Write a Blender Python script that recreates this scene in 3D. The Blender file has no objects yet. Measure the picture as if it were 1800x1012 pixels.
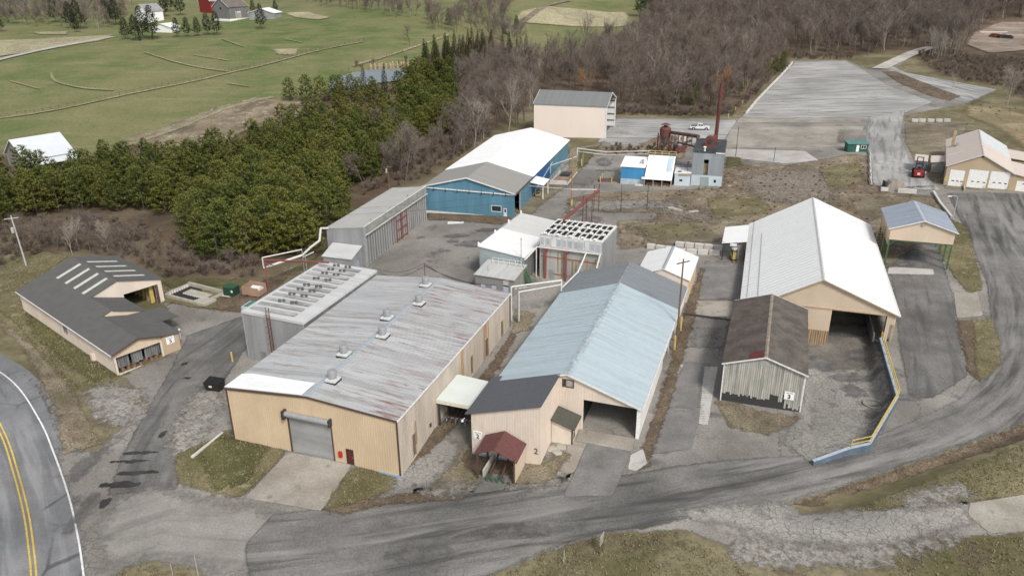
import bpy, math, random
import numpy as np
from mathutils import Matrix, Vector, noise as mnoise
R = math.radians
rnd = random.Random(11)
sc = bpy.context.scene
C = sc.collection

# ------------------------------------------------------------ camera, sky, sun, exposure
FPX, PIT, ROL, CAMH = 1366.72, R(23.15), R(-0.42293), 50.0
cam = bpy.data.objects.new('camera', bpy.data.cameras.new('camera')); C.objects.link(cam)
cam.data.sensor_width = 36; cam.data.lens = FPX / 1800 * 36
cam.data.clip_start = 0.5; cam.data.clip_end = 6000
cam.matrix_world = Matrix.Translation((0, 0, CAMH)) @ Matrix.Rotation(math.pi/2 - PIT, 4, 'X') @ Matrix.Rotation(ROL, 4, 'Z')
sc.camera = cam
world = bpy.data.worlds.new('World'); sc.world = world; world.use_nodes = True
wn = world.node_tree.nodes; wl = world.node_tree.links; wn.clear()
SUN_EL, SUN_AZ = R(46), R(155)     # azimuth clockwise from +Y (the view direction)
sky = wn.new('ShaderNodeTexSky'); sky.sky_type = 'NISHITA'; sky.sun_disc = False
sky.sun_elevation = SUN_EL; sky.sun_rotation = SUN_AZ; sky.dust_density = 3.0
hs = wn.new('ShaderNodeHueSaturation'); hs.inputs['Saturation'].default_value = 0.30
bg = wn.new('ShaderNodeBackground'); bg.inputs['Strength'].default_value = 0.10
wo = wn.new('ShaderNodeOutputWorld')
wl.new(sky.outputs[0], hs.inputs['Color']); wl.new(hs.outputs[0], bg.inputs['Color']); wl.new(bg.outputs[0], wo.inputs['Surface'])
sun = bpy.data.objects.new('sun', bpy.data.lights.new('sun', 'SUN')); C.objects.link(sun)
sun.data.energy = 1.5; sun.data.angle = R(11); sun.data.color = (1.0, 0.96, 0.9)
sd = Vector((math.sin(SUN_AZ)*math.cos(SUN_EL), math.cos(SUN_AZ)*math.cos(SUN_EL), math.sin(SUN_EL)))
sun.rotation_euler = sd.to_track_quat('Z', 'Y').to_euler()
vs = sc.view_settings; vs.view_transform = 'Standard'; vs.look = 'None'; vs.exposure = 0.62; vs.gamma = 1.0
vs.use_curve_mapping = False

# ------------------------------------------------------------ terrain height
def sstep(x, a, b):
    t = np.clip((x - a) / (b - a), 0, 1); return t*t*(3-2*t)
def T(x, y):
    x = np.asarray(x, float); y = np.asarray(y, float)
    yc = np.clip(y, -20, 183.6); xc = np.clip(x, -160, 260)
    z = 0.027456*(yc-100) + 0.030811*xc - 0.41063*((yc-100)/50)**2
    # the valley side rises beyond the yard, sooner on the left
    y0 = 215 + np.clip((x+60)/120, 0, 1)*185
    s = 18.0
    ramp = s*np.log1p(np.exp(np.clip((y-y0)/s, -40, 40)))
    z = z + 21*np.tanh(ramp*0.1/21) + 0.022*ramp
    z = z + 2.0*np.sin(x*0.011+1.0)*sstep(y, 300, 520) + 1.4*np.sin(y*0.017+x*0.008)*sstep(y, 300, 500)
    # wooded hollow left of the works
    z = z - 2.2*np.exp(-((x+75)/45)**2 - ((y-175)/28)**2)
    # grassed bank beside the garage
    z = z + 3.4*np.exp(-(((x-138)/16)**2) - (((y-196)/24)**2))
    # the ground falls away at the front corners of the two front buildings
    z = z - 1.05*np.exp(-(((x+5)/10)**2) - (((y-70)/6.5)**2))
    # sunken working yard that runs into the big white shed
    if PITP:
        cx_, sx_ = math.cos(R(-17.75)), math.sin(R(-17.75)); u = (x-32.52)*cx_+(y-100.03)*sx_; v = -(x-32.52)*sx_+(y-100.03)*cx_
        m = (u > -2) & (u < 22) & (v > -32) & (v < 42)
        if np.any(m):
            d_ = np.zeros(z.shape); d_[m] = 1.55*sstep(v[m], -28, -10)*sstep(sdf(PITP, u[m], v[m]), 0, 1.1); z = z - d_
    # roadside ditches (lines filled in below, once the ground can be looked up)
    for line, dep, w, bank, off, ln in DITCH:
        S_, D_ = along(line, x.ravel(), y.ravel()); S_ = S_.reshape(z.shape); D_ = D_.reshape(z.shape); m = sstep(S_, -1, 2)*(1-sstep(S_, ln-3, ln))
        z = z - dep*np.exp(-(D_/w)**2)*m + bank*np.exp(-((D_-off)/2.2)**2)*m
    return z
DITCH = []; PITP = []
def Ts(x, y): return float(T(x, y))

_c, _s = math.cos(ROL), math.sin(ROL)
def ray(px, py):
    X, Y = px-900, py-506
    X, Y = _c*X+_s*Y, -_s*X+_c*Y
    return np.array([X, FPX*math.cos(PIT)-Y*math.sin(PIT), -FPX*math.sin(PIT)-Y*math.cos(PIT)])
_dist = np.concatenate([np.arange(30, 700, .6), np.arange(700, 2600, 3)])
def P(px, py, h=0.0):
    """the place on the ground (h above it) that shows at this spot of the photograph"""
    d = ray(px, py); d = d/np.linalg.norm(d)
    x = d[0]*_dist; y = d[1]*_dist; z = CAMH + d[2]*_dist
    f = z - (T(x, y)+h)
    k = np.argmax(f < 0)
    if f[k] >= 0: k = len(f)-1
    a = f[k-1]/(f[k-1]-f[k]) if k > 0 else 0
    t = _dist[k-1] + a*(_dist[k]-_dist[k-1])
    return Vector((d[0]*t, d[1]*t, CAMH+d[2]*t))
def height_over(base, py):
    """height of a vertical thing standing at base whose top shows at image row py"""
    lo, hi = 0.0, 60.0
    for _ in range(40):
        m = (lo+hi)/2; z = base.z+m-CAMH
        dd = base.y*math.cos(PIT)-z*math.sin(PIT); up = z*math.cos(PIT)+base.y*math.sin(PIT)
        X, Y = FPX*base.x/dd, -FPX*up/dd
        if 506+_s*X+_c*Y > py: lo = m
        else: hi = m
    return lo

# ------------------------------------------------------------ mesh builder
class MB:
    def __init__(s): s.v = []; s.f = []
    def add(s, vs, fs):
        n = len(s.v); s.v += [tuple(v) for v in vs]; s.f += [tuple(i+n for i in f) for f in fs]; return s
    def box(s, a, b):
        x0, y0, z0 = a; x1, y1, z1 = b
        return s.add([(x0,y0,z0),(x1,y0,z0),(x1,y1,z0),(x0,y1,z0),(x0,y0,z1),(x1,y0,z1),(x1,y1,z1),(x0,y1,z1)],
              [(0,3,2,1),(4,5,6,7),(0,1,5,4),(1,2,6,5),(2,3,7,6),(3,0,4,7)])
    def rbox(s, c, dims, rz=0, tilt=None):
        M = Matrix.Rotation(rz, 3, 'Z')
        if tilt: M = M @ Matrix.Rotation(tilt[1], 3, tilt[0])
        hx, hy, hz = dims[0]/2, dims[1]/2, dims[2]/2
        vs = [Vector(c) + M @ Vector((sx*hx, sy*hy, sz*hz)) for sz in (-1,1) for sx, sy in ((-1,-1),(1,-1),(1,1),(-1,1))]
        return s.add(vs, [(0,3,2,1),(4,5,6,7),(0,1,5,4),(1,2,6,5),(2,3,7,6),(3,0,4,7)])
    def tube(s, p, q, r0, r1=None, n=8, cap=True):
        p, q = Vector(p), Vector(q); r1 = r0 if r1 is None else r1
        d = (q-p).normalized(); a = d.orthogonal().normalized(); b = d.cross(a)
        vs = []
        for c, r in ((p, r0), (q, r1)):
            for k in range(n):
                t = 2*math.pi*k/n; vs.append(c + (a*math.cos(t)+b*math.sin(t))*r)
        fs = [(k, (k+1)%n, n+(k+1)%n, n+k) for k in range(n)]
        if cap: fs += [tuple(range(n))[::-1], tuple(range(n, 2*n))]
        return s.add(vs, fs)
    def path(s, pts, r, n=8):
        for p, q in zip(pts[:-1], pts[1:]): s.tube(p, q, r, r, n)
        return s
    def beam(s, p, q, w, h=None):
        p, q = Vector(p), Vector(q); h = w if h is None else h
        d = (q-p).normalized(); up = Vector((0,0,1))
        if abs(d.z) > .95: up = Vector((0,1,0))
        a = d.cross(up).normalized(); b = a.cross(d)
        vs = []
        for c in (p, q):
            for i, j in ((-1,-1),(1,-1),(1,1),(-1,1)): vs.append(c + a*i*w/2 + b*j*h/2)
        return s.add(vs, [(0,3,2,1),(4,5,6,7),(0,1,5,4),(1,2,6,5),(2,3,7,6),(3,0,4,7)])
    def slab(s, pts, t):
        """polygon (top face) with thickness t downward"""
        n = len(pts); a = [Vector(p) for p in pts]; b = [p-Vector((0,0,t)) for p in a]
        return s.add(a+b, [tuple(range(n)), tuple(range(2*n-1, n-1, -1))] + [(k, n+k, n+(k+1)%n, (k+1)%n) for k in range(n)])
    def prism(s, pts, off):
        n = len(pts); a = [Vector(p) for p in pts]; b = [p+Vector(off) for p in a]
        return s.add(a+b, [tuple(range(n)), tuple(range(2*n-1, n-1, -1))] + [(k, n+k, n+(k+1)%n, (k+1)%n) for k in range(n)])
    def lathe(s, c, prof, n=14):
        vs = []
        for r, z in prof:
            for k in range(n):
                t = 2*math.pi*k/n; vs.append((c[0]+r*math.cos(t), c[1]+r*math.sin(t), c[2]+z))
        fs = []
        for j in range(len(prof)-1):
            for k in range(n): fs.append((j*n+k, j*n+(k+1)%n, (j+1)*n+(k+1)%n, (j+1)*n+k))
        fs.append(tuple(range(n))[::-1]); m = (len(prof)-1)*n; fs.append(tuple(range(m, m+n)))
        return s.add(vs, fs)
    def wall(s, A, d, nrm, prof, bot, holes=(), t=.15):
        """upright wall from A along d, thickness t towards nrm; top profile [(s, h)], holes (s0, s1, h0, h1)"""
        A, d, nrm = Vector(A), Vector(d), Vector(nrm)
        xs = sorted(set([p[0] for p in prof] + [v for h in holes for v in h[:2]]))
        px = [p[0] for p in prof]; ph = [p[1] for p in prof]
        for a, b in zip(xs[:-1], xs[1:]):
            if b-a < 1e-4: continue
            ta, tb = float(np.interp(a, px, ph)), float(np.interp(b, px, ph))
            iv = sorted((h[2], h[3]) for h in holes if h[0] <= a+1e-4 and h[1] >= b-1e-4)
            lo = bot
            for h0, h1 in iv:
                if h0 > lo: s._wp(A, d, nrm, a, b, lo, lo, h0, h0, t)
                lo = max(lo, h1)
            if ta > lo or tb > lo: s._wp(A, d, nrm, a, b, lo, lo, max(ta, lo), max(tb, lo), t)
        return s
    def _wp(s, A, d, nrm, a, b, la, lb, ta, tb, t):
        z = Vector((0,0,1)); q = [A+d*a+z*la, A+d*b+z*lb, A+d*b+z*tb, A+d*a+z*ta]
        s.prism(q, nrm*t)
    def ribs(s, A, d, nrm, prof, bot, holes=(), step=.3, w=.06, dep=.03):
        A, d, nrm = Vector(A), Vector(d), Vector(nrm); z = Vector((0,0,1))
        px = [p[0] for p in prof]; ph = [p[1] for p in prof]; L = px[-1]
        k = step/2
        while k < L:
            top = float(np.interp(k, px, ph)); iv = sorted((h[2], h[3]) for h in holes if h[0]-.1 < k < h[1]+.1); lo = bot; seg = []
            for h0, h1 in iv:
                if h0 > lo: seg.append((lo, h0))
                lo = max(lo, h1)
            if top > lo: seg.append((lo, top))
            for a, b in seg:
                q = [A+d*(k-w/2)+z*a, A+d*(k+w/2)+z*a, A+d*(k+w/2)+z*b, A+d*(k-w/2)+z*b]
                s.prism(q, -nrm*dep)
            k += step
        return s
    def mesh(s, name):
        me = bpy.data.meshes.new(name); me.from_pydata([tuple(v) for v in s.v], [], s.f); me.update(); return me
    def build(s, name, mat, parent=None, label=None, kind=None, smooth=False):
        o = bpy.data.objects.new(name, s.mesh(name)); C.objects.link(o)
        if mat: o.data.materials.append(mat)
        if smooth: o.data.polygons.foreach_set('use_smooth', [True]*len(o.data.polygons))
        if parent is not None: o.parent = parent
        if label: o['label'] = label
        if kind: o['kind'] = kind
        return o
def tag(o, label, cat, group=None):
    o['label'] = label; o['category'] = cat
    if group: o['group'] = group
    return o
def thing(name, label, cat, loc=(0,0,0), rz=0, group=None):
    o = bpy.data.objects.new(name, None); C.objects.link(o)
    o.location = loc; o.rotation_euler = (0, 0, rz); o.empty_display_size = .5
    return tag(o, label, cat, group)
def kids(o): return [c for c in bpy.data.objects if c.parent == o]
def copy_thing(root, parts, loc, rz=0, label=None, group=None, scale=None):
    r = root.copy(); C.objects.link(r); r.location = loc; r.rotation_euler = (0, 0, rz)
    if scale: r.scale = scale if hasattr(scale, '__len__') else (scale,)*3
    if label: r['label'] = label
    if group: r['group'] = group
    for p, subs in parts:
        c = p.copy(); C.objects.link(c); c.parent = r
        for q in subs:
            d = q.copy(); C.objects.link(d); d.parent = c
    return r
def np_mesh(name, verts, faces, mat=None, parent=None, kind=None):
    """fast mesh from arrays: faces (n,3) or (n,4)"""
    me = bpy.data.meshes.new(name); verts = np.asarray(verts, np.float32); faces = np.asarray(faces, np.int32)
    k = faces.shape[1]
    me.vertices.add(len(verts)); me.vertices.foreach_set('co', verts.ravel())
    me.loops.add(faces.size); me.loops.foreach_set('vertex_index', faces.ravel())
    me.polygons.add(len(faces)); me.polygons.foreach_set('loop_start', np.arange(0, faces.size, k, dtype=np.int32))
    me.polygons.foreach_set('loop_total', np.full(len(faces), k, np.int32))
    me.update(calc_edges=True); me.validate()
    o = bpy.data.objects.new(name, me); C.objects.link(o)
    if mat: me.materials.append(mat)
    if parent is not None: o.parent = parent
    if kind: o['kind'] = kind
    return o

# ------------------------------------------------------------ materials
class NT:
    def __init__(s, name):
        s.m = bpy.data.materials.new(name); s.m.use_nodes = True; s.t = s.m.node_tree; s.n = s.t.nodes; s.l = s.t.links; s.n.clear()
        s.out = s.n.new('ShaderNodeOutputMaterial'); s.b = s.n.new('ShaderNodeBsdfPrincipled')
        s.l.new(s.b.outputs[0], s.out.inputs['Surface']); s.co = s.n.new('ShaderNodeTexCoord')
    def link(s, a, b): s.l.new(a, b)
    def coords(s, scale=(1,1,1), kind='Object', rot=(0,0,0)):
        m = s.n.new('ShaderNodeMapping'); m.inputs['Scale'].default_value = scale; m.inputs['Rotation'].default_value = rot
        s.l.new(s.co.outputs[kind], m.inputs['Vector']); return m.outputs[0]
    def noise(s, vec, scale=1, detail=4, rough=.55, dist=0):
        n = s.n.new('ShaderNodeTexNoise'); n.inputs['Scale'].default_value = scale; n.inputs['Detail'].default_value = detail
        n.inputs['Roughness'].default_value = rough; n.inputs['Distortion'].default_value = dist
        s.l.new(vec, n.inputs['Vector']); return n.outputs['Fac']
    def ramp(s, fac, a, b, va=0.0, vb=1.0):
        m = s.n.new('ShaderNodeMapRange'); m.interpolation_type = 'SMOOTHSTEP'
        for k, v in zip(('From Min','From Max','To Min','To Max'), (a, b, va, vb)): m.inputs[k].default_value = v
        s.l.new(fac, m.inputs['Value']); return m.outputs[0]
    def mix(s, fac, a, b, mode='MIX'):
        m = s.n.new('ShaderNodeMix'); m.data_type = 'RGBA'; m.blend_type = mode
        for i, v in ((0, fac), (6, a), (7, b)):
            if hasattr(v, 'is_linked') or isinstance(v, bpy.types.NodeSocket): s.l.new(v, m.inputs[i])
            else: m.inputs[i].default_value = (v if not hasattr(v, '__len__') else (*v[:3], 1))
        return m.outputs[2]
    def math(s, op, a, b=None):
        m = s.n.new('ShaderNodeMath'); m.operation = op
        for i, v in enumerate((a, b)):
            if v is None: continue
            if isinstance(v, bpy.types.NodeSocket): s.l.new(v, m.inputs[i])
            else: m.inputs[i].default_value = v
        return m.outputs[0]
    def attr(s, name):
        a = s.n.new('ShaderNodeAttribute'); a.attribute_name = name; return a.outputs['Fac']
    def bump(s, h, strength=.3, dist=.05):
        b = s.n.new('ShaderNodeBump'); b.inputs['Strength'].default_value = strength; b.inputs['Distance'].default_value = dist
        s.l.new(h, b.inputs['Height']); s.l.new(b.outputs[0], s.b.inputs['Normal'])
    def col(s, c):
        if isinstance(c, bpy.types.NodeSocket): s.l.new(c, s.b.inputs['Base Color'])
        else: s.b.inputs['Base Color'].default_value = (*c[:3], 1)
    def fin(s, rough=.8, metal=0.0, spec=None):
        s.b.inputs['Roughness'].default_value = rough; s.b.inputs['Metallic'].default_value = metal
        if spec is not None: s.b.inputs['Specular IOR Level'].default_value = spec
        return s.m
_mc = {}
def paint(name, c, var=.12, scale=.6, stretch=(1,1,.35), dirt=None, dirtamt=.35, rough=.6, metal=0.0, spec=.3):
    """painted or coated surface: mottled, with weather streaks and dirt blotches"""
    if name in _mc: return _mc[name]
    t = NT(name); v = t.coords(stretch)
    n1 = t.noise(v, scale, 6, .6); n2 = t.noise(t.coords((1,1,1)), scale*9, 3)
    dk = tuple(x*(1-var*1.6) for x in c); lt = tuple(min(1, x*(1+var)) for x in c)
    a = t.mix(t.ramp(n1, .3, .7), dk, lt)
    a = t.mix(t.ramp(n2, .35, .75, 0, .35), a, tuple(x*(1-var*2) for x in c))
    if dirt:
        n3 = t.noise(t.coords((stretch[0]*1.7, stretch[1]*1.7, stretch[2])), scale*1.9, 8, .7)
        a = t.mix(t.ramp(n3, .52, .75, 0, dirtamt), a, dirt)
    t.col(a); t.bump(n2, .12, .03)
    _mc[name] = t.fin(rough, metal, spec); return _mc[name]
def flat(name, c, rough=.6, metal=0.0, spec=.3):
    if name in _mc: return _mc[name]
    t = NT(name); n = t.noise(t.coords((1,1,1)), 3, 4); t.col(t.mix(t.ramp(n, .3, .7), tuple(x*.88 for x in c), tuple(min(1,x*1.08) for x in c)))
    _mc[name] = t.fin(rough, metal, spec); return _mc[name]
def roofing(name, c, lane, axis, streaks, var=.08, rough=.5, metal=0.0, whites=None, spec=.3):
    """sheet metal roof: every sheet a little different, long stains running down the slope.
    axis = index of the local axis along which sheets sit side by side; streaks = [(colour, threshold, amount)]"""
    t = NT(name); sep = t.n.new('ShaderNodeSeparateXYZ'); t.link(t.co.outputs['Object'], sep.inputs[0])
    ax = sep.outputs[axis]
    lanei = t.math('FLOOR', t.math('DIVIDE', ax, lane))
    wn_ = t.n.new('ShaderNodeTexWhiteNoise'); wn_.noise_dimensions = '1D'; t.link(lanei, wn_.inputs['W'])
    a = t.mix(wn_.outputs['Value'], tuple(x*(1-var) for x in c), tuple(min(1, x*(1+var)) for x in c))
    st = [0.09, 0.09, .09]; st[axis] = .75
    k = 0
    for colr, th, amt in streaks:
        k += 1
        v = t.coords(tuple(x*(1+.9*k) for x in st)); n = t.noise(v, 1.0, 6, .65)
        v2 = t.coords((.05, .05, .05)); n2 = t.noise(v2, 1.0+k, 3)
        m = t.math('MULTIPLY', t.ramp(n, th, th+.16, 0, amt), t.ramp(n2, .35, .6))
        a = t.mix(m, a, colr)
    n4 = t.noise(t.coords((1,1,1)), 1.3, 6, .6)
    a = t.mix(t.ramp(n4, .35, .8, 0, .25), a, tuple(x*.8 for x in c))
    t.col(a); return t.fin(rough, metal, spec)

# ------------------------------------------------------------ ground surfaces
def sdf(poly, X, Y):
    """signed distance, positive inside"""
    p = np.asarray(poly, float); n = len(p); d = np.full(X.shape, 1e9); ins = np.zeros(X.shape, bool)
    for i in range(n):
        a = p[i]; b = p[(i+1) % n]; e = b-a
        wx, wy = X-a[0], Y-a[1]
        t = np.clip((wx*e[0]+wy*e[1])/max(e@e, 1e-9), 0, 1)
        d = np.minimum(d, (wx-t*e[0])**2+(wy-t*e[1])**2)
        c = ((a[1] <= Y) & (b[1] > Y)) | ((b[1] <= Y) & (a[1] > Y))
        xc = a[0] + (Y-a[1])/np.where(abs(e[1]) < 1e-9, 1e-9, e[1])*e[0]
        ins ^= c & (X < xc)
    return np.where(ins, 1, -1)*np.sqrt(d)
def along(line, X, Y):
    p = np.asarray(line, float); best = np.full(X.shape, 1e9); S = np.zeros(X.shape); D = np.zeros(X.shape); acc = 0
    for i in range(len(p)-1):
        a, b = p[i], p[i+1]; e = b-a; L = math.hypot(*e)
        wx, wy = X-a[0], Y-a[1]; t = (wx*e[0]+wy*e[1])/L**2
        t = np.clip(t, -50 if i == 0 else 0, 50 if i == len(p)-2 else 1)
        dx, dy = wx-t*e[0], wy-t*e[1]; dd = dx*dx+dy*dy; m = dd < best
        best = np.where(m, dd, best); S = np.where(m, acc+t*L, S)
        D = np.where(m, np.sign(e[0]*wy-e[1]*wx)*np.sqrt(dd), D); acc += L
    return S, D
def PW(pts, h=0):
    return [P(x, y, h).xy[:] for x, y in pts]
def smooth_line(pts, n=6):
    pts = [np.array(p, float) for p in pts]; out = []
    for i in range(len(pts)-1):
        a = pts[max(i-1, 0)]; b = pts[i]; c = pts[i+1]; d = pts[min(i+2, len(pts)-1)]
        for k in range(n):
            t = k/n; out.append(.5*((2*b)+(c-a)*t+(2*a-5*b+4*c-d)*t*t+(3*b-a-3*c+d)*t**3))
    out.append(pts[-1]); return [tuple(p) for p in out]
def add_attr(me, name, vals):
    at = me.attributes.new(name, 'FLOAT', 'POINT'); at.data.foreach_set('value', np.asarray(vals, np.float32))
def sheet(name, poly, mat, z, cell=.8, fringe=.5, line=None, kind='structure', parent=None, bumpz=0, hole=None):
    poly = [tuple(p)[:2] for p in poly]; pa = np.array(poly)
    xx, yy = pa[:,0], pa[:,1]; ar = abs(np.dot(xx, np.roll(yy,-1))-np.dot(yy, np.roll(xx,-1)))/2; per = np.hypot(*(pa-np.roll(pa,-1,0)).T).sum()
    cell = min(cell, max(.15, ar/per*.4)); fringe = max(fringe, cell*1.2)
    x0, y0 = pa.min(0)-fringe-cell; x1, y1 = pa.max(0)+fringe+cell
    xs = np.arange(x0, x1+cell, cell); ys = np.arange(y0, y1+cell, cell)
    X, Y = np.meshgrid(xs, ys); X = X.ravel(); Y = Y.ravel(); nx = len(xs)
    D = sdf(poly, X, Y)
    I = np.arange((len(ys)-1)*nx).reshape(-1, nx)[:, :-1].ravel()
    q = np.stack([I, I+1, I+nx+1, I+nx], 1)
    q = q[(D[q].max(1) > -fringe)]
    if hole is not None: q = q[sdf(hole, X, Y)[q].max(1) < 0]
    used = np.unique(q); mp = np.full(len(X), -1); mp[used] = np.arange(len(used)); q = mp[q]
    X, Y, D = X[used], Y[used], D[used]
    Z = T(X, Y)+z
    if bumpz: Z = Z+bumpz*sstep(D, 0, 2.5)*(.6+.4*np.sin(X*1.3)*np.cos(Y*1.1))
    o = np_mesh(name, np.stack([X, Y, Z], 1), q, mat, parent, kind)
    add_attr(o.data, 'edge', D)
    if line is not None:
        S, A = along(line, X, Y); add_attr(o.data, 'ulen', S); add_attr(o.data, 'uacr', A)
    return o
def strip(name, line, w0, w1, mat, z, kind='structure', n_across=1, parent=None):
    """a band along a line of (x, y) points between offsets w0 and w1"""
    p = np.array(line, float); tn = np.gradient(p, axis=0); tn /= np.linalg.norm(tn, axis=1)[:, None]
    nr = np.stack([-tn[:,1], tn[:,0]], 1); vs = []; k = n_across+1
    seg = np.r_[0, np.cumsum(np.linalg.norm(np.diff(p, axis=0), axis=1))]
    A = []; U = []; E_ = []
    for i in range(len(p)):
        for j in range(k):
            w = w0+(w1-w0)*j/n_across; q = p[i]+nr[i]*w; vs.append((q[0], q[1], Ts(*q)+z)); A.append(w); U.append(seg[i]); E_.append(min(w-w0, w1-w))
    f = [(i*k+j, (i+1)*k+j, (i+1)*k+j+1, i*k+j+1) for i in range(len(p)-1) for j in range(n_across)]
    f = [t[::-1] for t in f]
    o = np_mesh(name, vs, f, mat, parent, kind); add_attr(o.data, 'ulen', U); add_attr(o.data, 'uacr', A); add_attr(o.data, 'edge', E_)
    return o
def ground_mat(name, ca, cb, scale=.25, crack=0.0, cellsz=1.3, streak=0.0, streakc=(.05,.05,.05), speck=.25, third=None, thr=.55, soft=.25, wob=.6, bump=.35, rough=.92, fadeedge=True, lightstreak=None, cth=.45):
    if name in _mc: return _mc[name]
    t = NT(name); v = t.coords((1,1,1))
    n1 = t.noise(v, scale, 9, .62); n2 = t.noise(v, 5.0, 5, .7); n3 = t.noise(t.coords((1,1,1), rot=(0,0,1)), scale*3.3, 6, .6)
    a = t.mix(t.ramp(n1, .35, .65), ca, cb)
    if third: a = t.mix(t.ramp(n3, thr, thr+.12, 0, .85), a, third)
    sp = t.math('MULTIPLY', t.ramp(n2, .25, .75, 1-speck, 1+speck), t.ramp(t.noise(t.coords((1,1,1), rot=(0,0,.5)), .035, 8, .68, .8), .32, .68, .80, 1.16))
    cmb = t.n.new('ShaderNodeCombineColor')
    for i in range(3): t.link(sp, cmb.inputs[i])
    a = t.mix(1.0, a, cmb.outputs[0], 'MULTIPLY')
    if streak:
        cx = t.n.new('ShaderNodeCombineXYZ'); t.link(t.math('MULTIPLY', t.attr('ulen'), .055), cx.inputs[0]); t.link(t.math('MULTIPLY', t.attr('uacr'), .62), cx.inputs[1])
        s1 = t.noise(cx.outputs[0], 1.0, 7, .62, .35)
        a = t.mix(t.ramp(s1, .45, .68, 0, streak), a, streakc)
        if lightstreak:
            mp = t.n.new('ShaderNodeMapping'); mp.inputs['Location'].default_value = (7, 3, 0); t.link(cx.outputs[0], mp.inputs[0])
            s2 = t.noise(mp.outputs[0], .8, 5, .6, .3); a = t.mix(t.ramp(s2, .52, .72, 0, .7), a, lightstreak)
    if crack:
        dn = t.noise(v, 1.6, 3); mx = t.n.new('ShaderNodeMix'); mx.data_type = 'VECTOR'; mx.inputs[0].default_value = .12
        nn = t.n.new('ShaderNodeTexNoise'); nn.inputs['Scale'].default_value = 1.1; t.link(v, nn.inputs['Vector'])
        t.link(v, mx.inputs[4]); t.link(nn.outputs['Color'], mx.inputs[5])
        vo = t.n.new('ShaderNodeTexVoronoi'); vo.feature = 'DISTANCE_TO_EDGE'; vo.inputs['Scale'].default_value = 1/cellsz; t.link(mx.outputs[1], vo.inputs['Vector'])
        cm = t.ramp(vo.outputs['Distance'], .012, .05, 1, 0)
        reg = t.ramp(t.noise(t.coords((1,1,1), rot=(0,0,2)), .09, 5), cth, cth+.15)
        a = t.mix(t.math('MULTIPLY', t.math('MULTIPLY', cm, reg), crack), a, (.035, .03, .025))
        t.bump(t.math('SUBTRACT', n2, t.math('MULTIPLY', cm, reg)), bump, .06)
    else: t.bump(n2, bump, .08)
    t.col(a); t.fin(rough, 0, .25)
    if fadeedge:
        e = t.math('ADD', t.attr('edge'), t.math('MULTIPLY', t.math('SUBTRACT', t.noise(v, .9, 7, .7), .5), wob*2.4))
        tr = t.n.new('ShaderNodeBsdfTransparent'); ms = t.n.new('ShaderNodeMixShader')
        t.link(t.ramp(e, -soft, soft), ms.inputs[0]); t.link(tr.outputs[0], ms.inputs[1]); t.link(t.b.outputs[0], ms.inputs[2]); t.link(ms.outputs[0], t.out.inputs['Surface'])
    _mc[name] = t.m; return t.m

GRASSG = (.125, .165, .055); GRASSD = (.20, .19, .10); STRAW = (.40, .34, .22); BROWN = (.13, .10, .075); DIRT = (.24, .205, .165)
M_road = ground_mat('public asphalt', (.17,.175,.18), (.235,.235,.24), .15, .6, 4.0, .6, (.11,.113,.118), .16, wob=.1, soft=.05, cth=.5, lightstreak=(.33,.33,.33))
M_yard = ground_mat('yard pavement', (.19,.178,.16), (.29,.272,.246), .07, .4, 1.1, .0, speck=.3, third=(.13,.122,.114), thr=.55, wob=.9, cth=.55)
M_main = ground_mat('main road asphalt', (.14,.136,.13), (.225,.216,.203), .12, .35, 1.0, .9, (.062,.06,.057), .3, wob=.35, lightstreak=(.32,.31,.295), cth=.52)
M_lot = ground_mat('parking lot pavement', (.33,.325,.312), (.42,.41,.395), .06, .35, 2.5, .85, (.15,.145,.14), .16, wob=.4, cth=.5)
M_dark = ground_mat('dark asphalt', (.135,.13,.125), (.20,.193,.185), .2, .4, 1.0, .7, (.075,.073,.07), .28, wob=.5, cth=.55)
M_patch = ground_mat('asphalt patch', (.16,.155,.147), (.215,.208,.2), .3, .3, 3.0, 0, speck=.22, wob=.12, soft=.06, cth=.6)
M_conc = ground_mat('worn concrete', (.27,.245,.205), (.37,.34,.295), .18, .5, 5.0, 0, speck=.2, third=(.22,.20,.17), thr=.58, wob=.08, soft=.05, cth=.58)
M_concl = ground_mat('pale concrete', (.42,.40,.37), (.52,.50,.47), .2, .4, 4.0, 0, speck=.1, third=(.30,.28,.25), thr=.6, wob=.15, soft=.08, cth=.55)
M_crack = ground_mat('alligator cracked asphalt', (.25,.24,.218), (.33,.315,.29), .15, .5, .6, 0, speck=.28, third=(.2,.19,.175), thr=.54, wob=1.3, soft=.7, cth=.3)
M_gravel = ground_mat('loose gravel', (.23,.217,.195), (.31,.295,.27), .5, 0, 1, 0, speck=.4, third=(.16,.14,.115), thr=.47, wob=2.6, soft=.9)
M_grass = ground_mat('spring grass', (.12,.108,.052), (.20,.172,.10), .18, 0, 1, 0, speck=.45, third=(.29,.25,.16), thr=.56, wob=1.0, soft=.3, bump=.8)
M_green = ground_mat('green grass', (.085,.083,.034), (.13,.12,.055), .25, 0, 1, 0, speck=.4, third=(.20,.19,.10), thr=.58, wob=1.2, soft=.6, bump=.8)
M_dead = ground_mat('dead grass and litter', (.15,.12,.085), (.25,.215,.15), .2, 0, 1, 0, speck=.55, third=(.14,.15,.065), thr=.56, wob=1.0, soft=.35, bump=.9)
M_straw = ground_mat('straw coloured grass', (.33,.29,.18), (.43,.38,.26), .3, 0, 1, 0, speck=.35, third=(.2,.21,.1), thr=.5, wob=3.0, soft=1.2, bump=.8)
M_strawl = ground_mat('cut straw', (.27,.255,.145), (.34,.315,.195), .3, 0, 1, 0, speck=.35, third=(.18,.21,.09), thr=.45, wob=1.4, soft=.6, bump=.8)
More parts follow.
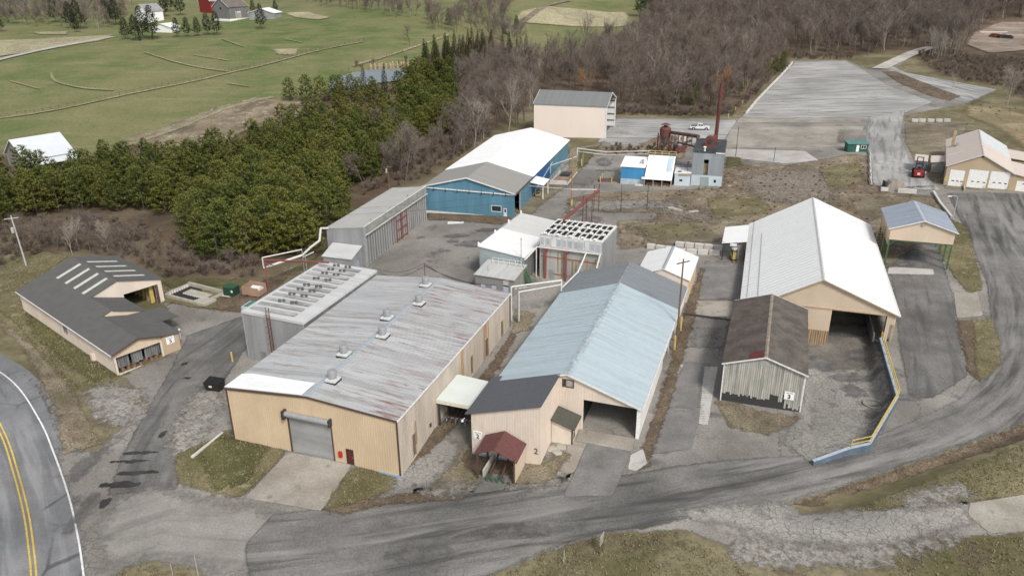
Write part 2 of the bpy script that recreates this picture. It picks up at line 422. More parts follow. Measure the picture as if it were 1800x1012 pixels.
M_scrub = ground_mat('brown scrub ground', (.145,.11,.075), (.27,.225,.155), .14, 0, 1, 0, speck=.7, third=(.37,.34,.29), thr=.56, wob=1.6, soft=.8, bump=1.0)
M_rubble = ground_mat('pale rubble', (.20,.17,.135), (.31,.275,.235), .9, 0, 1, 0, speck=.6, third=(.14,.115,.09), thr=.42, wob=6, soft=2.2, bump=1.0)
M_litter = ground_mat('leaf litter', (.105,.078,.055), (.17,.13,.09), .4, 0, 1, 0, speck=.6, third=(.26,.2,.13), thr=.6, wob=.8, soft=.3, bump=1.0)
M_tar = ground_mat('tar seal', (.035,.034,.033), (.055,.053,.05), .6, 0, 1, 0, speck=.15, wob=.5, soft=.08)
M_wet = ground_mat('wet stain', (.13,.125,.12), (.19,.183,.175), .6, 0, 1, 0, speck=.2, wob=1.8, soft=1.0)
M_gravelroad = ground_mat('gravel lane', (.42,.39,.35), (.52,.49,.45), .3, 0, 1, 0, speck=.2, wob=.25, soft=.2)

_d1 = PW([(1380, 893), (1420, 885), (1500, 862), (1600, 828), (1700, 790), (1799, 750)]); _d2 = PW([(0, 565), (60, 620), (110, 680), (150, 740), (165, 785)]); _d3 = PW([(900, 1010), (960, 985), (1060, 958), (1130, 945)])
def _len(l): return sum(math.dist(a, b) for a, b in zip(l[:-1], l[1:]))
PITP += [(.5,39.3),(.5,.3),(7.95,.3),(7.95,-16),(8.3,-28),(12.4,-26.8),(14.3,-25.6),(18.15,-15.8),(17.98,-8),(17.9,.0),(19.4,.3),(19.4,39.3)]
DITCH += [(_d1, .7, 1.3, .25, -4.5, _len(_d1)+4), (_d2, .5, 1.7, 0, 3, _len(_d2)+1), (_d3, .35, 1.0, 0, 3, _len(_d3)+2)]
# terrain: one sheet to the horizon
def axis(a, b, lo, hi, st):
    m = list(np.arange(a, b+st, st)); g = st; x = m[-1]; up = []
    while x < hi: g *= 1.09; x += g; up.append(x)
    g = st; x = m[0]; dn = []
    while x > lo: g *= 1.09; x -= g; dn.append(x)
    return np.array(dn[::-1]+m+up)
def build_terrain():
    xs = axis(-150, 215, -2600, 2600, 1.6); ys = axis(20, 300, -400, 3600, 1.6)
    xs = np.unique(np.r_[xs[(xs < 30) | (xs > 70)], np.arange(30, 70, .5)]); ys = np.unique(np.r_[ys[(ys < 66) | (ys > 142)], np.arange(66, 142, .55)])
    X, Y = np.meshgrid(xs, ys); X = X.ravel(); Y = Y.ravel(); nx = len(xs)
    Z = T(X, Y)
    I = np.arange((len(ys)-1)*nx).reshape(-1, nx)[:, :-1].ravel()
    q = np.stack([I, I+1, I+nx+1, I+nx], 1)
    t = NT('terrain'); v = t.coords((1,1,1))
    big = t.noise(v, .012, 5, .55); mid = t.noise(v, .06, 7, .62, .3); fine = t.noise(v, 1.1, 7, .7); str_ = t.noise(t.coords((.03, .16, 1), rot=(0,0,.25)), 1, 6, .6, .6)
    field = t.mix(t.ramp(mid, .35, .62), (.105,.155,.045), (.19,.20,.085))
    field = t.mix(t.ramp(big, .42, .62, 0, .55), field, (.25,.225,.12))
    field = t.mix(t.ramp(str_, .5, .72, 0, .6), field, (.28,.26,.15))
    wood = t.mix(t.ramp(mid, .35, .65), (.10,.07,.05), (.185,.14,.10))
    site = t.mix(t.ramp(mid, .35, .6), (.135,.122,.06), (.26,.225,.14))
    site = t.mix(t.ramp(t.noise(v, .35, 8, .65), .5, .62, 0, .8), site, (.14,.11,.075))
    a = t.mix(t.attr('field'), site, field); a = t.mix(t.attr('wood'), a, wood)
    a = t.mix(t.ramp(fine, .35, .7, 0, .45), a, (.07,.065,.035)); t.col(a); t.bump(fine, .8, .12); t.fin(.95, 0, .15)
    o = np_mesh('ground', np.stack([X, Y, Z], 1), q, t.m, None, 'structure')
    fieldp = PW([(-600, 420), (-300, 330), (0, 262), (130, 272), (200, 262), (260, 236), (400, 192), (520, 172), (640, 150), (700, 128), (760, 88), (850, 60), (920, 80), (1000, 92), (1130, 45), (1150, 5)]) + [(60, 1500), (-2500, 2500), (-2500, 300)]
    add_attr(o.data, 'field', sstep(sdf(fieldp, X, Y), -4, 4))
    woodp = PW([(-400, 480), (0, 470), (120, 440), (250, 470), (300, 500), (440, 500), (560, 440), (690, 335), (760, 310), (860, 235), (935, 185), (1085, 200), (1290, 200), (1390, 100), (1500, 98), (1600, 88), (1640, 130), (1765, 152), (1830, 190), (2100, 260)]) + [(700, 400), (900, 1500), (80, 1500)] + PW([(1150, 5), (1130, 50), (1000, 96), (920, 88), (850, 66), (740, 100), (640, 158), (520, 180), (400, 200), (260, 240), (200, 266), (130, 276), (0, 268), (-400, 350)])
    add_attr(o.data, 'wood', sstep(sdf(woodp, X, Y), -3, 3))
    return woodp
WOODP = build_terrain()

# public road, upper left to bottom left
pc = smooth_line(PW([(-260, 560), (-120, 640), (-40, 690), (4, 760), (28, 830), (46, 900), (55, 960), (60, 1012), (62, 1100), (50, 1250)]), 24)
strip('road', pc, -6.2, 6.6, M_road, .03, n_across=8)
M_yellow = ground_mat('yellow road paint', (.55,.38,.08), (.62,.45,.12), 2, 0, 1, 0, speck=.25, fadeedge=False)
M_white = ground_mat('white road paint', (.62,.62,.60), (.75,.75,.73), 2, 0, 1, 0, speck=.2, fadeedge=False)
for a, b in ((-.32, -.14), (.10, .28)): strip('road_marking', pc, a, b, M_yellow, .075)
strip('road_marking', pc, -3.75, -3.57, M_white, .075); strip('road_marking', pc, 3.9, 4.08, M_white, .075)

yard = PW([(96, 778), (165, 800), (215, 750), (262, 712), (215, 660), (292, 628), (300, 560), (288, 528), (345, 542), (430, 552), (500, 475), (562, 452), (640, 470), (750, 378), (905, 383), (960, 325), (1000, 270), (1062, 246), (1080, 207), (1300, 209), (1390, 107), (1488, 106), (1525, 122), (1560, 112), (1592, 92), (1606, 96), (1570, 125), (1690, 146), (1755, 158), (1700, 182), (1590, 204), (1590, 215), (1700, 216), (1680, 260), (1660, 332), (1775, 335), (1830, 345), (1900, 700), (1800, 745), (1650, 800), (1500, 850), (1372, 885), (1410, 902), (1470, 906), (1560, 896), (1640, 886), (1700, 884), (1800, 870), (1900, 860), (1900, 930), (1800, 936), (1740, 940), (1560, 960), (1480, 985), (1370, 988), (1290, 962), (1200, 931), (1070, 936), (960, 968), (840, 1020), (600, 1080), (400, 1030), (330, 992), (240, 986), (175, 1025), (130, 1100), (150, 980), (128, 880)])
def cfr(pts):
    c_, s_ = math.cos(R(-17.75)), math.sin(R(-17.75)); return [(32.52+u*c_-v*s_, 100.03+u*s_+v*c_) for u, v in pts]
PHOLE = cfr([(0,40),(0,.0),(7.4,-.5),(7.4,-16),(7.6,-29),(12.6,-27.5),(15,-26),(19,-16),(18.8,-8),(18.6,-.5),(20,0),(20,40)])
sheet('yard_pavement', yard, M_yard, .05, 1.3, .9, hole=PHOLE)
sheet('yard_pavement', cfr([(-2,42),(-2,-2),(5.4,-2.5),(5.4,-18),(5.6,-31),(13,-29.5),(17,-28),(21,-17),(20.8,-8),(20.6,-2),(22,-2),(22,42)]), M_yard, .055, .33, .4)
# parking lot at the back
lotline = PW([(1180, 205), (1640, 190)])
sheet('parking_lot', PW([(1304, 206), (1398, 109), (1487, 108), (1520, 125), (1560, 150), (1640, 180), (1588, 200), (1556, 208), (1450, 212)]), M_lot, .07, 1.6, .6, line=lotline)
sheet('parking_lot', PW([(1560, 112), (1592, 128), (1690, 146), (1752, 158), (1700, 180), (1640, 166), (1560, 122), (1540, 118)]), M_lot, .075, 1.6, .6, line=PW([(1540, 110), (1760, 165)]))
sheet('parking_lot', PW([(1085, 209), (1296, 212), (1270, 250), (1080, 262), (1050, 250)]), M_lot, .065, 1.6, .6, line=PW([(1080, 215), (1290, 220)]))
for q, m in (([(1300, 208), (1520, 208), (1510, 216), (1295, 216)], M_conc), ([(1285, 226), (1520, 222), (1500, 258), (1270, 262)], M_conc), ([(1272, 262), (1415, 266), (1440, 283), (1380, 288), (1272, 276)], M_concl), ([(1475, 228), (1524, 228), (1524, 252), (1470, 252)], M_yard)):
    sheet('concrete_slab', PW(q), m, .085, 1.0, .3)
sheet('yard_pavement', PW([(205, 880), (260, 860), (380, 880), (480, 905), (478, 930), (425, 1015), (330, 990), (240, 984), (190, 1000), (175, 930)]), ground_mat('pale worn asphalt', (.23,.22,.20), (.31,.295,.27), .1, .3, 2, .5, (.13,.125,.118), .22, wob=2.0, soft=1.2, cth=.58), .075, .7, .6, line=PW([(180, 930), (300, 890), (480, 900)]))
# main site road sweeping across the front and up the right
mroad = PW([(480, 905), (640, 885), (800, 868), (900, 858), (1000, 852), (1100, 835), (1200, 818), (1300, 808), (1420, 800), (1520, 775), (1620, 735), (1690, 700), (1730, 640), (1745, 580), (1735, 500), (1708, 430), (1680, 370), (1665, 340), (1770, 340), (1900, 345), (1900, 700), (1800, 742), (1650, 797), (1500, 847), (1368, 882), (1250, 900), (1150, 925), (1060, 935), (960, 965), (840, 1020), (640, 1060), (440, 1025), (430, 960)])
mline = smooth_line(PW([(300, 990), (600, 960), (900, 910), (1200, 862), (1500, 800), (1700, 730), (1790, 640), (1800, 520), (1760, 420), (1730, 345)]), 6)
sheet('main_road', mroad, M_main, .08, .9, .6, line=mline)
dl = smooth_line(PW([(560, 470), (440, 580), (350, 650), (290, 740), (250, 820), (230, 900)]), 5)
sheet('drive', PW([(330, 590), (430, 555), (440, 600), (400, 660), (345, 770), (310, 860), (190, 870), (215, 800), (262, 716), (300, 650)]), M_dark, .07, .7, .6, line=dl)
sheet('yard_pavement', PW([(400, 690), (345, 800), (300, 812), (300, 760), (340, 690), (385, 680)]), M_gravel, .09, .6, .9)
sheet('drive', PW([(1528, 205), (1590, 195), (1582, 240), (1600, 285), (1655, 335), (1535, 330), (1530, 270), (1520, 262)]), M_lot, .09, .8, .4, line=PW([(1555, 190), (1560, 340)]))
sheet('drive', PW([(1062, 248), (1090, 262), (1060, 300), (1020, 345), (985, 385), (905, 390), (905, 380), (960, 326), (1000, 285)]), M_yard, .085, .8, .4)
# aprons, patches and slabs near the buildings
sheet('concrete_apron', PW([(507, 795), (618, 818), (565, 899), (430, 876)]), M_conc, .10, .5, .1)
sheet('concrete_apron', PW([(1020, 754), (1116, 772), (1112, 795), (1012, 776)]), M_conc, .12, .5, .1)
sheet('asphalt_patch', PW([(1033, 779), (1110, 793), (1078, 872), (990, 874)]), M_patch, .11, .5, .1)
sheet('asphalt_patch', PW([(1003, 775), (1031, 780), (1010, 830), (972, 842)]), M_conc, .105, .5, .1)
sheet('asphalt_patch', PW([(850, 832), (896, 836), (886, 862), (832, 868)]), M_patch, .13, .5, .1)
sheet('cracked_asphalt', PW([(745, 770), (815, 776), (800, 812), (752, 852), (690, 868), (690, 845), (712, 815)]), M_crack, .10, .6, .6)
sheet('cracked_asphalt', PW([(1240, 893), (1380, 886), (1410, 903), (1560, 898), (1690, 888), (1715, 920), (1580, 958), (1470, 962), (1380, 955), (1300, 925), (1170, 905)]), M_crack, .10, .8, .6)
sheet('cracked_asphalt', PW([(1440, 735), (1520, 742), (1552, 752), (1500, 775), (1440, 792), (1395, 765), (1420, 755)]), M_crack, .10, .6, .6)
sheet('concrete_slab', PW([(1705, 885), (1800, 870), (1860, 866), (1870, 930), (1740, 938), (1700, 905)]), M_conc, .11, .6, .2)
# lane between buildings 2 and 3
for q, m in (([(1228, 470), (1308, 470), (1304, 528), (1222, 528)], M_patch), ([(1217, 530), (1290, 530), (1284, 558), (1212, 556)], M_conc), ([(1209, 560), (1282, 562), (1272, 612), (1196, 610)], M_yard),
             ([(1222, 578), (1262, 580), (1256, 611), (1216, 609)], M_crack), ([(1203, 637), (1248, 640), (1236, 720), (1160, 716)], M_patch), ([(1160, 720), (1238, 722), (1240, 742), (1226, 745), (1215, 790), (1140, 800)], M_patch),
             ([(1238, 645), (1262, 645), (1244, 748), (1228, 746)], M_concl), ([(1190, 640), (1202, 641), (1170, 700), (1158, 700)], M_concl)):
    sheet('asphalt_patch', PW(q), m, .10, .5, .1)
# lane right of building 3
cl = PW([(1600, 440), (1650, 700)])
sheet('drive', PW([(1560, 440), (1650, 440), (1672, 512), (1684, 560), (1690, 620), (1700, 660), (1640, 700), (1600, 700), (1580, 600), (1575, 540)]), M_dark, .09, .7, .5, line=cl)
sheet('concrete_slab', PW([(1676, 512), (1718, 514), (1728, 556), (1682, 560)]), M_conc, .11, .6, .15)
sheet('concrete_slab', PW([(1562, 470), (1640, 474), (1642, 484), (1560, 482)]), M_concl, .12, .5, .2)
# work floor and pit in front of building 3
sheet('concrete_floor', cfr([(.7,39),(.7,.5),(8.1,.2),(8.3,-18),(5.8,-27.0),(8.6,-29.6),(12.4,-27.0),(14.3,-25.9),(18.1,-15.8),(17.9,-8),(17.8,-.2),(19.2,.5),(19.2,39)]), M_crack, .10, .33, .2)
sheet('oily_floor', cfr([(1.5,37),(1.5,.9),(8.4,.5),(9.0,-4),(12,-7),(17.4,-5),(17.5,0),(18.2,.5),(18.2,37)]), ground_mat('oily mill floor', (.14,.13,.115), (.23,.21,.185), .18, .3, 1.5, 0, speck=.2, third=(.22,.2,.17), thr=.55, wob=2.0, soft=1.2), .13, .5, 1)
# gravel and worn strips
sheet('gravel_patch', PW([(150, 690), (200, 672), (250, 690), (262, 722), (225, 752), (175, 742), (160, 720)]), M_gravel, .10, .6, 1.5)
sheet('gravel_patch', PW([(1290, 945), (1370, 955), (1470, 965), (1580, 960), (1680, 935), (1690, 950), (1560, 990), (1400, 1000), (1290, 985)]), M_gravel, .12, .7, 1.5)
sheet('gravel_patch', PW([(880, 850), (960, 846), (990, 836), (990, 850), (930, 862), (880, 862)]), M_gravel, .12, .5, 1)
sheet('gravel_patch', PW([(1580, 880), (1620, 860), (1680, 850), (1710, 870), (1660, 885), (1600, 893)]), M_gravel, .12, .5, 1.2)

# grass, dirt and litter islands lying over the pavement
def isl(name, q, m, z=.10, cell=.7, fr=1.2): return sheet(name, PW(q), m, z, cell, fr)
isl('grass_verge', [(310, 800), (345, 785), (408, 755), (412, 772), (504, 794), (430, 874), (372, 868), (312, 850)], M_grass)
isl('grass_verge', [(345, 790), (400, 765), (470, 790), (430, 850), (380, 860)], M_green, .115)
isl('grass_verge', [(620, 820), (668, 828), (700, 832), (696, 856), (640, 884), (566, 899)], M_grass)
isl('litter_patch', [(566, 897), (640, 880), (720, 868), (830, 872), (800, 880), (700, 885), (600, 905)], M_litter, .12)
isl('litter_patch', [(812, 778), (836, 797), (960, 812), (985, 790), (1000, 800), (975, 838), (960, 850), (900, 852), (850, 840), (800, 872), (745, 870), (770, 845), (802, 812)], M_dead, .11)
isl('gravel_patch', [(745, 868), (800, 850), (840, 850), (810, 872), (760, 876)], M_gravel, .135)
isl('litter_patch', [(820, 790), (900, 815), (880, 840), (830, 832), (812, 810)], M_litter, .125)
isl('grass_verge', [(880, 838), (960, 815), (985, 800), (978, 838), (950, 850), (900, 852)], M_dead, .12)
isl('litter_patch', [(700, 822), (722, 800), (800, 720), (850, 660), (900, 585), (908, 590), (880, 640), (830, 720), (760, 790), (715, 825)], M_litter, .11)
isl('grass_verge', [(908, 545), (940, 550), (928, 580), (900, 590)], M_dead, .12)
isl('litter_patch', [(1122, 830), (1128, 795), (1160, 700), (1190, 600), (1205, 540), (1222, 500), (1232, 470), (1238, 475), (1215, 580), (1180, 700), (1150, 790), (1140, 822)], M_litter, .12, .5)
isl('concrete_slab', [(1108, 800), (1130, 790), (1138, 815), (1118, 830), (1104, 826)], M_concl, .13, .4, .2)
isl('dead_grass', [(1258, 708), (1272, 700), (1330, 722), (1404, 735), (1398, 742), (1350, 765), (1285, 752)], M_dead, .11)
isl('scrub_ground', [(1060, 345), (1120, 338), (1215, 334), (1270, 332), (1278, 284), (1380, 292), (1420, 286), (1495, 272), (1524, 275), (1530, 320), (1560, 340), (1640, 346), (1672, 388), (1560, 470), (1530, 470), (1500, 400), (1320, 400), (1270, 426), (1150, 432), (1092, 440), (1085, 388), (1150, 388), (1156, 374), (1060, 374)], M_scrub, .12, 1.0, 1.8)
isl('rubble_patch', [(1300, 310), (1360, 300), (1440, 300), (1470, 330), (1450, 370), (1400, 360), (1330, 350)], M_rubble, .14, 1.0, 2.5)
isl('rubble_patch', [(1180, 350), (1230, 372), (1270, 385), (1200, 392), (1150, 365)], M_rubble, .14, 1.0, 2.5)
isl('grass_verge', [(1095, 395), (1180, 390), (1300, 395), (1262, 425), (1150, 430)], M_dead, .14, 1.0, 2.0)
for q_ in ([(1110, 400), (1200, 392), (1240, 405), (1160, 425)], [(1240, 350), (1330, 345), (1360, 370), (1260, 385)], [(1440, 300), (1510, 285), (1515, 320), (1460, 335)]): isl('grass_verge', q_, M_grass, .15, .9, 3.0)
isl('grass_verge', [(1490, 345), (1640, 348), (1672, 388), (1550, 380), (1520, 395)], M_dead, .14, 1.0, 2.0)
isl('grass_verge', [(1278, 276), (1300, 278), (1300, 292), (1276, 296)], M_green, .15, .7, 1.0)
isl('grass_verge', [(1655, 400), (1672, 386), (1700, 400), (1718, 470), (1728, 510), (1702, 516), (1672, 480), (1650, 440)], M_grass, .12)
isl('grass_verge', [(1682, 563), (1742, 562), (1757, 600), (1757, 640), (1722, 672), (1702, 652), (1690, 600)], M_grass, .12)
isl('litter_patch', [(1684, 565), (1710, 565), (1716, 640), (1722, 670), (1702, 652), (1690, 600)], M_litter, .13)
isl('dirt_lot', [(1590, 218), (1700, 218), (1690, 250), (1662, 300), (1660, 330), (1640, 320), (1608, 285), (1592, 250)], M_dead, .10, .9)
isl('median_strip', [(1550, 126), (1575, 126), (1640, 152), (1688, 170), (1668, 178), (1630, 168), (1580, 146)], M_litter, .12, 1.0, .8)
isl('grass_verge', [(925, 385), (905, 372), (950, 330), (1000, 300), (1002, 262), (1060, 250), (1040, 275), (1000, 325), (965, 350)], M_dead, .11)
isl('grass_verge', [(1022, 262), (1052, 258), (1030, 290), (1015, 298)], M_green, .125)
isl('litter_patch', [(752, 372), (905, 383), (880, 396), (800, 388), (752, 388)], M_litter, .11)
isl('scrub_ground', [(1050, 262), (1080, 256), (1110, 262), (1160, 240), (1210, 240), (1200, 280), (1100, 272), (1052, 275)], M_scrub, .13, 1.0)
isl('litter_patch', [(1000, 350), (1050, 340), (1130, 338), (1130, 350), (1060, 358), (1020, 366), (995, 376)], M_scrub, .13)
isl('gravel_patch', [(1010, 356), (1130, 352), (1190, 358), (1180, 366), (1060, 370), (1000, 372)], M_gravel, .14)
isl('grass_verge', [(285, 530), (300, 500), (420, 495), (440, 520), (520, 470), (600, 430), (585, 445), (470, 530), (428, 548), (340, 540)], M_grass, .10)
isl('grass_verge', [(282, 495), (330, 490), (430, 492), (455, 505), (400, 505), (330, 500), (300, 508)], M_green, .12)
isl('litter_patch', [(380, 525), (440, 505), (520, 470), (470, 530), (428, 550), (385, 545)], M_litter, .12)
isl('grass_verge', [(1480, 905), (1560, 870), (1700, 822), (1800, 780), (1860, 765), (1860, 868), (1700, 882), (1640, 884), (1560, 894)], M_grass, .08)
isl('grass_verge', [(-100, 470), (60, 440), (120, 450), (40, 510), (60, 560), (200, 665), (160, 700), (100, 650), (30, 570), (-100, 480)], M_grass, .07, .9)
isl('grass_verge', [(45, 545), (200, 660), (160, 672), (60, 590)], M_green, .085, .7, 2)
isl('dead_grass', [(0, 560), (60, 610), (130, 690), (175, 780), (110, 800), (100, 720), (40, 610), (0, 575)], M_dead, .08, .7)
isl('dead_grass', [(1374, 890), (1500, 853), (1650, 803), (1800, 748), (1840, 740), (1840, 760), (1700, 805), (1560, 850), (1450, 885), (1395, 898)], M_litter, .10, .6, .8)
# stains, tar seals and puddles
def blot(px, py, rx, ry, m=M_tar, z=.125, ang=0, name='tar_patch', soft=True):
    c = P(px, py); pts = []
    for k in range(12):
        a = 2*math.pi*k/12; r = rnd.uniform(.7, 1.2); x, y = rx*r*math.cos(a), ry*r*math.sin(a)
        pts.append((c.x+x*math.cos(ang)-y*math.sin(ang), c.y+x*math.sin(ang)+y*math.cos(ang)))
    return sheet(name, pts, m, z, max(.25, min(rx, ry)/3), .4)
for a in ((240, 832, 2.6, .35), (228, 812, 2.4, .25), (215, 852, 2.6, .5), (240, 797, 2.2, .3), (330, 665, .6, .3), (285, 765, .4, .7), (325, 640, .5, .4), (185, 885, .6, .8)): blot(*a)
for a in ((150, 820, .9, 2.2), (148, 900, .5, 3.0), (1560, 468, 1.2, .7), (1590, 466, 1.6, .7), (1500, 690, 1.0, 1.6), (1480, 580, 4, 2.2), (1440, 640, 1.6, 1.6), (1520, 625, 2, 1.3), (1500, 665, 3, .8), (805, 415, 2.2, .8), (830, 430, 3, 1.4), (795, 425, .9, .5), (860, 405, 2.4, .9), (1060, 285, 1.6, 4), (1075, 300, 3.5, 1.1), (900, 935, 3.4, .8), (740, 975, 3.0, .7), (1535, 730, .9, .9), (1600, 330, 5, .5), (1580, 700, 2.5, .5)): blot(*a, m=M_wet, z=.15, name='wet_stain')

# fields and far ground
def far(name, q, m, z=.25, cell=3, fr=4): return sheet(name, PW(q), m, z, cell, fr)
far('scrub_field', [(205, 250), (270, 232), (380, 190), (450, 172), (500, 178), (560, 182), (545, 200), (420, 235), (400, 262), (330, 262), (260, 262)], M_scrub, .3, 2)
far('straw_field', [(915, 22), (960, 12), (1100, 22), (1110, 45), (1010, 48), (930, 42), (905, 36)], M_straw, .4, 4)
far('straw_field', [(-200, 118), (0, 72), (60, 70), (200, 62), (180, 72), (60, 92), (0, 100), (-200, 170)], M_straw, .35)
far('straw_field', [(60, 58), (120, 56), (118, 62), (70, 62)], M_straw, .35)
far('straw_field', [(500, 24), (540, 22), (580, 32), (560, 36), (520, 32)], M_straw, .35)
far('straw_field', [(480, 88), (525, 86), (520, 98), (490, 97)], M_straw, .35)
for l, w in (([(254, 93), (300, 108), (350, 120), (400, 127)], 1.0), ([(90, 130), (100, 145), (150, 157), (200, 160)], 1.2), ([(18, 144), (70, 158)], .8), ([(340, 98), (402, 108)], .8), ([(390, 70), (430, 84)], .9), ([(400, 148), (440, 154)], .8), ([(500, 70), (532, 76)], .8)):
    ln = smooth_line(PW(l), 5); strip('straw_row', ln, -w*.6, w*.6, M_strawl, .45, n_across=4)
strip('farm_lane', smooth_line(PW([(-120, 140), (-60, 122), (0, 106), (60, 92), (130, 78), (200, 66)]), 6), -1.9, 1.9, M_gravelroad, .4, n_across=2)
strip('dirt_track', smooth_line(PW([(620, 118), (680, 100), (740, 80), (790, 62)]), 5), -.9, .9, M_straw, .4, n_across=2)
strip('dirt_track', smooth_line(PW([(890, 60), (925, 35), (960, 12), (1000, 2)]), 5), -2, 2, M_dead, .5, n_across=2)
strip('dirt_track', smooth_line(PW([(1545, 122), (1575, 108), (1610, 92), (1640, 84)]), 5), -3, 3, M_gravelroad, .35, n_across=2)
far('grassy_mound', [(1700, 186), (1760, 190), (1860, 215), (1860, 300), (1800, 260), (1740, 220), (1700, 205)], ground_mat('tan mound grass', (.24,.20,.11), (.33,.28,.17), .15, speck=.5, third=(.22,.15,.09), thr=.5, wob=2, soft=1.5, bump=.9), .15, 1.5)
far('clearing', [(1710, 60), (1760, 40), (1900, 40), (1900, 80), (1800, 90), (1740, 95), (1700, 80)], ground_mat('bare clearing', (.24,.19,.15), (.33,.27,.22), .1, speck=.3, third=(.15,.11,.09), thr=.55, wob=2, soft=1), .4)
mw = NT('water'); mw.col((.16, .19, .21)); mw.bump(mw.noise(mw.coords((1,1,1)), 1.5, 4), .15, .03); mw.fin(.12, 0, .6)
pp = PW([(588, 148), (610, 138), (640, 131), (670, 127), (704, 126), (706, 135), (690, 141), (640, 148), (595, 156)])
sheet('pond', pp, mw.m, .5, 1.5, .1)

# ------------------------------------------------------------ materials of the buildings
W_tan = paint('tan steel siding', (.61,.485,.335), .06, .35, (1,1,.5), (.42,.33,.24), .3, .55)
W_cream = paint('cream steel siding', (.70,.61,.52), .06, .3, (1,1,.4), (.40,.32,.25), .35, .55)
W_creamr = paint('weathered cream siding', (.54,.48,.41), .10, .3, (1.4,1.4,.22), (.25,.17,.12), .55, .55)
W_peach = paint('peach steel siding', (.62,.51,.39), .05, .3, (1,1,.5), (.5,.36,.24), .25, .55)
W_galv = paint('galvanised cladding', (.36,.37,.375), .12, .35, (1.6,1.6,.16), (.22,.21,.195), .5, .45, .25)
W_galvd = paint('dark weathered cladding', (.25,.25,.245), .16, .4, (2.0,2.0,.14), (.14,.13,.12), .6, .55, .2)
W_rust = paint('rust streaked cladding', (.42,.43,.41), .12, .4, (1.3,1.3,.14), (.40,.22,.09), .85, .6)
W_whitep = paint('peeling white panel', (.66,.67,.67), .14, .8, (1,1,.5), (.40,.34,.28), .5, .6)
W_blue = paint('blue steel siding', (.115,.26,.35), .12, .35, (1.6,1.6,.2), (.09,.20,.28), .6, .55)
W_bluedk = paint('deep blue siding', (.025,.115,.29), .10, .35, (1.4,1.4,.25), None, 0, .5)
W_pink = paint('pale pink siding', (.80,.705,.63), .02, .15, (1,1,.3), (.66,.55,.46), .2, .6)
W_buff = paint('buff render', (.50,.40,.27), .06, .3, (1,1,.5), (.4,.3,.2), .3, .7)
W_wood = paint('grey weathered boards', (.40,.395,.36), .25, 1.2, (3,3,.2), (.13,.13,.11), .7, .9)
W_woodd = paint('dark old boards', (.20,.20,.20), .25, 1.0, (3,3,.25), (.09,.09,.09), .6, .9)
W_bluebase = flat('blue foundation paint', (.26,.37,.50), .8)
W_conc = paint('cast concrete', (.42,.39,.34), .12, .6, (1,1,1), (.25,.22,.18), .5, .9)
W_concw = paint('whitened concrete', (.60,.575,.53), .10, .6, (1,1,1), (.35,.31,.26), .45, .9)
R_white = roofing('white coated roof', (.80,.80,.79), .9, 1, [((.62,.62,.60), .55, .5)], .015)
R_bwhite = roofing('bright white roof', (.86,.86,.855), .9, 1, [((.68,.69,.69), .5, .5)], .02)
R_ltblue = roofing('pale blue roof', (.42,.50,.535), .9, 1, [((.32,.40,.43), .47, .8), ((.20,.22,.23), .66, .6), ((.50,.56,.58), .5, .6)], .04)
R_grey = roofing('grey roof', (.215,.235,.25), .9, 1, [((.17,.185,.20), .5, .5)], .03)
R_dkgrey = flat('slate grey sheet roof', (.105,.108,.118), .6)
R_shing = paint('charcoal shingle roof', (.115,.113,.108), .06, .8, (1,1,1), (.11,.108,.104), .3, .9)
R_khaki = roofing('khaki roof', (.30,.29,.265), .9, 1, [((.24,.23,.205), .5, .5)], .03)
R_stain = roofing('stained galvanised roof', (.46,.465,.47), 1.0, 1, [((.30,.27,.25), .47, .85), ((.24,.15,.12), .60, .8), ((.56,.57,.58), .52, .6)], .14, .5, .1)
R_stained2 = roofing('rust streaked roof', (.46,.465,.47), 1.0, 1, [((.24,.13,.105), .50, 1.0), ((.30,.27,.25), .47, .85), ((.56,.57,.58), .52, .5)], .15, .5, .1)
R_kiln = roofing('pale kiln roof', (.56,.565,.565), 1.2, 1, [((.40,.40,.39), .45, .6)], .05)
R_rustbrown = paint('rusted brown roof', (.115,.093,.08), .22, .5, (1,1,1), (.23,.16,.12), .75, .85)
R_rustgrey = paint('lichened brown roof', (.125,.11,.095), .22, .6, (1,1,1), (.22,.20,.17), .6, .9)
R_pink = roofing('pale pink roof', (.62,.535,.47), .9, 1, [((.55,.47,.43), .5, .4)], .02)
R_zinc = roofing('blue grey zinc roof', (.36,.40,.46), .6, 1, [((.28,.31,.36), .45, .7)], .07, .4, .2)
R_maroon = flat('maroon ribbed roof', (.145,.062,.058), .6)
R_olive = flat('dark olive ribbed roof', (.085,.085,.07), .6)
T_white = flat('white trim', (.72,.71,.69)); T_brown = flat('brown trim', (.10,.065,.05)); T_grey = flat('grey trim', (.33,.34,.35)); T_dark = flat('dark trim', (.05,.05,.05))
M_steel = flat('bare steel', (.42,.43,.44), .4, .4); M_pipe = flat('white lagged pipe', (.62,.61,.58), .7); M_rustp = flat('rust red steel', (.15,.055,.045), .75)
M_redp = flat('red painted pipe', (.27,.09,.08), .6); M_green = flat('green painted steel', (.06,.15,.07), .6); M_yel = flat('yellow safety paint', (.55,.43,.13), .6)
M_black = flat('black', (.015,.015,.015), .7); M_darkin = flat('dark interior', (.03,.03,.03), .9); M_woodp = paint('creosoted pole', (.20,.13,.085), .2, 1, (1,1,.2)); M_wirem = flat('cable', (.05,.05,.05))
M_glass = flat('dark window glass', (.03,.035,.04), .15, 0, .6); M_skyl = paint('translucent skylight sheet', (.55,.57,.50), .08, 1.5, (1,1,1)); M_wdoor = flat('white door', (.88,.88,.87)); M_shut = paint('roller shutter steel', (.40,.41,.415), .12, .5, (.4,1,1.5), (.30,.28,.25), .4, .4, .3)
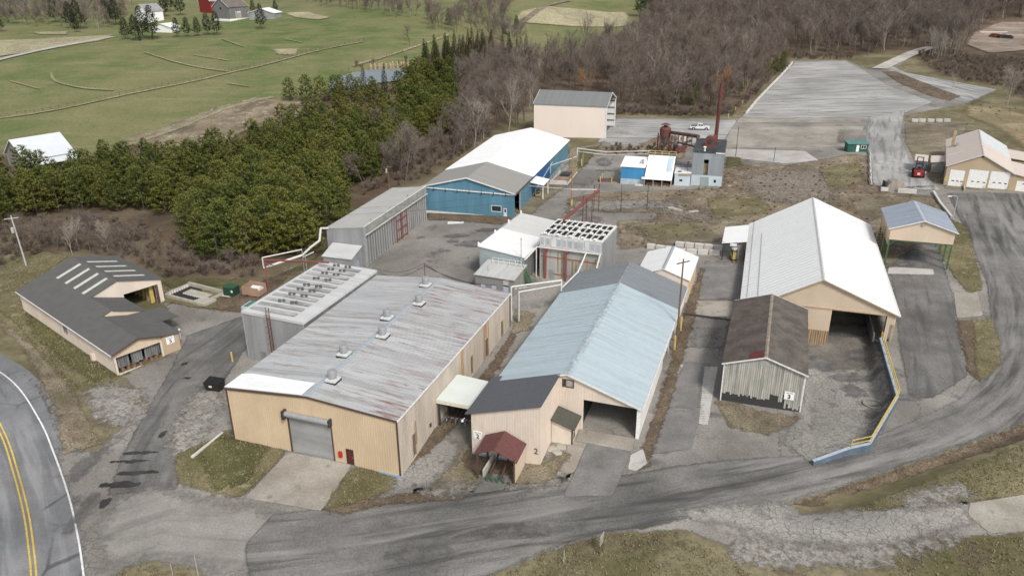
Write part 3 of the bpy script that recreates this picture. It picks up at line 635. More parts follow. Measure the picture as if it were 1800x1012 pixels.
M_ink = flat('black sign lettering', (.02,.02,.02)); M_mar = flat('maroon door paint', (.10,.025,.02)); M_red = flat('red paint', (.45,.03,.02)); M_timber = paint('pale timber', (.42,.33,.21), .15, 1, (1,1,1))
M_pole = flat('galvanised pole', (.50,.50,.49), .5, .2); M_fl = flat('lagging grey', (.5,.5,.5)); M_orange = flat('orange rust', (.38,.15,.05))

def zof(x, y): return Ts(x, y)
class Bld:
    def __init__(s, name, label, cat, x, y, yaw, W, L, eL, eR=None, rh=None, ru=.5, group=None, z=None):
        s.W, s.L, s.eL, s.eR, s.rh, s.ru = W, L, eL, (eL if eR is None else eR), rh, ru*W
        s.z = (0.027456*(min(y,183.6)-100)+0.030811*x-0.41063*((min(y,183.6)-100)/50)**2) if z is None else z
        s.root = thing(name, label, cat, (x, y, s.z), R(yaw), group)
    def prof(s, drop=0.14, ends=None):
        if s.rh is None: p = [(0, s.eL), (s.W, s.eR)]
        else: p = [(0, s.eL), (s.ru, s.rh), (s.W, s.eR)]
        return [(a, h-drop) for a, h in p]
    def geo(s, side):
        W, L = s.W, s.L
        return {'front': ((0,0,0),(1,0,0),(0,1,0)), 'back': ((0,L,0),(1,0,0),(0,-1,0)), 'left': ((0,0,0),(0,1,0),(1,0,0)), 'right': ((W,0,0),(0,1,0),(-1,0,0))}[side]
    def wprof(s, side):
        if side in ('front', 'back'): return s.prof()
        h = (s.eL if side == 'left' else s.eR)-.14; return [(.152, h), (s.L-.152, h)]
    def wall(s, side, mat, holes=(), bot=-1.6, rib=None, ribmat=None, label=None, ribw=.05, ribd=.035):
        A, d, n = s.geo(side); p = s.wprof(side)
        o = MB().wall(A, d, n, p, bot, holes).build('wall', mat, s.root, label)
        if rib: MB().ribs(A, d, n, p, bot, holes, rib, ribw, ribd).build('wall_rib', ribmat or mat, o, kind='stuff')
        return o
    def roofs(s, mats, over=.35, v0=None, v1=None, t=.12, rib=None, label=None, lift=0.0, ribw=.075):
        """one slab per slope, overhanging by over"""
        v0 = -over if v0 is None else v0; v1 = s.L+over if v1 is None else v1
        out = []
        def slope(u0, h0, u1, h1, m, nm='roof_slope'):
            o = MB().slab([(u0,v0,h0),(u1,v0,h1),(u1,v1,h1),(u0,v1,h0)], t).build(nm, m, s.root)
            if rib:
                b = MB(); k = v0+rib/2; dd = Vector((u1-u0, 0, h1-h0))
                while k < v1:
                    b.beam((u0, k, h0+.02), (u1, k, h1+.02), ribw, ribw*.9); k += rib
                b.build('roof_rib', m, o, kind='stuff')
            out.append(o)
        m = mats if isinstance(mats, (list, tuple)) else (mats, mats)
        eL, eR = s.eL+lift, s.eR+lift
        if s.rh is None:
            sl = (eR-eL)/s.W; slope(-over, eL-sl*over, s.W+over, eR+sl*over, m[0])
        else:
            rh = s.rh+lift; a = (rh-eL)/s.ru; b = (rh-eR)/(s.W-s.ru)
            slope(-over, eL-a*over, s.ru-.003, rh, m[0]); slope(s.ru+.003, rh, s.W+over, eR-b*over, m[1])
        return out
    def ridge(s, mat, v0, v1, w=.35, lift=.0):
        a = (s.rh-s.eL)/s.ru; b = (s.rh-s.eR)/(s.W-s.ru); h = s.rh+lift+.04
        return MB().slab([(s.ru-w,v0,h-a*w),(s.ru,v0,h),(s.ru,v1,h),(s.ru-w,v1,h-a*w)], .03).slab([(s.ru,v0,h),(s.ru+w,v0,h-b*w),(s.ru+w,v1,h-b*w),(s.ru,v1,h)], .03).build('ridge_cap', mat, s.root)
    def verge(s, mat, over=.35, w=.22, v=None, lift=0, back=True):
        for vv in ([-over-.04] + ([s.L+over+.04] if back else [])) if v is None else [v]:
            a = (s.rh-s.eL)/s.ru; b = (s.rh-s.eR)/(s.W-s.ru); dz = -.06+lift
            m = MB(); m.beam((-over, vv, s.eL-a*over+dz), (s.ru, vv, s.rh+dz), .06, w); m.beam((s.ru, vv, s.rh+dz), (s.W+over, vv, s.eR-b*over+dz), .06, w)
            m.build('bargeboard', mat, s.root)
    def part(s, name, mb, mat, label=None, parent=None, kind=None, smooth=False): return mb.build(name, mat, parent or s.root, label, kind, smooth)
    def trim(s, mat, bot=-1.2, w=.16):
        W, L = s.W, s.L
        for u, v, h in ((0,0,s.eL),(W,0,s.eR),(W,L,s.eR),(0,L,s.eL)):
            m = MB(); m.box((u-w/2-.02*(1 if u == 0 else -1), v-w/2, bot), (u+w/2, v+w/2, h-.15)); m.build('corner_trim', mat, s.root)
        return None
def sign(parent, A, d, nrm, w, h, txt, mat_board, name='sign_board'):
    """flat sign: A = lower left corner, d along, nrm outwards"""
    A, d, n = Vector(A), Vector(d).normalized(), Vector(nrm).normalized(); z = Vector((0,0,1))
    b = MB().prism([A, A+d*w, A+d*w+z*h, A+z*h], n*.04).build(name, mat_board, parent)
    letters(txt, A+d*w*.5+z*h*.14+n*.06, d, n, h*.74, b)
    # the line of small print above the number cannot be read in the photograph: plain word-length marks
    for x0, x1 in ((.14, .50), (.56, .86)): MB().prism([A+d*w*x0+z*h*.80+n*.045, A+d*w*x1+z*h*.80+n*.045, A+d*w*x1+z*h*.87+n*.045, A+d*w*x0+z*h*.87+n*.045], n*.008).build('small_print', flat('faded print', (.16,.16,.16)), b)
    return b
def letters(t, pos, d, n, size, parent, mat=None, name='lettering', depth=.012):
    cu = bpy.data.curves.new('lettering', 'FONT'); cu.body = t; cu.size = size; cu.align_x = 'CENTER'; cu.extrude = depth; cu.offset = .02*size
    tmp = bpy.data.objects.new('tmp', cu); C.objects.link(tmp); dg = bpy.context.evaluated_depsgraph_get()
    me = bpy.data.meshes.new_from_object(tmp.evaluated_get(dg)); bpy.data.objects.remove(tmp)
    M = Matrix((d, Vector((0,0,1)), n)).transposed().to_4x4(); M.translation = pos; me.transform(M)
    o = bpy.data.objects.new(name, me); C.objects.link(o); me.materials.clear(); me.materials.append(mat or M_ink); o.parent = parent; return o

# ============================================================ tan building with roof vents (front left)
A = Bld('warehouse', 'large tan steel warehouse with rust streaked roof and six roof vents', 'warehouse', -32.48, 76.63, -19.71, 21.52, 35.15, 7.01, 7.17, 8.0, .5)
doorH = (7.95, 13.35, .0, 5.15); manH = (15.05, 15.85, .1, 2.1)
fw = A.wall('front', W_tan, [doorH, manH], rib=.30, ribw=.06)
A.wall('left', W_tan, rib=.3)
rw_h = [(25.3, 26.4, 1.5, 4.3), (31.4, 32.2, 1.4, 4.2), (20.2, 20.8, 1.7, 4.3), (3.2, 3.9, .3, 3.2)]
A.wall('right', W_creamr, rw_h, rib=.42, ribw=.09, ribd=.05, bot=-.55); A.wall('back', W_creamr, rib=.4)
A.roofs([R_stain, R_stained2], .12, rib=.5)
A.ridge(flat('pale blue ridge flashing', (.36,.405,.44)), -.14, 35.3, .38)
m = MB().slab([(-.13,-.13,7.045),(10.2,-.13,7.975),(10.2,2.6,7.975),(1.3,3.3,7.18),(-.13,3.0,7.045)], .02); m.v = [(x, y, z+.09) for x, y, z in m.v]; A.part('roof_sheet', m, R_bwhite, 'clean white roof sheet at the front left corner')
A.part('fascia', MB().beam((-.15,-.17,6.9),(10.76,-.17,7.9),.08,.22).beam((10.76,-.17,7.9),(21.66,-.17,7.06),.08,.22), T_brown)
A.part('gutter', MB().beam((21.68,-.1,7.0),(21.68,35.2,7.0),.12,.16), T_white)
A.trim(T_brown)
dr = A.part('roller_door', MB().box((7.98,.05,.0),(13.32,.1,5.15)), M_shut)
m = MB(); k = .1
while k < 5.1: m.beam((7.98,.045,k),(13.32,.045,k),.02,.07); k += .16
A.part('shutter_slat', m, M_shut, parent=dr, kind='stuff')
A.part('shutter_housing', MB().tube((7.85,-.3,5.3),(13.5,-.3,5.3),.33,n=14), M_steel, smooth=False)
A.part('housing_bracket', MB().box((13.4,-.62,4.85),(13.62,0,5.7)), T_dark); A.part('housing_bracket', MB().box((7.55,-.7,4.7),(7.85,0,5.75)), T_dark)
[A.part('door_frame', MB().box((x,-.06,-.1),(x+.15,.14,5.15)), T_brown) for x in (7.8, 13.35)]
md = A.part('door', MB().box((15.09,.03,.1),(15.81,.08,2.06)), M_mar, 'maroon side door'); A.part('door_handle', MB().box((15.7,-.03,1.05),(15.78,.03,1.1)), M_steel, parent=md)
A.part('door_frame', MB().box((14.99,-.05,.05),(15.06,.1,2.16)).box((15.84,-.05,.05),(15.91,.1,2.16)).box((15.06,-.05,2.1),(15.84,.1,2.16)), T_dark)
A.part('alarm_box', MB().box((14.1,-.25,.95),(14.5,0,1.65)).tube((14.3,-.3,1.3),(14.3,-.22,1.3),.16,n=10), M_red)
A.part('foundation', MB().box((18.9,-.10,-1.6),(21.72,.03,.12)), W_bluebase, 'blue painted foundation at the front right corner')
A.part('foundation', MB().box((21.50,.2,-1.8),(21.6,35.1,-.5)), W_conc)
A.part('foundation_ledge', MB().beam((21.7,0,-.35),(21.7,35.1,.05),.25,.3), flat('rusty ledge', (.20,.10,.065)))
for (a,b,c,d) in rw_h: 
    w = A.part('door', MB().box((21.40,a+.03,c),(21.46,b-.03,d)), flat('brown grey door', (.17,.13,.11)))
    A.part('door_frame', MB().box((21.36,a-.07,c),(21.60,a,d+.07)).box((21.36,b,c),(21.60,b+.07,d+.07)).box((21.36,a,d),(21.60,b,d+.07)), M_timber, parent=w)
for a, b, c, d, mm in ((24.9,25.25,-.3,6.8,M_orange),(26.45,26.75,-.3,6.8,M_orange),(25.6,25.95,4.4,6.8,M_orange),(17.2,18.0,2.2,6.7,flat('ochre stain', (.46,.27,.10))),(3.9,4.3,1.5,4.5,flat('pale rust', (.34,.2,.12)))):
    A.part('rusted_panel', MB().box((21.52,a,c),(21.556,b,d)), mm, 'rusted wall panel')
A.part('sign_plate', MB().box((21.50,7.6,1.5),(21.60,8.0,2.0)), T_dark)
vents = []
vent = thing('roof_vent', 'x', 'roof vent'); 
vp = [MB().box((-.72,-.72,-.1),(.72,.72,.14)).build('curb', M_black, vent), MB().box((-.66,-.66,.1),(.66,.66,.38)).build('base', M_bw if False else flat('white vent base', (.62,.63,.62)), vent),
      MB().lathe((0,0,.38), [(.38,0),(.38,.2),(.5,.24),(.52,.95),(.45,1.0),(.45,1.05),(.1,1.1)], 16).build('hood', M_steel, vent)]
vl = ['steel roof vent on the tan warehouse, farthest of six, at the back of the ridge', 'steel roof vent, second from the back, right of the ridge flashing', 'steel roof vent, third from the back, left of the ridge on the tan warehouse', 'steel roof vent, fourth from the back, right of the ridge on the tan warehouse', 'steel roof vent, fifth from the back, left of the ridge by a dark stain', 'steel roof vent nearest the front, beside the bright white roof sheet']
ca, sa = math.cos(R(-19.71)), math.sin(R(-19.71))
def Aw(b, u, v, h=0):
    yaw = b.root.rotation_euler.z; c, s_ = math.cos(yaw), math.sin(yaw); l = b.root.location
    return Vector((l.x+u*c-v*s_, l.y+u*s_+v*c, l.z+h))
for i, (u, v) in enumerate(((9.85,31.9),(11.75,25.8),(9.8,20.3),(11.75,15.4),(9.7,9.6),(11.7,3.8))):
    loc = Aw(A, u, v, 8.0-.085*abs(u-10.76)-.0)
    if i == 0: vent.location = loc; vent.rotation_euler.z = A.root.rotation_euler.z; tag(vent, vl[0], 'roof vent', 'vents on the tan warehouse roof')
    else: copy_thing(vent, [(p, []) for p in vp], loc, A.root.rotation_euler.z, vl[i], 'vents on the tan warehouse roof')

def grounded(p): return Vector((p.x, p.y, Ts(p.x, p.y)))
# ============================================================ canopy with conveyor between the two front buildings
cv = Bld('canopy', 'pale lean-to canopy bridging the tan warehouse and the blue roofed building', 'canopy', -32.48, 76.63, -19.71, 21.52, 35.15, 7, z=A.z)
cv.part('roof', MB().slab([(20.0+1.6,9.5,4.25),(26.0,9.5,4.0),(26.0,15.7,4.0),(21.6,15.7,4.25)], .1), R_white if False else paint('mint white roof', (.66,.70,.66), .03, .4))
cv.part('roof_extension', MB().slab([(20.0+1.6,9.5,4.25),(21.6,15.7,4.25),(21.62,15.7,4.25),(21.62,9.5,4.25)], .1), T_white)
cv.part('fascia', MB().box((21.6,9.42,3.75),(26.05,9.5,4.22)), flat('ivory fascia', (.68,.66,.56)))
for u, v in ((21.9,9.6),(21.9,12.3),(22.0,15.5),(25.9,15.5)): cv.part('post', MB().box((u-.09,v-.09,-1.5),(u+.09,v+.09,4.1)), T_dark)
cv.part('brace', MB().beam((21.9,9.7,3.6),(21.9,12.2,1.6),.08), T_dark)
ck = thing('conveyor', 'dark steel log conveyor racks under the pale canopy', 'conveyor', A.root.location, A.root.rotation_euler.z)
for k in range(6):
    u = 22.6+k*.62; MB().beam((u,10.0,1.0+.1*k),(u+.2,18,2.2),.10,.16).build('rail', T_dark, ck)
for v, h in ((11.2,.9),(13.5,1.3),(15.8,1.6)): MB().beam((22.3,v,h),(26,v,h+.1),.14,.2).build('crossbeam', M_steel, ck)
for u in (22.4,23.6,24.8,25.9):
    for v in (10.4,13.6,16.5): MB().box((u-.06,v-.06,-1.3),(u+.06,v+.06,1.2)).build('leg', T_grey, ck)
MB().beam((22.2,9.9,.45),(25.4,9.9,.45),.35,.22).build('front_beam', flat('mossy timber', (.30,.28,.18)), ck)

# ============================================================ building 2, pale blue roof
B = Bld('sawmill_building', 'long cream building with pale blue roof and dark open bay, marked 2', 'building', -1.94, 79.89, -19.63, 17.09, 36.0, 4.5, 4.4, 7.29, .51)
bay = (10.6, 16.75, -.4, 4.18); win = (8.15, 9.35, 5.5, 6.4)
B.wall('front', W_cream, [bay, win, (0, 7.68, -2, 4.5)], rib=.32, ribw=.05)
B.wall('left', W_creamr, rib=.4); B.wall('right', paint('white side siding', (.66,.65,.63), .05, .3, (1,1,.4), (.4,.35,.3), .3), [(16, 27, -.2, 2.2)], rib=.4); B.wall('back', W_cream, [(3, 13, -.4, 3.9)])
B.roofs(R_ltblue, .25, v0=-.3, v1=27.7, rib=.9, ribw=.05); B.roofs(R_grey, .35, v0=27.703, v1=36.2, lift=.06, rib=.9, ribw=.05)
B.part('ridge_cap', MB().slab([(8.3,-.3,7.27),(8.72,-.3,7.36),(8.72,27.7,7.36),(8.3,27.7,7.27)], .02).slab([(8.725,-.3,7.36),(9.1,-.3,7.27),(9.1,27.7,7.27),(8.725,27.7,7.36)], .02), paint('worn pale ridge', (.42,.49,.52), .2, 2, (1,1,1), (.25,.28,.29), .8))
B.part('ridge_cap', MB().slab([(8.4,27.71,7.36),(8.72,27.71,7.42),(8.72,36.2,7.42),(8.4,36.2,7.36)], .02), paint('patchy grey ridge', (.33,.34,.35), .25, 2, (1,1,1), (.5,.5,.5), .8))
B.part('bargeboard', MB().beam((8.7,-.33,7.22),(17.3,-.33,4.28),.06,.2).beam((7.6,-.33,6.93),(8.7,-.33,7.22),.06,.2), T_white)
B.part('gutter', MB().beam((17.42,-.25,4.28),(17.42,36.1,4.28),.13,.15), T_white)
B.part('corner_post', MB().box((16.78,-.08,-.6),(17.15,.2,4.4)), flat('clean white corner', (.8,.8,.79)))
B.part('shuttered_window', MB().box((8.18,.04,5.52),(9.32,.1,6.38)), paint('grey board', (.4,.38,.36), .25, 2)); B.part('window_frame', MB().box((8.05,-.04,5.42),(8.16,.1,6.48)).box((9.34,-.04,5.42),(9.45,.1,6.48)).box((8.16,-.04,6.39),(9.34,.1,6.48)).box((8.16,-.04,5.42),(9.34,.1,5.51)), T_brown)
B.part('window_pane', MB().box((8.2,.02,5.56),(8.5,.05,6.34)), M_glass)
B.part('threshold', MB().box((10.6,-.25,-.9),(16.8,.2,-.35)), W_conc)
B.part('floor', MB().box((10.0,.2,-.6),(16.9,35.6,-.33)), paint('oily concrete floor', (.17,.165,.14), .35, .3, (1,1,1), (.05,.05,.045), .9, .8))
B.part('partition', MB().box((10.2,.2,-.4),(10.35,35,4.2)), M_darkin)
for k in range(8): B.part('roof_truss', MB().beam((.5,1.5+k*4.4,4.2),(16.9,1.5+k*4.4,4.2),.12,.25), T_dark)
# annex
ax0, ax1, av = -.35, 7.68, -7.0
pf = [(0, 4.35), (ax1-ax0, 6.82)]
B.part('annex_wall', MB().wall((ax0,av,0),(1,0,0),(0,1,0), pf, -.75), W_cream, 'front wall of the lean-to annex')
o = B.part('annex_wall', MB().wall((ax1,av+.15,0),(0,1,0),(-1,0,0), [(0,6.8),(6.85,6.8)], -1.6), W_cream)
B.part('annex_wall', MB().wall((ax0,av+.15,0),(0,1,0),(1,0,0), [(0,4.33),(6.85,4.33)], -1.6), W_cream)
B.part('annex_wall_rib', MB().ribs((ax0,av,0),(1,0,0),(0,1,0), pf, -.75, (), .3, .04, .025), W_cream, kind='stuff')
B.part('annex_wall_rib', MB().ribs((ax1,av,0),(0,1,0),(-1,0,0), [(0,6.8),(7,6.8)], -.6, (), .3, .04, .025), W_cream, kind='stuff')
B.part('annex_roof', MB().slab([(-.95,-7.35,4.36),(7.85,-7.35,7.07),(7.85,-.02,7.07),(-.95,-.02,4.36)], .12).slab([(-.95,-.02,4.36),(.3,-.02,4.745),(.3,1.2,4.745),(-.95,1.2,4.36)], .12), R_dkgrey, 'dark grey lean-to roof')
B.part('foundation', MB().box((ax0-.03,av-.05,-2.2),(ax1+.03,av+.2,-.75)), W_bluebase, 'pale blue foundation')
B.part('side_door', MB().box((ax1,-1.9,-1.3),(ax1+.05,-.9,1.2)), M_wdoor)
sign(B.root, (-.12,av-.03,1.15), (1,0,0), (0,-1,0), 1.05, 1.0, '2', M_wdoor)
letters('2', Vector((7.2,av-.04,.72)), Vector((1,0,0)), Vector((0,-1,0)), 1.0, B.root, flat('brown lettering', (.16,.12,.10)), 'wall_number')
B.part('wall_lamp', MB().beam((-.9,-7.5,3.9),(-.9,-8.1,4.05),.06).lathe((-.9,-8.2,3.9),[(.16,0),(.12,.15),(.03,.2)],10), T_white)
# small lean-to shed in front of the blue roofed gable
S = thing('lean_to_shed', 'small cream lean-to shed with ribbed dark olive roof beside the open bay', 'shed', B.root.location, B.root.rotation_euler.z)
MB().wall((7.75,-3.0,0),(1,0,0),(0,1,0), [(0,2.75),(2.4,2.05)], -1.4).build('wall', W_cream, S)
MB().wall((10.15,-2.85,0),(0,1,0),(-1,0,0), [(0,2.03),(2.65,2.03)], -1.4, [(.5,1.1,.2,1.1)]).build('wall', W_cream, S)
r_ = MB().slab([(7.72,-3.35,2.95),(10.5,-3.35,2.12),(10.5,-.2,2.12),(7.72,-.2,2.95)], .1).build('roof', R_olive, S)
m = MB(); k = -3.3
while k < -.2: m.beam((7.72,k,2.965),(10.5,k,2.135),.05,.05); k += .3
m.build('roof_rib', flat('olive rib', (.12,.12,.10)), r_, kind='stuff')
MB().box((10.08,-3.06,-1.4),(10.24,-2.9,2.05)).build('corner_post', T_brown, S); MB().box((10.12,-2.3,.25),(10.17,-1.8,1.1)).build('window', M_glass, S)
# porch with maroon roof and log chute
S = thing('loading_porch', 'small open porch with maroon ribbed roof below the sign marked 2', 'porch', B.root.location, B.root.rotation_euler.z)
rs = []
for pts in ([(1.45,-10.7,1.85),(3.75,-10.7,2.85),(3.75,-7.45,3.15),(1.45,-7.45,2.15)], [(3.76,-10.7,2.85),(6.25,-10.7,1.75),(6.25,-7.45,2.05),(3.76,-7.45,3.15)]):
    r_ = MB().slab(pts, .07).build('roof_slope', R_maroon, S); m = MB(); k = 0
    while k <= 1.0:
        a = Vector(pts[0]).lerp(Vector(pts[3]), k); b = Vector(pts[1]).lerp(Vector(pts[2]), k); m.beam(a+Vector((0,0,.02)), b+Vector((0,0,.02)), .04, .04); k += .1
    m.build('roof_rib', R_maroon, r_, kind='stuff')
for u, v in ((1.75,-10.5),(5.9,-10.5),(1.75,-7.6)): MB().box((u-.09,v-.09,-2.6),(u+.09,v+.09,2.0)).build('post', T_brown, S)
MB().box((5.9,-10.5,-1.6),(6.0,-7.3,1.55)).build('side_wall', W_peach, S, 'cream side panel'); MB().box((2.2,-7.25,.2),(5.4,-7.15,1.9)).build('back_panel', W_peach, S)
ch = thing('log_chute', 'brown steel log chute on green legs under the maroon porch roof', 'chute', B.root.location, B.root.rotation_euler.z)
for u in (3.3,4.6): MB().beam((u,-10.9,-.35),(u-.1,-7.2,.7),.14,.3).build('rail', T_brown, ch)
for u in (2.9,3.5,4.1,4.8): MB().box((u-.06,-10.9,-2.5),(u+.06,-10.7,-.3)).build('leg', M_green, ch)
MB().box((2.2,-10.3,-1.9),(2.4,-7.2,-.3)).build('side_ramp', W_concw, ch)
# white roofed extension behind
B2 = Bld('rear_extension', 'cream block with white gable roof behind the grey roof of building 2', 'building', *Aw(B, 9.6, 36.4).xy, -19.63, 7.8, 10.0, 4.0, 4.0, 5.35, .5)
B2.wall('front', W_cream); B2.wall('right', W_tan, rib=.4); B2.wall('left', W_tan); B2.wall('back', W_tan); B2.roofs(R_white, .25); B2.ridge(T_grey, -.25, 10.2, .25)

# ============================================================ building 3, big white roof
Cc = Bld('storage_shed', 'very large white roofed shed with peach gable and wide open bay', 'shed', 32.52, 100.03, -17.75, 19.83, 39.81, 2.75, 4.6, 8.57, .51)
Cc.wall('front', W_peach, [(11.8, 18.75, -3, 4.25), (19.2, 19.83, -3, 3.0)], bot=-2.2, rib=.3, ribw=.045)
Cc.wall('left', W_peach, [(30, 38, -1, 2.2)], rib=.4); Cc.wall('right', paint('peach side', (.55,.42,.30), .06, .3), [(0.3, 8, -3, 2.6), (10, 37, 1.0, 3.2)], rib=.4); Cc.wall('back', W_peach, [(3, 17, -1, 3.5)])
Cc.roofs(R_white, .35, v0=-.35, v1=39.9, rib=1.1, ribw=.05); Cc.ridge(flat('grey white ridge', (.52,.52,.51)), -.35, 39.9, .22)
Cc.part('bargeboard', MB().beam((-.3,-.38,2.55),(10.1,-.38,8.48),.06,.16).beam((10.1,-.38,8.48),(20.1,-.38,4.4),.06,.16), flat('tan bargeboard', (.42,.32,.22)))
Cc.part('roof_seam', MB().beam((2.0,-.3,3.95),(2.0,31,3.95),.07,.04), T_grey); Cc.part('roof_seam', MB().beam((.55,-.3,3.11),(.55,39.8,3.11),.06,.04), T_grey)
Cc.part('gutter', MB().beam((20.22,-.3,4.45),(20.22,39.8,4.45),.2,.14), T_white)
Cc.part('post', MB().box((19.5,-.05,-1.2),(19.8,.25,3.0)), M_timber); Cc.part('lintel', MB().box((7.5,-.12,4.22),(19.9,.0,4.4)), flat('tan lintel', (.5,.38,.27)))
Cc.part('burnt_panel', MB().box((7.9,-.03,-2.2),(11.78,.0,.9)), paint('scorched siding', (.30,.20,.11), .3, 1.2, (2,1,.4), (.10,.07,.05), .9))
Cc.part('inner_wall', MB().box((17.6,.6,-2.3),(17.75,38,1.0)), paint('inner board wall', (.25,.24,.22), .2))
for k in range(9): Cc.part('roof_truss', MB().beam((.5,2+k*4.5,2.6),(19.5,2+k*4.5,3.6),.14,.28), T_dark)
for k in range(5): Cc.part('post', MB().box((18.9,1.5+k*6,-2.3),(19.1,1.7+k*6,4.2)), T_dark)
# side canopy with forklift
S = thing('side_canopy', 'white flat canopy on posts at the left side of the big white shed', 'canopy', Cc.root.location, Cc.root.rotation_euler.z)
MB().slab([(-4.35,24.0,3.95),(-.3,24.9,4.3),(-.3,33.7,4.4),(-4.35,32.3,4.05)], .12).build('roof', R_white, S)
MB().box((-3.0,24.0,3.5),(-1.9,24.2,3.95)).build('roof_flap', T_white, S)
for u, v in ((-4.1,24.4),(-4.1,32.0),(-.5,25.2)): MB().box((u-.1,v-.1,-1),(u+.1,v+.1,4.0)).build('post', T_dark, S)
MB().beam((-4.2,24.3,3.6),(-.4,25.1,3.8),.1,.25).build('beam', T_dark, S)
MB().box((-5,23.2,-1.0),(.0,24.2,-.05)).build('concrete_step', W_concw, S)

# old barn, building 3
D = Bld('old_barn', 'old grey board barn with rusty brown roof and sign marked 3', 'barn', 25.15, 81.21, -19.26, 9.08, 18.64, 5.37, 5.37, 6.89, .5)
D.wall('left', W_wood); D.wall('right', W_woodd); D.wall('back', W_wood); D.wall('front', T_dark)
hts = 0.0; k = 0; bi = 0; W_woodp = paint('bleached boards', (.47,.46,.41), .22, 1.3, (3,3,.2), (.20,.20,.15), .75, .9)
while k < 9.0:
    w = min(.24, 9.08-k); s0 = k+w/2; top = np.interp(s0, [0,4.54,9.08], [5.2,6.72,5.2]); rr = rnd.random()
    if 5.5 < s0 < 6.5: lo = 1.75+rnd.uniform(-.1,.1)
    elif 7.2 < s0: lo = .1+rnd.uniform(0,.4) if rr < .6 else .8
    elif rr < .14: lo = rnd.uniform(1.4, 2.8)
    elif s0 < 7.2: lo = .95+rnd.uniform(-.15,.25)
    D.part('board', MB().box((k+.012,-.035-rnd.uniform(0,.02),lo+.25),(k+w-.012,-.005,top)), W_woodp if bi % 3 else W_wood); bi += 1; k += w
D.roofs([R_rustbrown, R_rustgrey], .3); D.ridge(paint('pale rusty ridge', (.30,.25,.20), .25, 2, (1,1,1), (.16,.1,.07), .8), -.3, 18.9, .2); D.verge(T_white, .3, .16)
D.part('corner_board', MB().box((-.08,-.08,-1),(.06,.0,5.2)), T_white); D.part('corner_board', MB().box((9.0,-.08,-1),(9.16,.0,5.2)), T_white)
D.part('gable_vent', MB().box((4.0,-.09,5.7),(5.0,-.04,6.4)), paint('louvre', (.42,.42,.38), .2, 3, (1,1,3))); 
D.part('roof_patch', MB().slab([(2.6,-.2,6.295),(4.15,-.2,6.815),(4.15,1.6,6.815),(2.9,1.5,6.4)], .03), flat('dark red roof patch', (.14,.03,.025)))
D.part('boarded_window', MB().box((4.3,-.10,2.6),(4.7,-.04,4.0)), paint('faded boards', (.28,.30,.28), .2, 2))
sign(D.root, (7.1,-.1,1.72), (1,0,0), (0,-1,0), 1.1, 1.05, '3', M_wdoor)
D.part('sill_wall', MB().box((-.05,-.06,-1.5),(9.1,.1,.15)), W_woodd)

# retaining wall with yellow railing on the right of the pit
W_ = thing('retaining_wall', 'blue painted retaining wall with yellow railing curving beside the sunken yard', 'wall', Cc.root.location, Cc.root.rotation_euler.z)
line = [(18.3,-.6),(18.4,-8),(18.6,-15.9),(14.7,-26.2),(12.7,-27.4),(8.9,-30.3)]
zt = [1.1,1.0,.85,.2,.05,-.45]
m = MB()
for i in range(5):
    (a, b), (c, d) = line[i], line[i+1]; dv = Vector((c-a, d-b, 0)).normalized(); n = Vector((-dv.y, dv.x, 0))*.14
    m.add([(a-n.x,b-n.y,-3.5),(c-n.x,d-n.y,-3.5),(c+n.x,d+n.y,-3.5),(a+n.x,b+n.y,-3.5),(a-n.x,b-n.y,zt[i]),(c-n.x,d-n.y,zt[i+1]),(c+n.x,d+n.y,zt[i+1]),(a+n.x,b+n.y,zt[i])], [(0,3,2,1),(4,5,6,7),(0,1,5,4),(1,2,6,5),(2,3,7,6),(3,0,4,7)])
    MB().add([(a-n.x*1.15,b-n.y*1.15,zt[i]+.005),(c-n.x*1.15,d-n.y*1.15,zt[i+1]+.005),(c+n.x*1.15,d+n.y*1.15,zt[i+1]+.005),(a+n.x*1.15,b+n.y*1.15,zt[i]+.005),(a-n.x*1.15,b-n.y*1.15,zt[i]+.09),(c-n.x*1.15,d-n.y*1.15,zt[i+1]+.09),(c+n.x*1.15,d+n.y*1.15,zt[i+1]+.09),(a+n.x*1.15,b+n.y*1.15,zt[i]+.09)], [(0,3,2,1),(4,5,6,7),(0,1,5,4),(1,2,6,5),(2,3,7,6),(3,0,4,7)]).build('coping', flat('pale blue coping', (.40,.46,.52)), W_)
m.build('wall_face', paint('worn blue wall paint', (.11,.15,.205), .15, .6, (1,1,.5), (.22,.26,.3), .5), W_)
rl = thing('railing', 'yellow pipe railing along the top of the blue retaining wall', 'railing', Cc.root.location, Cc.root.rotation_euler.z)
for i in range(4):
    a = Vector((*line[i], zt[i])); b = Vector((*line[i+1], zt[i+1]))
    for h in (.5, 1.0): MB().beam(a+Vector((.1,0,h)), b+Vector((.1,0,h)), .085).build('rail', M_yel, rl)
    n = max(1, int((b-a).length/1.9))
    for k in range(n+(1 if i == 3 else 0)):
        q = a.lerp(b, k/n); MB().beam(q+Vector((.1,0,0)), q+Vector((.1,0,1.05)), .09).build('post', M_yel, rl)

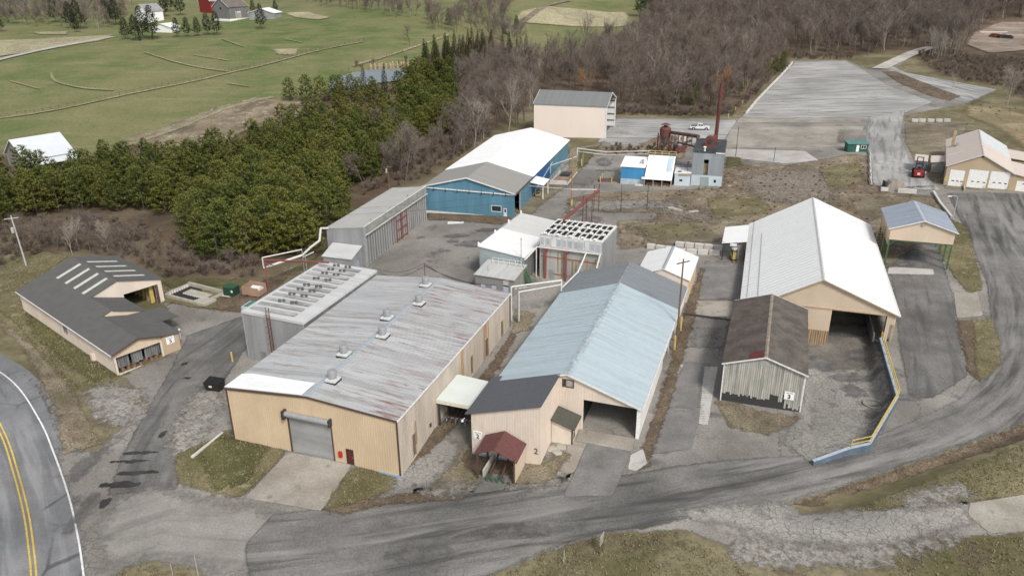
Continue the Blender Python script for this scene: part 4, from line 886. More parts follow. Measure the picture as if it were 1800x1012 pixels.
# canopy on green posts
Mm = Bld('open_shelter', 'peach gabled shelter with zinc roof on tall green posts', 'shelter', 61.38, 119.53, -17.95, 9.76, 11.05, 6.6, 6.75, 8.32, .49)
Mm.part('wall', MB().wall((.15,.12,0),(1,0,0),(0,1,0), [(0,6.45),(4.6,8.15),(9.4,6.6)], 4.65), W_peach); Mm.part('wall', MB().wall((.15,10.8,0),(1,0,0),(0,-1,0), [(0,6.45),(4.6,8.15),(9.4,6.6)], 4.65), W_peach)
Mm.part('wall', MB().wall((.15,.27,0),(0,1,0),(1,0,0), [(0,6.45),(10.4,6.45)], 3.5), paint('tan side', (.50,.36,.24), .06, .3)); Mm.part('wall', MB().wall((9.55,.27,0),(0,1,0),(-1,0,0), [(0,6.55),(10.4,6.55)], 4.65), W_peach)
Mm.roofs(R_zinc, .2, rib=.6); Mm.ridge(flat('zinc ridge', (.45,.49,.54)), -.2, 11.2, .25); Mm.verge(T_white, .2, .14)
Mm.part('vent_fan', MB().tube((4.7,-.05,7.55),(4.7,.12,7.55),.26,n=12), M_steel)
for v in (.3, 3.8, 7.3, 10.7):
    for u in (.25, 9.45):
        Mm.part('post', MB().box((u-.11,v-.11,-1.6),(u+.11,v+.11,5.0)), M_green)
        Mm.part('knee_brace', MB().beam((u,v,3.6),(u+(1.1 if u < 5 else -1.1),v,4.6),.1), M_green)
Mm.part('tie_beam', MB().beam((.2,.3,4.55),(9.5,.3,4.55),.15,.25).beam((.2,10.7,4.55),(9.5,10.7,4.55),.15,.25), M_green)
lt = thing('ladder_tower', 'pale timber ladder tower between the big white shed and the green posted shelter', 'ladder', P(1541, 448))
for dx in (-.6,.6): MB().box((dx-.06,-.06,0),(dx+.06,.06,5.2)).build('rail', M_timber, lt)
for k in range(10): MB().box((-.6,-.03,.4+k*.5),(.6,.03,.48+k*.5)).build('rung', M_timber, lt)

# ============================================================ kiln with fan rows beside the tan warehouse
G = Bld('drying_kiln', 'grey metal drying kiln with sixteen fan pairs on a striped white roof', 'kiln', -36.44, 95.38, -20.38, 9.58, 19.37, 7.42, 7.25)
for sd_ in ('front','left','right','back'): G.wall(sd_, W_galv if sd_ != 'right' else W_galvd, [(4.9, 5.6, -.2, 1.7)] if sd_ == 'x' else (), rib=.6, ribw=.05)
G.roofs(R_kiln, .12, t=.35); G.trim(T_grey)
R_tray = paint('sooty roof tray', (.40,.40,.39), .25, .7, (.5,1,1), (.22,.22,.21), .8)
for k in range(11): G.part('roof_tray', MB().box((.5,.9+k*1.65,7.44),(7.7,1.75+k*1.65,7.47)), R_tray)
for r_i, v in enumerate((18.2,16.6,14.9,12.7,10.2,8.6,6.6,4.2)):
    for u in (3.3, 5.3):
        f = MB(); f.tube((u-.3,v,7.45),(u-.3,v,7.8),.19,n=8).tube((u+.3,v+.2,7.45),(u+.3,v+.2,7.8),.19,n=8).box((u-.45,v,7.72),(u+.45,v+.12,7.78))
        G.part('fan_unit', f, flat('dark grey fan', (.12,.12,.12)))
ld = thing('caged_ladder', 'rusty caged ladder up the front wall of the striped roof kiln', 'ladder', G.root.location, G.root.rotation_euler.z)
for u in (4.0, 4.5): MB().box((u-.03,-.2,-.6),(u+.03,-.12,8.6)).build('rail', M_rustp, ld)
for k in range(28): MB().box((4.0,-.2,-.3+k*.31),(4.5,-.16,-.26+k*.31)).build('rung', M_rustp, ld)
for k in range(9): MB().path([(4.0,-.2,1.6+k*.85),(3.9,-.6,1.6+k*.85),(4.25,-.85,1.6+k*.85),(4.6,-.6,1.6+k*.85),(4.5,-.2,1.6+k*.85)], .025, 4).build('cage_hoop', flat('rusty hoop', (.28,.16,.11)), ld)
G.part('hatch', MB().box((2.0,-.06,-.4),(2.9,-.01,1.6)), W_galvd)

# long kiln
F_ = Bld('long_kiln', 'long grey kiln with battened door wall and a red frame on it', 'kiln', -32.57, 129.86, -17.85, 7.38, 26.48, 6.57, 7.41)
F_.wall('front', W_galv, rib=.6, ribw=.06); F_.wall('left', W_galv, rib=.6); F_.wall('back', W_galv); F_.wall('right', paint('door wall steel', (.235,.235,.235), .15, .4, (1.5,1.5,.15), (.15,.14,.13), .6))
F_.roofs(paint('buff kiln roof', (.44,.435,.41), .05, .25, (1,1,1), (.35,.34,.31), .4), .1, t=.15)
F_.part('parapet', MB().box((7.4,-.1,6.15),(7.55,26.6,7.45)), paint('stained parapet', (.33,.325,.30), .15, .7, (1,1,1), (.2,.19,.17), .7))
F_.part('door_track', MB().box((7.55,-.1,5.85),(7.85,26.6,6.05)), paint('track', (.5,.49,.46), .1)); F_.part('gutter', MB().beam((7.5,-.1,7.5),(7.5,26.6,7.5),.12,.1), T_white)
for k in range(28): F_.part('batten', MB().box((7.39,.4+k*.95,-1.2),(7.52,.52+k*.95,5.85)), paint('pale batten', (.40,.40,.39), .12))
F_.part('sill', MB().box((7.4,0,-1.2),(8.1,26.5,-.05)), paint('bluish sill', (.42,.46,.49), .1))
for v in (12.0,14.2,16.6): F_.part('red_frame', MB().box((7.6,v-.1,.0),(7.75,v+.1,5.8)), M_redp)
for h in (1.0,2.8,4.6): F_.part('red_frame', MB().box((7.6,12.1,h-.07),(7.74,16.5,h+.07)), M_redp)
F_.part('corner_trim', MB().box((7.3,-.12,-1),(7.62,.1,7.4)), T_grey)
for v in (3.5,11,19): F_.part('roof_stub', MB().lathe((7.0,v,7.3),[(.12,0),(.12,.5),(.2,.55),(.02,.7)],8), T_grey)
S = thing('equipment_lean_to', 'small grey metal lean-to against the end of the long kiln', 'shed', F_.root.location, F_.root.rotation_euler.z)
MB().wall((1.3,-4.0,0),(1,0,0),(0,1,0),[(0,2.85),(5.4,2.85)],-1).build('wall', W_galv, S); MB().wall((6.7,-3.85,0),(0,1,0),(-1,0,0),[(0,2.8),(3.7,3.75)],-1).build('wall', W_galv, S); MB().wall((1.3,-3.85,0),(0,1,0),(1,0,0),[(0,2.8),(3.7,3.75)],-1).build('wall', W_galv, S)
MB().slab([(1.1,-4.2,2.9),(6.9,-4.2,2.9),(6.9,-.15,4.0),(1.1,-.15,4.0)], .1).build('roof', R_kiln, S); MB().box((6.68,-2.4,-.5),(6.76,-1.5,1.8)).build('door', paint('blue grey door', (.34,.40,.48), .1), S)

# rust streaked kiln with fan trays
I_ = Bld('steaming_kiln', 'rust streaked kiln with two red columns and black trays on its roof', 'kiln', 4.6, 119.94, -22.89, 10.55, 8.49, 7.36, 7.56)
I_.wall('front', W_rust, rib=.75, ribw=.07); I_.wall('right', W_galv, rib=.5, ribw=.07); I_.wall('left', W_galvd); I_.wall('back', W_galv)
I_.roofs(paint('white tray frame', (.58,.58,.57), .08), .05, t=.2)
for k in range(11): 
    I_.part('upper_panel', MB().box((.08+k*.95,-.09,5.75),(.95+k*.95,-.01,7.3)), W_whitep)
    if k not in (2, 8): I_.part('panel_inset', MB().box((.22+k*.95,-.13,5.95),(.82+k*.95,-.09,7.1)), paint('blue grey inset', (.42,.45,.47), .1, 1))
I_.part('door_beam', MB().box((-.05,-.3,5.5),(10.65,-.02,5.7)), flat('pale beam', (.55,.50,.46))); I_.part('rust_rail', MB().box((.3,-.12,3.9),(10.4,-.03,4.0)), M_orange); I_.part('rust_rail', MB().box((2.2,-.12,1.0),(5.5,-.03,1.1)), M_orange)
for u in (1.1, 4.6): I_.part('red_column', MB().box((u-.14,-.42,-.3),(u+.14,-.05,5.1)).box((u-.4,-.5,5.1),(u+.4,-.05,5.5)), M_redp)
for u in (.55,3.1,3.8,5.6,6.2,8.1,9.6): I_.part('rusted_panel', MB().box((u,-.045,rnd.uniform(0,1.5)),(u+rnd.uniform(.12,.3),-.012,rnd.uniform(3.8,5.3))), paint('rust smear', (.40,.27,.14), .25, 1, (1,1,.3)))
I_.part('lower_panel', MB().box((.1,-.07,-.8),(5.2,-.02,.5)), paint('yellowed panel', (.46,.42,.30), .15)); I_.part('hatch', MB().box((1.75,-.12,-.3),(2.7,-.05,1.7)), W_galv)
for g_ in (0, 1):
    for c_ in range(5):
        for r_i in range(3):
            u = .45+g_*5.2+c_*.98; v = .9+r_i*2.55
            I_.part('fan_tray', MB().slab([(u,v,7.66),(u+.62,v,7.62),(u+.62,v+1.7,7.62),(u,v+1.7,7.66)], .08), M_black)
    for c_ in range(6): I_.part('roof_rail', MB().box((.25+g_*5.2+c_*.98,.1,7.5),(.38+g_*5.2+c_*.98,8.4,7.78)), T_white)
for v in (.3, 2.9, 5.5, 8.1): I_.part('roof_crossbar', MB().box((.1,v,7.5),(10.45,v+.2,7.72)), T_white)
for k in range(14): I_.part('roof_vent_flap', MB().rbox((.9+k*.7,.25+(k%3)*2.6,7.85),(.5,.35,.06),.2,('X',.5)), T_white)
# attached white roofed control building
H_ = Bld('control_building', 'white roofed grey block left of the rust streaked kiln', 'building', *Aw(I_, -9.55, -3.0).xy, -22.89, 8.0, 18.9, 5.35, 4.5, z=I_.z)
H_.wall('front', paint('blue grey cladding', (.33,.38,.40), .06, .4, (1,1,.4), (.28,.28,.26), .4), rib=.5); H_.wall('left', W_galv); H_.wall('right', W_galvd, rib=.8); H_.wall('back', W_galv)
H_.roofs(R_white, .2, v1=9.5, t=.18); H_.roofs(roofing('ivory ribbed roof', (.60,.60,.58), .6, 1, [((.5,.5,.48), .5, .5)], .02), .2, v0=9.503, t=.18, lift=-.08)
H_.part('eave_pipe', MB().beam((-.25,-.1,5.35),(-.25,19,5.35),.14), T_grey)
for v in (.2, 7, 13, 18.8): H_.part('roof_bracket', MB().lathe((-.2,v,5.3),[(.2,0),(.2,.4),(.05,.6)],8), T_white)
H2 = Bld('switch_room', 'low grey block with pale ribbed roof and three pale blue doors', 'shed', *Aw(I_, -7.8, -8.5).xy, -22.89, 6.7, 5.3, 2.7, 2.7, z=I_.z)
H2.wall('front', paint('grey block wall', (.26,.26,.25), .06, .6), [(1.0,1.8,-1,1.2),(2.9,3.7,-1,1.2),(4.9,5.8,-1,1.4)]); H2.wall('left', W_galv); H2.wall('right', paint('grey block side', (.30,.295,.28), .1))
for a, b in ((1.0,1.8),(2.9,3.7),(4.9,5.8)): H2.part('door', MB().box((a,.06,-1),(b,.1,1.2)), flat('pale blue door', (.46,.55,.66)))
H2.part('wall_vent', MB().box((4.9,-.06,1.5),(5.8,0,2.3)), flat('beige vent', (.5,.48,.42)))
H2.part('roof', MB().slab([(-.15,-.2,2.65),(6.85,-.2,2.65),(6.85,5.35,3.25),(-.15,5.35,3.25)], .14), paint('pale streaked roof', (.50,.50,.48), .08, .5, (3,.4,1), (.36,.33,.28), .5)); H2.part('roof_post', MB().tube((1.6,1.5,2.8),(1.6,1.5,3.9),.05), T_grey)
pl = thing('access_platform', 'green platform with white railing and steps on the control building', 'platform', I_.root.location, I_.root.rotation_euler.z)
MB().box((-6.6,-4.3,2.9),(-1.6,-3.05,3.1)).build('deck', M_green, pl)
for h in (3.6, 4.1): MB().beam((-6.6,-4.25,h),(-1.6,-4.25,h),.06).build('rail', T_white, pl)
for k in range(6): MB().box((-6.62+k,-4.29,3.1),(-6.55+k,-4.22,4.1)).build('post', T_white, pl)
for v in (-4.2,-3.2): MB().beam((-1.5,v,3.0),(.2,v,-.6),.12,.25).build('stringer', M_green, pl)
for k in range(11): MB().box((-1.45+k*.15,-4.2,2.8-k*.32),(-1.2+k*.15,-3.2,2.86-k*.32)).build('step', M_green, pl)
for v in (-4.25,): MB().beam((-1.5,v,4.0),(.2,v,.4),.06).build('handrail', M_green, pl)
for u in (-6.4,-4.2,-2): MB().box((u-.05,-4.2,-.5),(u+.05,-4.1,2.9)).build('leg', M_green, pl)
tag(MB().tube((0,0,0),(0,0,6.6),.09,.06).tube((0,0,6.5),(.0,.0,6.7),.12).build('roof_mast', M_pole), 'thin grey mast rising through the white roof beside the platform', 'mast'); bpy.data.objects['roof_mast'].location = Aw(I_, -1.9, -3.4, 1.0)

# ============================================================ blue building
E_ = Bld('blue_building', 'long bright blue building with khaki front roof and white rear roof', 'building', -18.19, 157.01, -16.38, 19.57, 50.53, 5.68, 5.52, 8.08, .485)
ew, ed, eo = (14.75, 16.75, 1.35, 2.5), (17.25, 18.0, .0, 2.2), (.3, 4.2, -1, 4.6)
E_.wall('front', W_blue, [ew, ed], rib=.45, ribw=.07); E_.wall('left', W_blue, rib=.5); E_.wall('back', W_blue)
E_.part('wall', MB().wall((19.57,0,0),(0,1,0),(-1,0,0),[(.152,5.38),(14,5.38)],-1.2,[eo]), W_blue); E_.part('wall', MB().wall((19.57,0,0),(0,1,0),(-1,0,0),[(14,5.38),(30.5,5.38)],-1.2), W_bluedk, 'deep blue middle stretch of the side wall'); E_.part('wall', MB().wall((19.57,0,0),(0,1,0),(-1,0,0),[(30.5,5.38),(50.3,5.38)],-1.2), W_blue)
E_.roofs(R_khaki, .3, v0=-.4, v1=13.6, lift=-.05); E_.roofs(R_bwhite, .4, v0=13.603, v1=50.9, lift=.05, rib=1.0, ribw=.06); E_.verge(T_white, .35, .25, v=-.42)
E_.part('track_beam', MB().beam((.3,-.18,5.35),(19.6,-.18,5.15),.14,.22), T_white)
for k in range(7): E_.part('bracket', MB().box((2.2+k*2.6,-.32,4.8),(2.3+k*2.6,-.05,5.4)), T_dark)
E_.part('base_band', MB().box((-.03,-.06,-1.2),(17.2,0,.35)).box((18.05,-.06,-1.2),(19.62,0,.35)), T_white)
w = E_.part('window', MB().box((14.78,.05,1.38),(16.72,.08,2.47)), M_glass); E_.part('window_frame', MB().box((14.65,-.05,1.25),(14.76,.1,2.6)).box((16.74,-.05,1.25),(16.85,.1,2.6)).box((14.76,-.05,2.49),(16.74,.1,2.6)).box((14.76,-.05,1.25),(16.74,.1,1.36)), T_white, parent=w)
w = E_.part('door', MB().box((17.27,.04,.0),(17.98,.09,2.2)), T_white); E_.part('door_window', MB().box((17.45,.02,1.3),(17.8,.04,1.95)), M_glass, parent=w)
E_.part('fascia', MB().beam((19.95,-.4,5.3),(19.95,13.5,5.3),.1,.25), T_brown); E_.part('post', MB().box((19.45,4.1,-.8),(19.75,4.4,5)), T_grey); E_.part('handrail', MB().beam((19.65,14.5,1.0),(19.65,33,4.0),.08), T_white)
S = thing('loading_canopy', 'small white canopy on posts against the side of the blue building', 'canopy', E_.root.location, E_.root.rotation_euler.z)
MB().slab([(19.6,12.3,4.5),(22.7,12.0,4.1),(22.7,17.2,4.1),(19.6,17.6,4.5)], .12).build('roof', R_bwhite, S)
for v in (12.4, 16.9): MB().box((22.35,v-.1,-.6),(22.55,v+.1,4.0)).build('post', T_white, S)
cr = thing('yellow_cart', 'yellow steel cart under the white canopy of the blue building', 'cart', grounded(Aw(E_, 20.8, 14.5))); MB().box((-.6,-.5,.3),(.6,.5,.5)).build('tray', M_yel, cr)
for x in (-.55,.55): MB().box((x-.05,-.5,.3),(x+.05,-.4,2.0)).build('upright', M_yel, cr)
MB().box((-.5,-.5,1.2),(.5,-.42,1.3)).build('crossbar', M_yel, cr)
for x in (-.45,.45): MB().tube((x,-.3,.15),(x,-.2,.15),.15).build('wheel', M_black, cr)
# sorting pit with railings beside it
sp_ = thing('machine_pit', 'rusty open machine pit with timber rails beside the blue building', 'pit', grounded(Aw(E_, 23.2, 29)), E_.root.rotation_euler.z)
MB().box((-2.2,-5,-.6),(-2.0,6,.5)).box((2.0,-5,-.6),(2.2,6,.5)).box((-2,-5,-.6),(2,-4.8,1.0)).build('wall', W_concw, sp_); MB().box((-1.5,-3.5,-.3),(1.3,.5,.55)).build('hopper', paint('rusty timber box', (.30,.23,.16), .2), sp_); MB().box((-1.0,1,-.3),(1.5,3.5,.9)).build('machine', T_dark, sp_)
for x in (-2.1,2.1):
    for h in (1.0,1.5): MB().beam((x,-5,h),(x,6,h),.09).build('rail', M_timber if x > 0 else T_grey, sp_)
    for k in range(7): MB().box((x-.06,-5+k*1.8,.3),(x+.06,-4.9+k*1.8,1.55)).build('post', M_timber if x > 0 else T_grey, sp_)

# ============================================================ tall open ended shed at the back
cJ = Vector((6.69+21.04*math.cos(R(-16.11)), 225.88+21.04*math.sin(R(-16.11))))
J_ = Bld('tall_shed', 'tall windowless pale pink shed with open right end', 'shed', cJ.x, cJ.y, 90-16.11, 15.99, 21.04, 9.5, 9.5, 12.2, .5, z=1.36)
J_.wall('left', W_pink, bot=-.2); J_.wall('back', W_pink, bot=-1)
J_.part('wall', MB().wall((15.99,.0,0),(0,1,0),(-1,0,0),[(0,9.4),(21,9.4)],-.2), paint('white inner wall', (.75,.75,.73), .04)); 
for k in range(5): J_.part('wall_girt', MB().box((15.6,.1,.8+k*1.9),(15.82,20.5,.98+k*1.9)), T_dark)
J_.roofs(roofing('aged grey sheet roof', (.20,.21,.205), .9, 1, [((.16,.17,.165), .5, .4)], .04), .2, rib=1.4)
J_.verge(T_white, .2, .3); J_.part('corner_post', MB().box((-.1,-.15,-.5),(.25,.2,9.4)), T_white); J_.part('corner_post', MB().box((15.75,-.15,-.5),(16.1,.2,9.4)), T_white)
J_.part('footing', MB().box((-.2,.0,-1.4),(.4,1.4,-.2)), W_conc); J_.part('footing', MB().box((15.5,.0,-1.4),(16.3,1.4,-.2)), W_conc)
for k in range(5): J_.part('roof_truss', MB().beam((0.2,1+k*4.5,9.3),(15.8,1+k*4.5,9.3),.15,.3), T_dark)
J_.part('floor', MB().box((.2,.2,-1.0),(15.7,20.8,-.3)), W_conc)

# ============================================================ boiler house group
K_ = Bld('boiler_house', 'narrow grey boiler house with pale blue base and black roof', 'boiler house', 40.15, 169.22, -16.2, 6.74, 13.86, 7.63, 7.63)
ko = (2.5, 3.55, 2.55, 6.0)
K_.part('upper_wall', MB().wall((0,0,0),(1,0,0),(0,1,0),[(0,7.5),(6.74,7.5)],2.45,[ko]), paint('blue grey steel sheets', (.30,.34,.365), .08, .4, (1.5,1,.2), (.24,.23,.21), .6), 'grey sheet metal upper wall')
K_.part('lower_wall', MB().wall((0,-.0,0),(1,0,0),(0,1,0),[(0,2.44),(6.74,2.44)],-.2,[(5.0,5.45,.9,1.6)]), paint('pale blue base paint', (.52,.60,.65), .08, .4, (1,1,.5), (.40,.38,.34), .5), 'pale blue painted lower wall')
K_.wall('left', W_galv, rib=.5, bot=-.5); K_.wall('right', paint('brown rusted side', (.25,.20,.16), .2, .5, (1,1,.3)), bot=-.5); K_.wall('back', W_galvd)
for k in range(14): K_.part('wall_rib', MB().box((.2+k*.49,-.06,2.5),(.25+k*.49,0,7.4)), W_galv) if not (2.3 < .2+k*.49 < 3.7) else None
K_.part('roof', MB().box((-.1,-.1,7.5),(6.84,13.9,7.66)), paint('black patched roof', (.055,.06,.065), .3, .6, (1,1,1), (.28,.28,.28), .5)); K_.part('opening_back', MB().box((2.4,.8,2.5),(3.6,.9,5.0)), M_timber); K_.part('door', MB().box((2.0,-.05,-.1),(3.9,-.01,2.1)), paint('grey boarded door', (.30,.34,.35), .1))
K_.part('plinth', MB().box((-.8,-1.4,-2.4),(6.9,-.15,-.25)), paint('sandy plinth', (.46,.42,.33), .1)); K_.part('eave_strip', MB().box((4.9,-.15,7.4),(6.84,-.1,7.7)), T_white)
fh = thing('fan_housing', 'rust red drum shaped fan housing on the black boiler house roof', 'fan', Aw(K_, 3.2, 6.0, 7.66), K_.root.rotation_euler.z)
MB().tube((0,-.6,1.2),(0,.7,1.2),1.15,n=18).build('drum', M_rustp, fh); MB().box((-1.4,-1,0),(1.2,1.2,.35)).build('base', M_rustp, fh); MB().tube((0,-.75,1.2),(0,-.6,1.2),.5,n=12).build('inlet', T_dark, fh); MB().beam((.9,.4,1.4),(1.0,4.5,1.4),.9).build('duct', M_rustp, fh)
stk = thing('smoke_stack', 'tall leaning rust red smoke stack behind the boiler house', 'chimney', Aw(K_, 4.3, 10.5, 7.5))
zs = Aw(K_, 4.3, 10.5, 0); base = Vector((zs.x, zs.y, Ts(zs.x, zs.y))); top = height_over(base, 147)+base.z-stk.location.z
MB().tube((0,0,0),(0.15,.0,top),.44,.36,n=14).build('flue', paint('rust red flue', (.15,.048,.038), .2, .7, (1,1,.3), (.12,.06,.05), .5), stk)
for k in range(4): MB().tube((.15*(k+1)/5,0,top*(k+1)/5-.06),(.15*(k+1)/5,0,top*(k+1)/5+.06),.49,n=14).build('flange', M_rustp, stk)
tag(MB().tube((0,0,0),(0,0,.7),.22).lathe((0,0,.7),[(.3,0),(.38,.2),(.05,.4)],10).build('roof_cowl', T_white), 'small white roof cowl at the front of the black boiler house roof', 'roof vent'); bpy.data.objects['roof_cowl'].location = Aw(K_, 2.4, .9, 7.66)
S = Bld('annex_shed', 'low pale blue shed with white roof left of the boiler house', 'shed', *Aw(K_, -3.55, -.8).xy, -16.2, 3.45, 5.2, 2.75, 2.95, z=K_.z)
S.wall('front', paint('pale blue wall', (.55,.63,.68), .05, .5, (1,1,.4), (.4,.37,.32), .4), [(1.1,1.75,.9,1.4)]); S.wall('left', W_galvd); S.roofs(R_white, .15); S.part('window_pane', MB().box((1.1,.05,.9),(1.75,.09,1.4)), M_glass); S.part('timber_edge', MB().beam((1.0,-.2,2.6),(3.5,-.2,2.75),.1,.3), M_timber)
S.part('roof_opening', MB().lathe((1.0,1.2,2.85),[(.45,0),(.45,.08),(.3,.1)],12), T_dark); S.part('mast', MB().tube((2.6,1.6,2.8),(2.6,1.6,5.2),.05).beam((2.1,1.6,4.3),(3.1,1.6,4.5),.08).beam((2.4,1.6,4.9),(2.9,1.6,5.1),.2), T_dark)
S = Bld('blue_shed', 'small bright blue shed with white roof near the rusty machinery', 'shed', *Aw(K_, -15.5, -1.3).xy, -16.2, 5.2, 7.0, 3.7, 3.7, z=K_.z)
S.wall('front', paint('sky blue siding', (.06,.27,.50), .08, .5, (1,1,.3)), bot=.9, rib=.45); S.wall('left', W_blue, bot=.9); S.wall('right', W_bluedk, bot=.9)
S.part('base_wall', MB().box((-.02,-.04,-1),(5.22,.2,.9)), paint('pale peeling base', (.42,.50,.54), .12, 1, (1,1,1), (.5,.5,.48), .5)); S.part('roof', MB().slab([(-.2,-.2,3.75),(5.4,-.2,3.75),(5.4,7.1,4.4),(-.2,7.1,4.4)], .15), R_bwhite); S.part('roof_duct', MB().tube((4.6,2.2,4),(4.6,2.2,5.0),.2).tube((4.6,2.2,4.9),(3.9,2.0,4.3),.15), T_grey)
S.part('stoop', MB().box((3.4,-1.2,-1.2),(5.2,-.1,-.1)), W_concw)
S = Bld('fuel_shed', 'open fronted shed under a big steep white roof beside the blue shed', 'shed', *Aw(K_, -10.2, -1.5).xy, -16.2, 6.1, 6.2, 1.5, 1.5, z=K_.z)
S.part('roof', MB().slab([(.1,-.2,1.7),(6.2,-.2,1.7),(6.2,6.2,5.2),(.1,6.2,5.2)], .12), R_bwhite); S.part('roof_sheet', MB().slab([(4.6,1.5,2.68),(5.9,1.5,2.68),(5.9,6.1,5.18),(4.6,6.1,5.18)], .02), paint('pale blue streaked sheet', (.5,.62,.66), .1)); S.part('valance', MB().slab([(-.5,-1.0,1.45),(6.2,-1.0,1.45),(6.2,-.25,1.65),(-.5,-.25,1.65)], .1), R_bwhite)
for k in range(4): S.part('post', MB().box((.1+k*1.95,-.9,-1.5),(.28+k*1.95,-.7,1.4)), M_timber)
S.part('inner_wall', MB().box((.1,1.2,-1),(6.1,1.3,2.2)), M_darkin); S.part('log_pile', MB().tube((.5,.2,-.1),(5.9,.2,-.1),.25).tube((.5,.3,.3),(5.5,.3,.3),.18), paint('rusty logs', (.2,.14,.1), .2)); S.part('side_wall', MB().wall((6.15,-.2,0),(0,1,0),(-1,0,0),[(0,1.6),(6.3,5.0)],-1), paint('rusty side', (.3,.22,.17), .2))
pf_ = thing('work_platform', 'yellow railed platform above the big white fuel shed roof', 'platform', K_.root.location, K_.root.rotation_euler.z)
MB().box((-10.4,5.2,4.9),(-4,7.6,5.1)).build('deck', paint('rusty grating', (.18,.11,.08), .2), pf_)
for h in (5.6,6.1): MB().beam((-10.4,5.25,h),(-4,5.25,h),.09).build('rail', flat('straw yellow rail', (.55,.45,.22)), pf_)
for k in range(5): MB().box((-10.45+k*1.6,5.2,5.1),(-10.33+k*1.6,5.3,6.15)).build('post', flat('straw yellow rail', (.55,.45,.22)), pf_)
for u in (-10.3,-4.2): MB().box((u-.1,7.4,-1),(u+.1,7.6,4.9)).build('leg', M_rustp, pf_)
# rust red cyclone machinery
cyb = P(1167, 268); cyc = thing('cyclone_separator', 'rust red cyclone tower with conical cap over a grey hopper', 'cyclone', cyb)
hc = height_over(cyb, 215.5)
MB().lathe((0,0,hc*.54),[(1.45,0),(1.45,hc*.26),(1.1,hc*.31),(.55,hc*.33)],16).build('drum', M_rustp, cyc); MB().lathe((0,0,hc*.16),[(.15,0),(1.4,hc*.38)],4).build('hopper', W_galvd, cyc)
MB().lathe((0,0,hc*.93),[(1.25,0),(.05,hc*.07)],10).build('cap', flat('brown cap', (.14,.07,.06)), cyc); MB().tube((0,0,hc*.82),(0,0,hc*.95),.5).build('throat', T_dark, cyc)
for sx, sy in ((-1.5,-1.5),(1.5,-1.5),(1.5,1.5),(-1.5,1.5)): MB().box((sx-.12,sy-.12,-1),(sx+.12,sy+.12,hc*.62)).build('leg', M_rustp, cyc)
for a, b in (((-1.5,-1.5,1),(1.5,-1.5,3.2)),((1.5,-1.5,1),(-1.5,-1.5,3.2)),((-1.6,-1.5,hc*.35),(1.6,-1.5,hc*.35)),((1.5,-1.5,1),(1.5,1.5,3.2))): MB().beam(a, b, .12).build('brace', M_rustp, cyc)
bl_ = thing('blower_unit', 'white and grey blower ducts beside the rust red cyclone', 'blower', cyb+Vector((3.6,-.6,0)))
MB().tube((0,0,2.5),(0,.7,2.5),.9,n=14).build('fan_case', M_steel, bl_); MB().path([(0,0,3.3),(0,0,4.9),(.9,0,5.2),(1.4,0,4.6),(1.4,0,3)], .3, 8).build('duct', M_pipe, bl_); MB().box((-1.2,-1,-.5),(1.6,1,1.6)).build('frame', M_rustp, bl_); MB().lathe((0,0,1.2),[(.5,0),(.9,.9),(.2,1.3)],12).build('hopper', W_galvd, bl_)
dk_ = thing('rusty_duct', 'long rust red duct running from the cyclone to the boiler house', 'duct', (0,0,0)); a = cyb+Vector((1.2,0,hc*.68)); b = Aw(K_, .3, 12, 8.5)
MB().tube(a, b, .42, n=10).build('tube', paint('dark rusty duct', (.15,.075,.065), .2), dk_); MB().beam(a+Vector((2,0,-2.6)), b+Vector((0,0,-2.6)), .35).build('walkway', M_rustp, dk_)
for k in range(6): q = a.lerp(b, .2+k*.15); MB().box((q.x-.06,q.y-.06,q.z-2.6),(q.x+.06,q.y+.06,q.z-.3)).build('hanger', M_rustp, dk_)
tank = tag(MB().tube((-3,0,1.1),(3,0,1.1),1.15,n=18).build('storage_tank', paint('grey tank', (.33,.34,.35), .1), smooth=False), 'long dark grey cylindrical tank between the fuel shed and the boiler house', 'tank'); tank.location = Aw(K_, -2.0, 8.0, .2); tank.rotation_euler.z = R(10)

# ============================================================ garage with four white doors
L_ = Bld('garage', 'buff garage with pale pink roof and four white overhead doors', 'garage', 92.94, 162.19, -27.3, 12.23, 27.72, 4.38, 4.05, 7.3, .5)
dh = [(.75,3.55,-.1,3.55),(4.2,7.85,.1,4.0),(8.15,11.7,.4,4.05)]
L_.wall('front', W_buff, dh); L_.wall('left', W_buff, [(9,12,-.2,2.4)]); L_.wall('right', W_buff); L_.wall('back', W_buff)
L_.roofs(R_pink, .3, v0=-.3, v1=28.1, lift=0); L_.ridge(flat('dusty pink ridge', (.50,.42,.39)), -.3, 28.1, .18); L_.verge(flat('pink white trim', (.68,.62,.58)), .3, .18)
L_.part('roof_step', MB().beam((.2,9.5,4.5),(6.1,9.5,7.42),.12,.08).beam((6.1,9.5,7.42),(12,9.5,4.2),.12,.08), flat('pink white trim', (.68,.62,.58)))
L_.part('roof_sheet', MB().slab([(6.3,14,7.24),(12.4,14,3.97),(12.4,28.1,3.97),(6.3,28.1,7.24)], .02), paint('bluish newer roof sheet', (.56,.59,.60), .05))
for i, (a, b, c, d) in enumerate(dh):
    dd = L_.part('garage_door', MB().box((a+.02,.05,c),(b-.02,.1,d)), M_wdoor)
    for k in range(4): L_.part('door_panel', MB().box((a+.06,.02,c+.05+k*(d-c)/4),(b-.06,.05,c-.05+(k+1)*(d-c)/4)), M_wdoor, parent=dd)
    for k in range(3): x = a+(b-a)*(k+.7)/3.4; L_.part('door_window', MB().box((x,.0,c+(d-c)*.32),(x+.5,.02,c+(d-c)*.32+.2)), M_glass, parent=dd)
L_.part('corner_paint', MB().box((-.06,-.05,-.2),(.5,0,1.0)), T_grey); L_.part('corner_paint', MB().box((-.06,-.05,1.0),(.5,0,1.8)), M_yel)
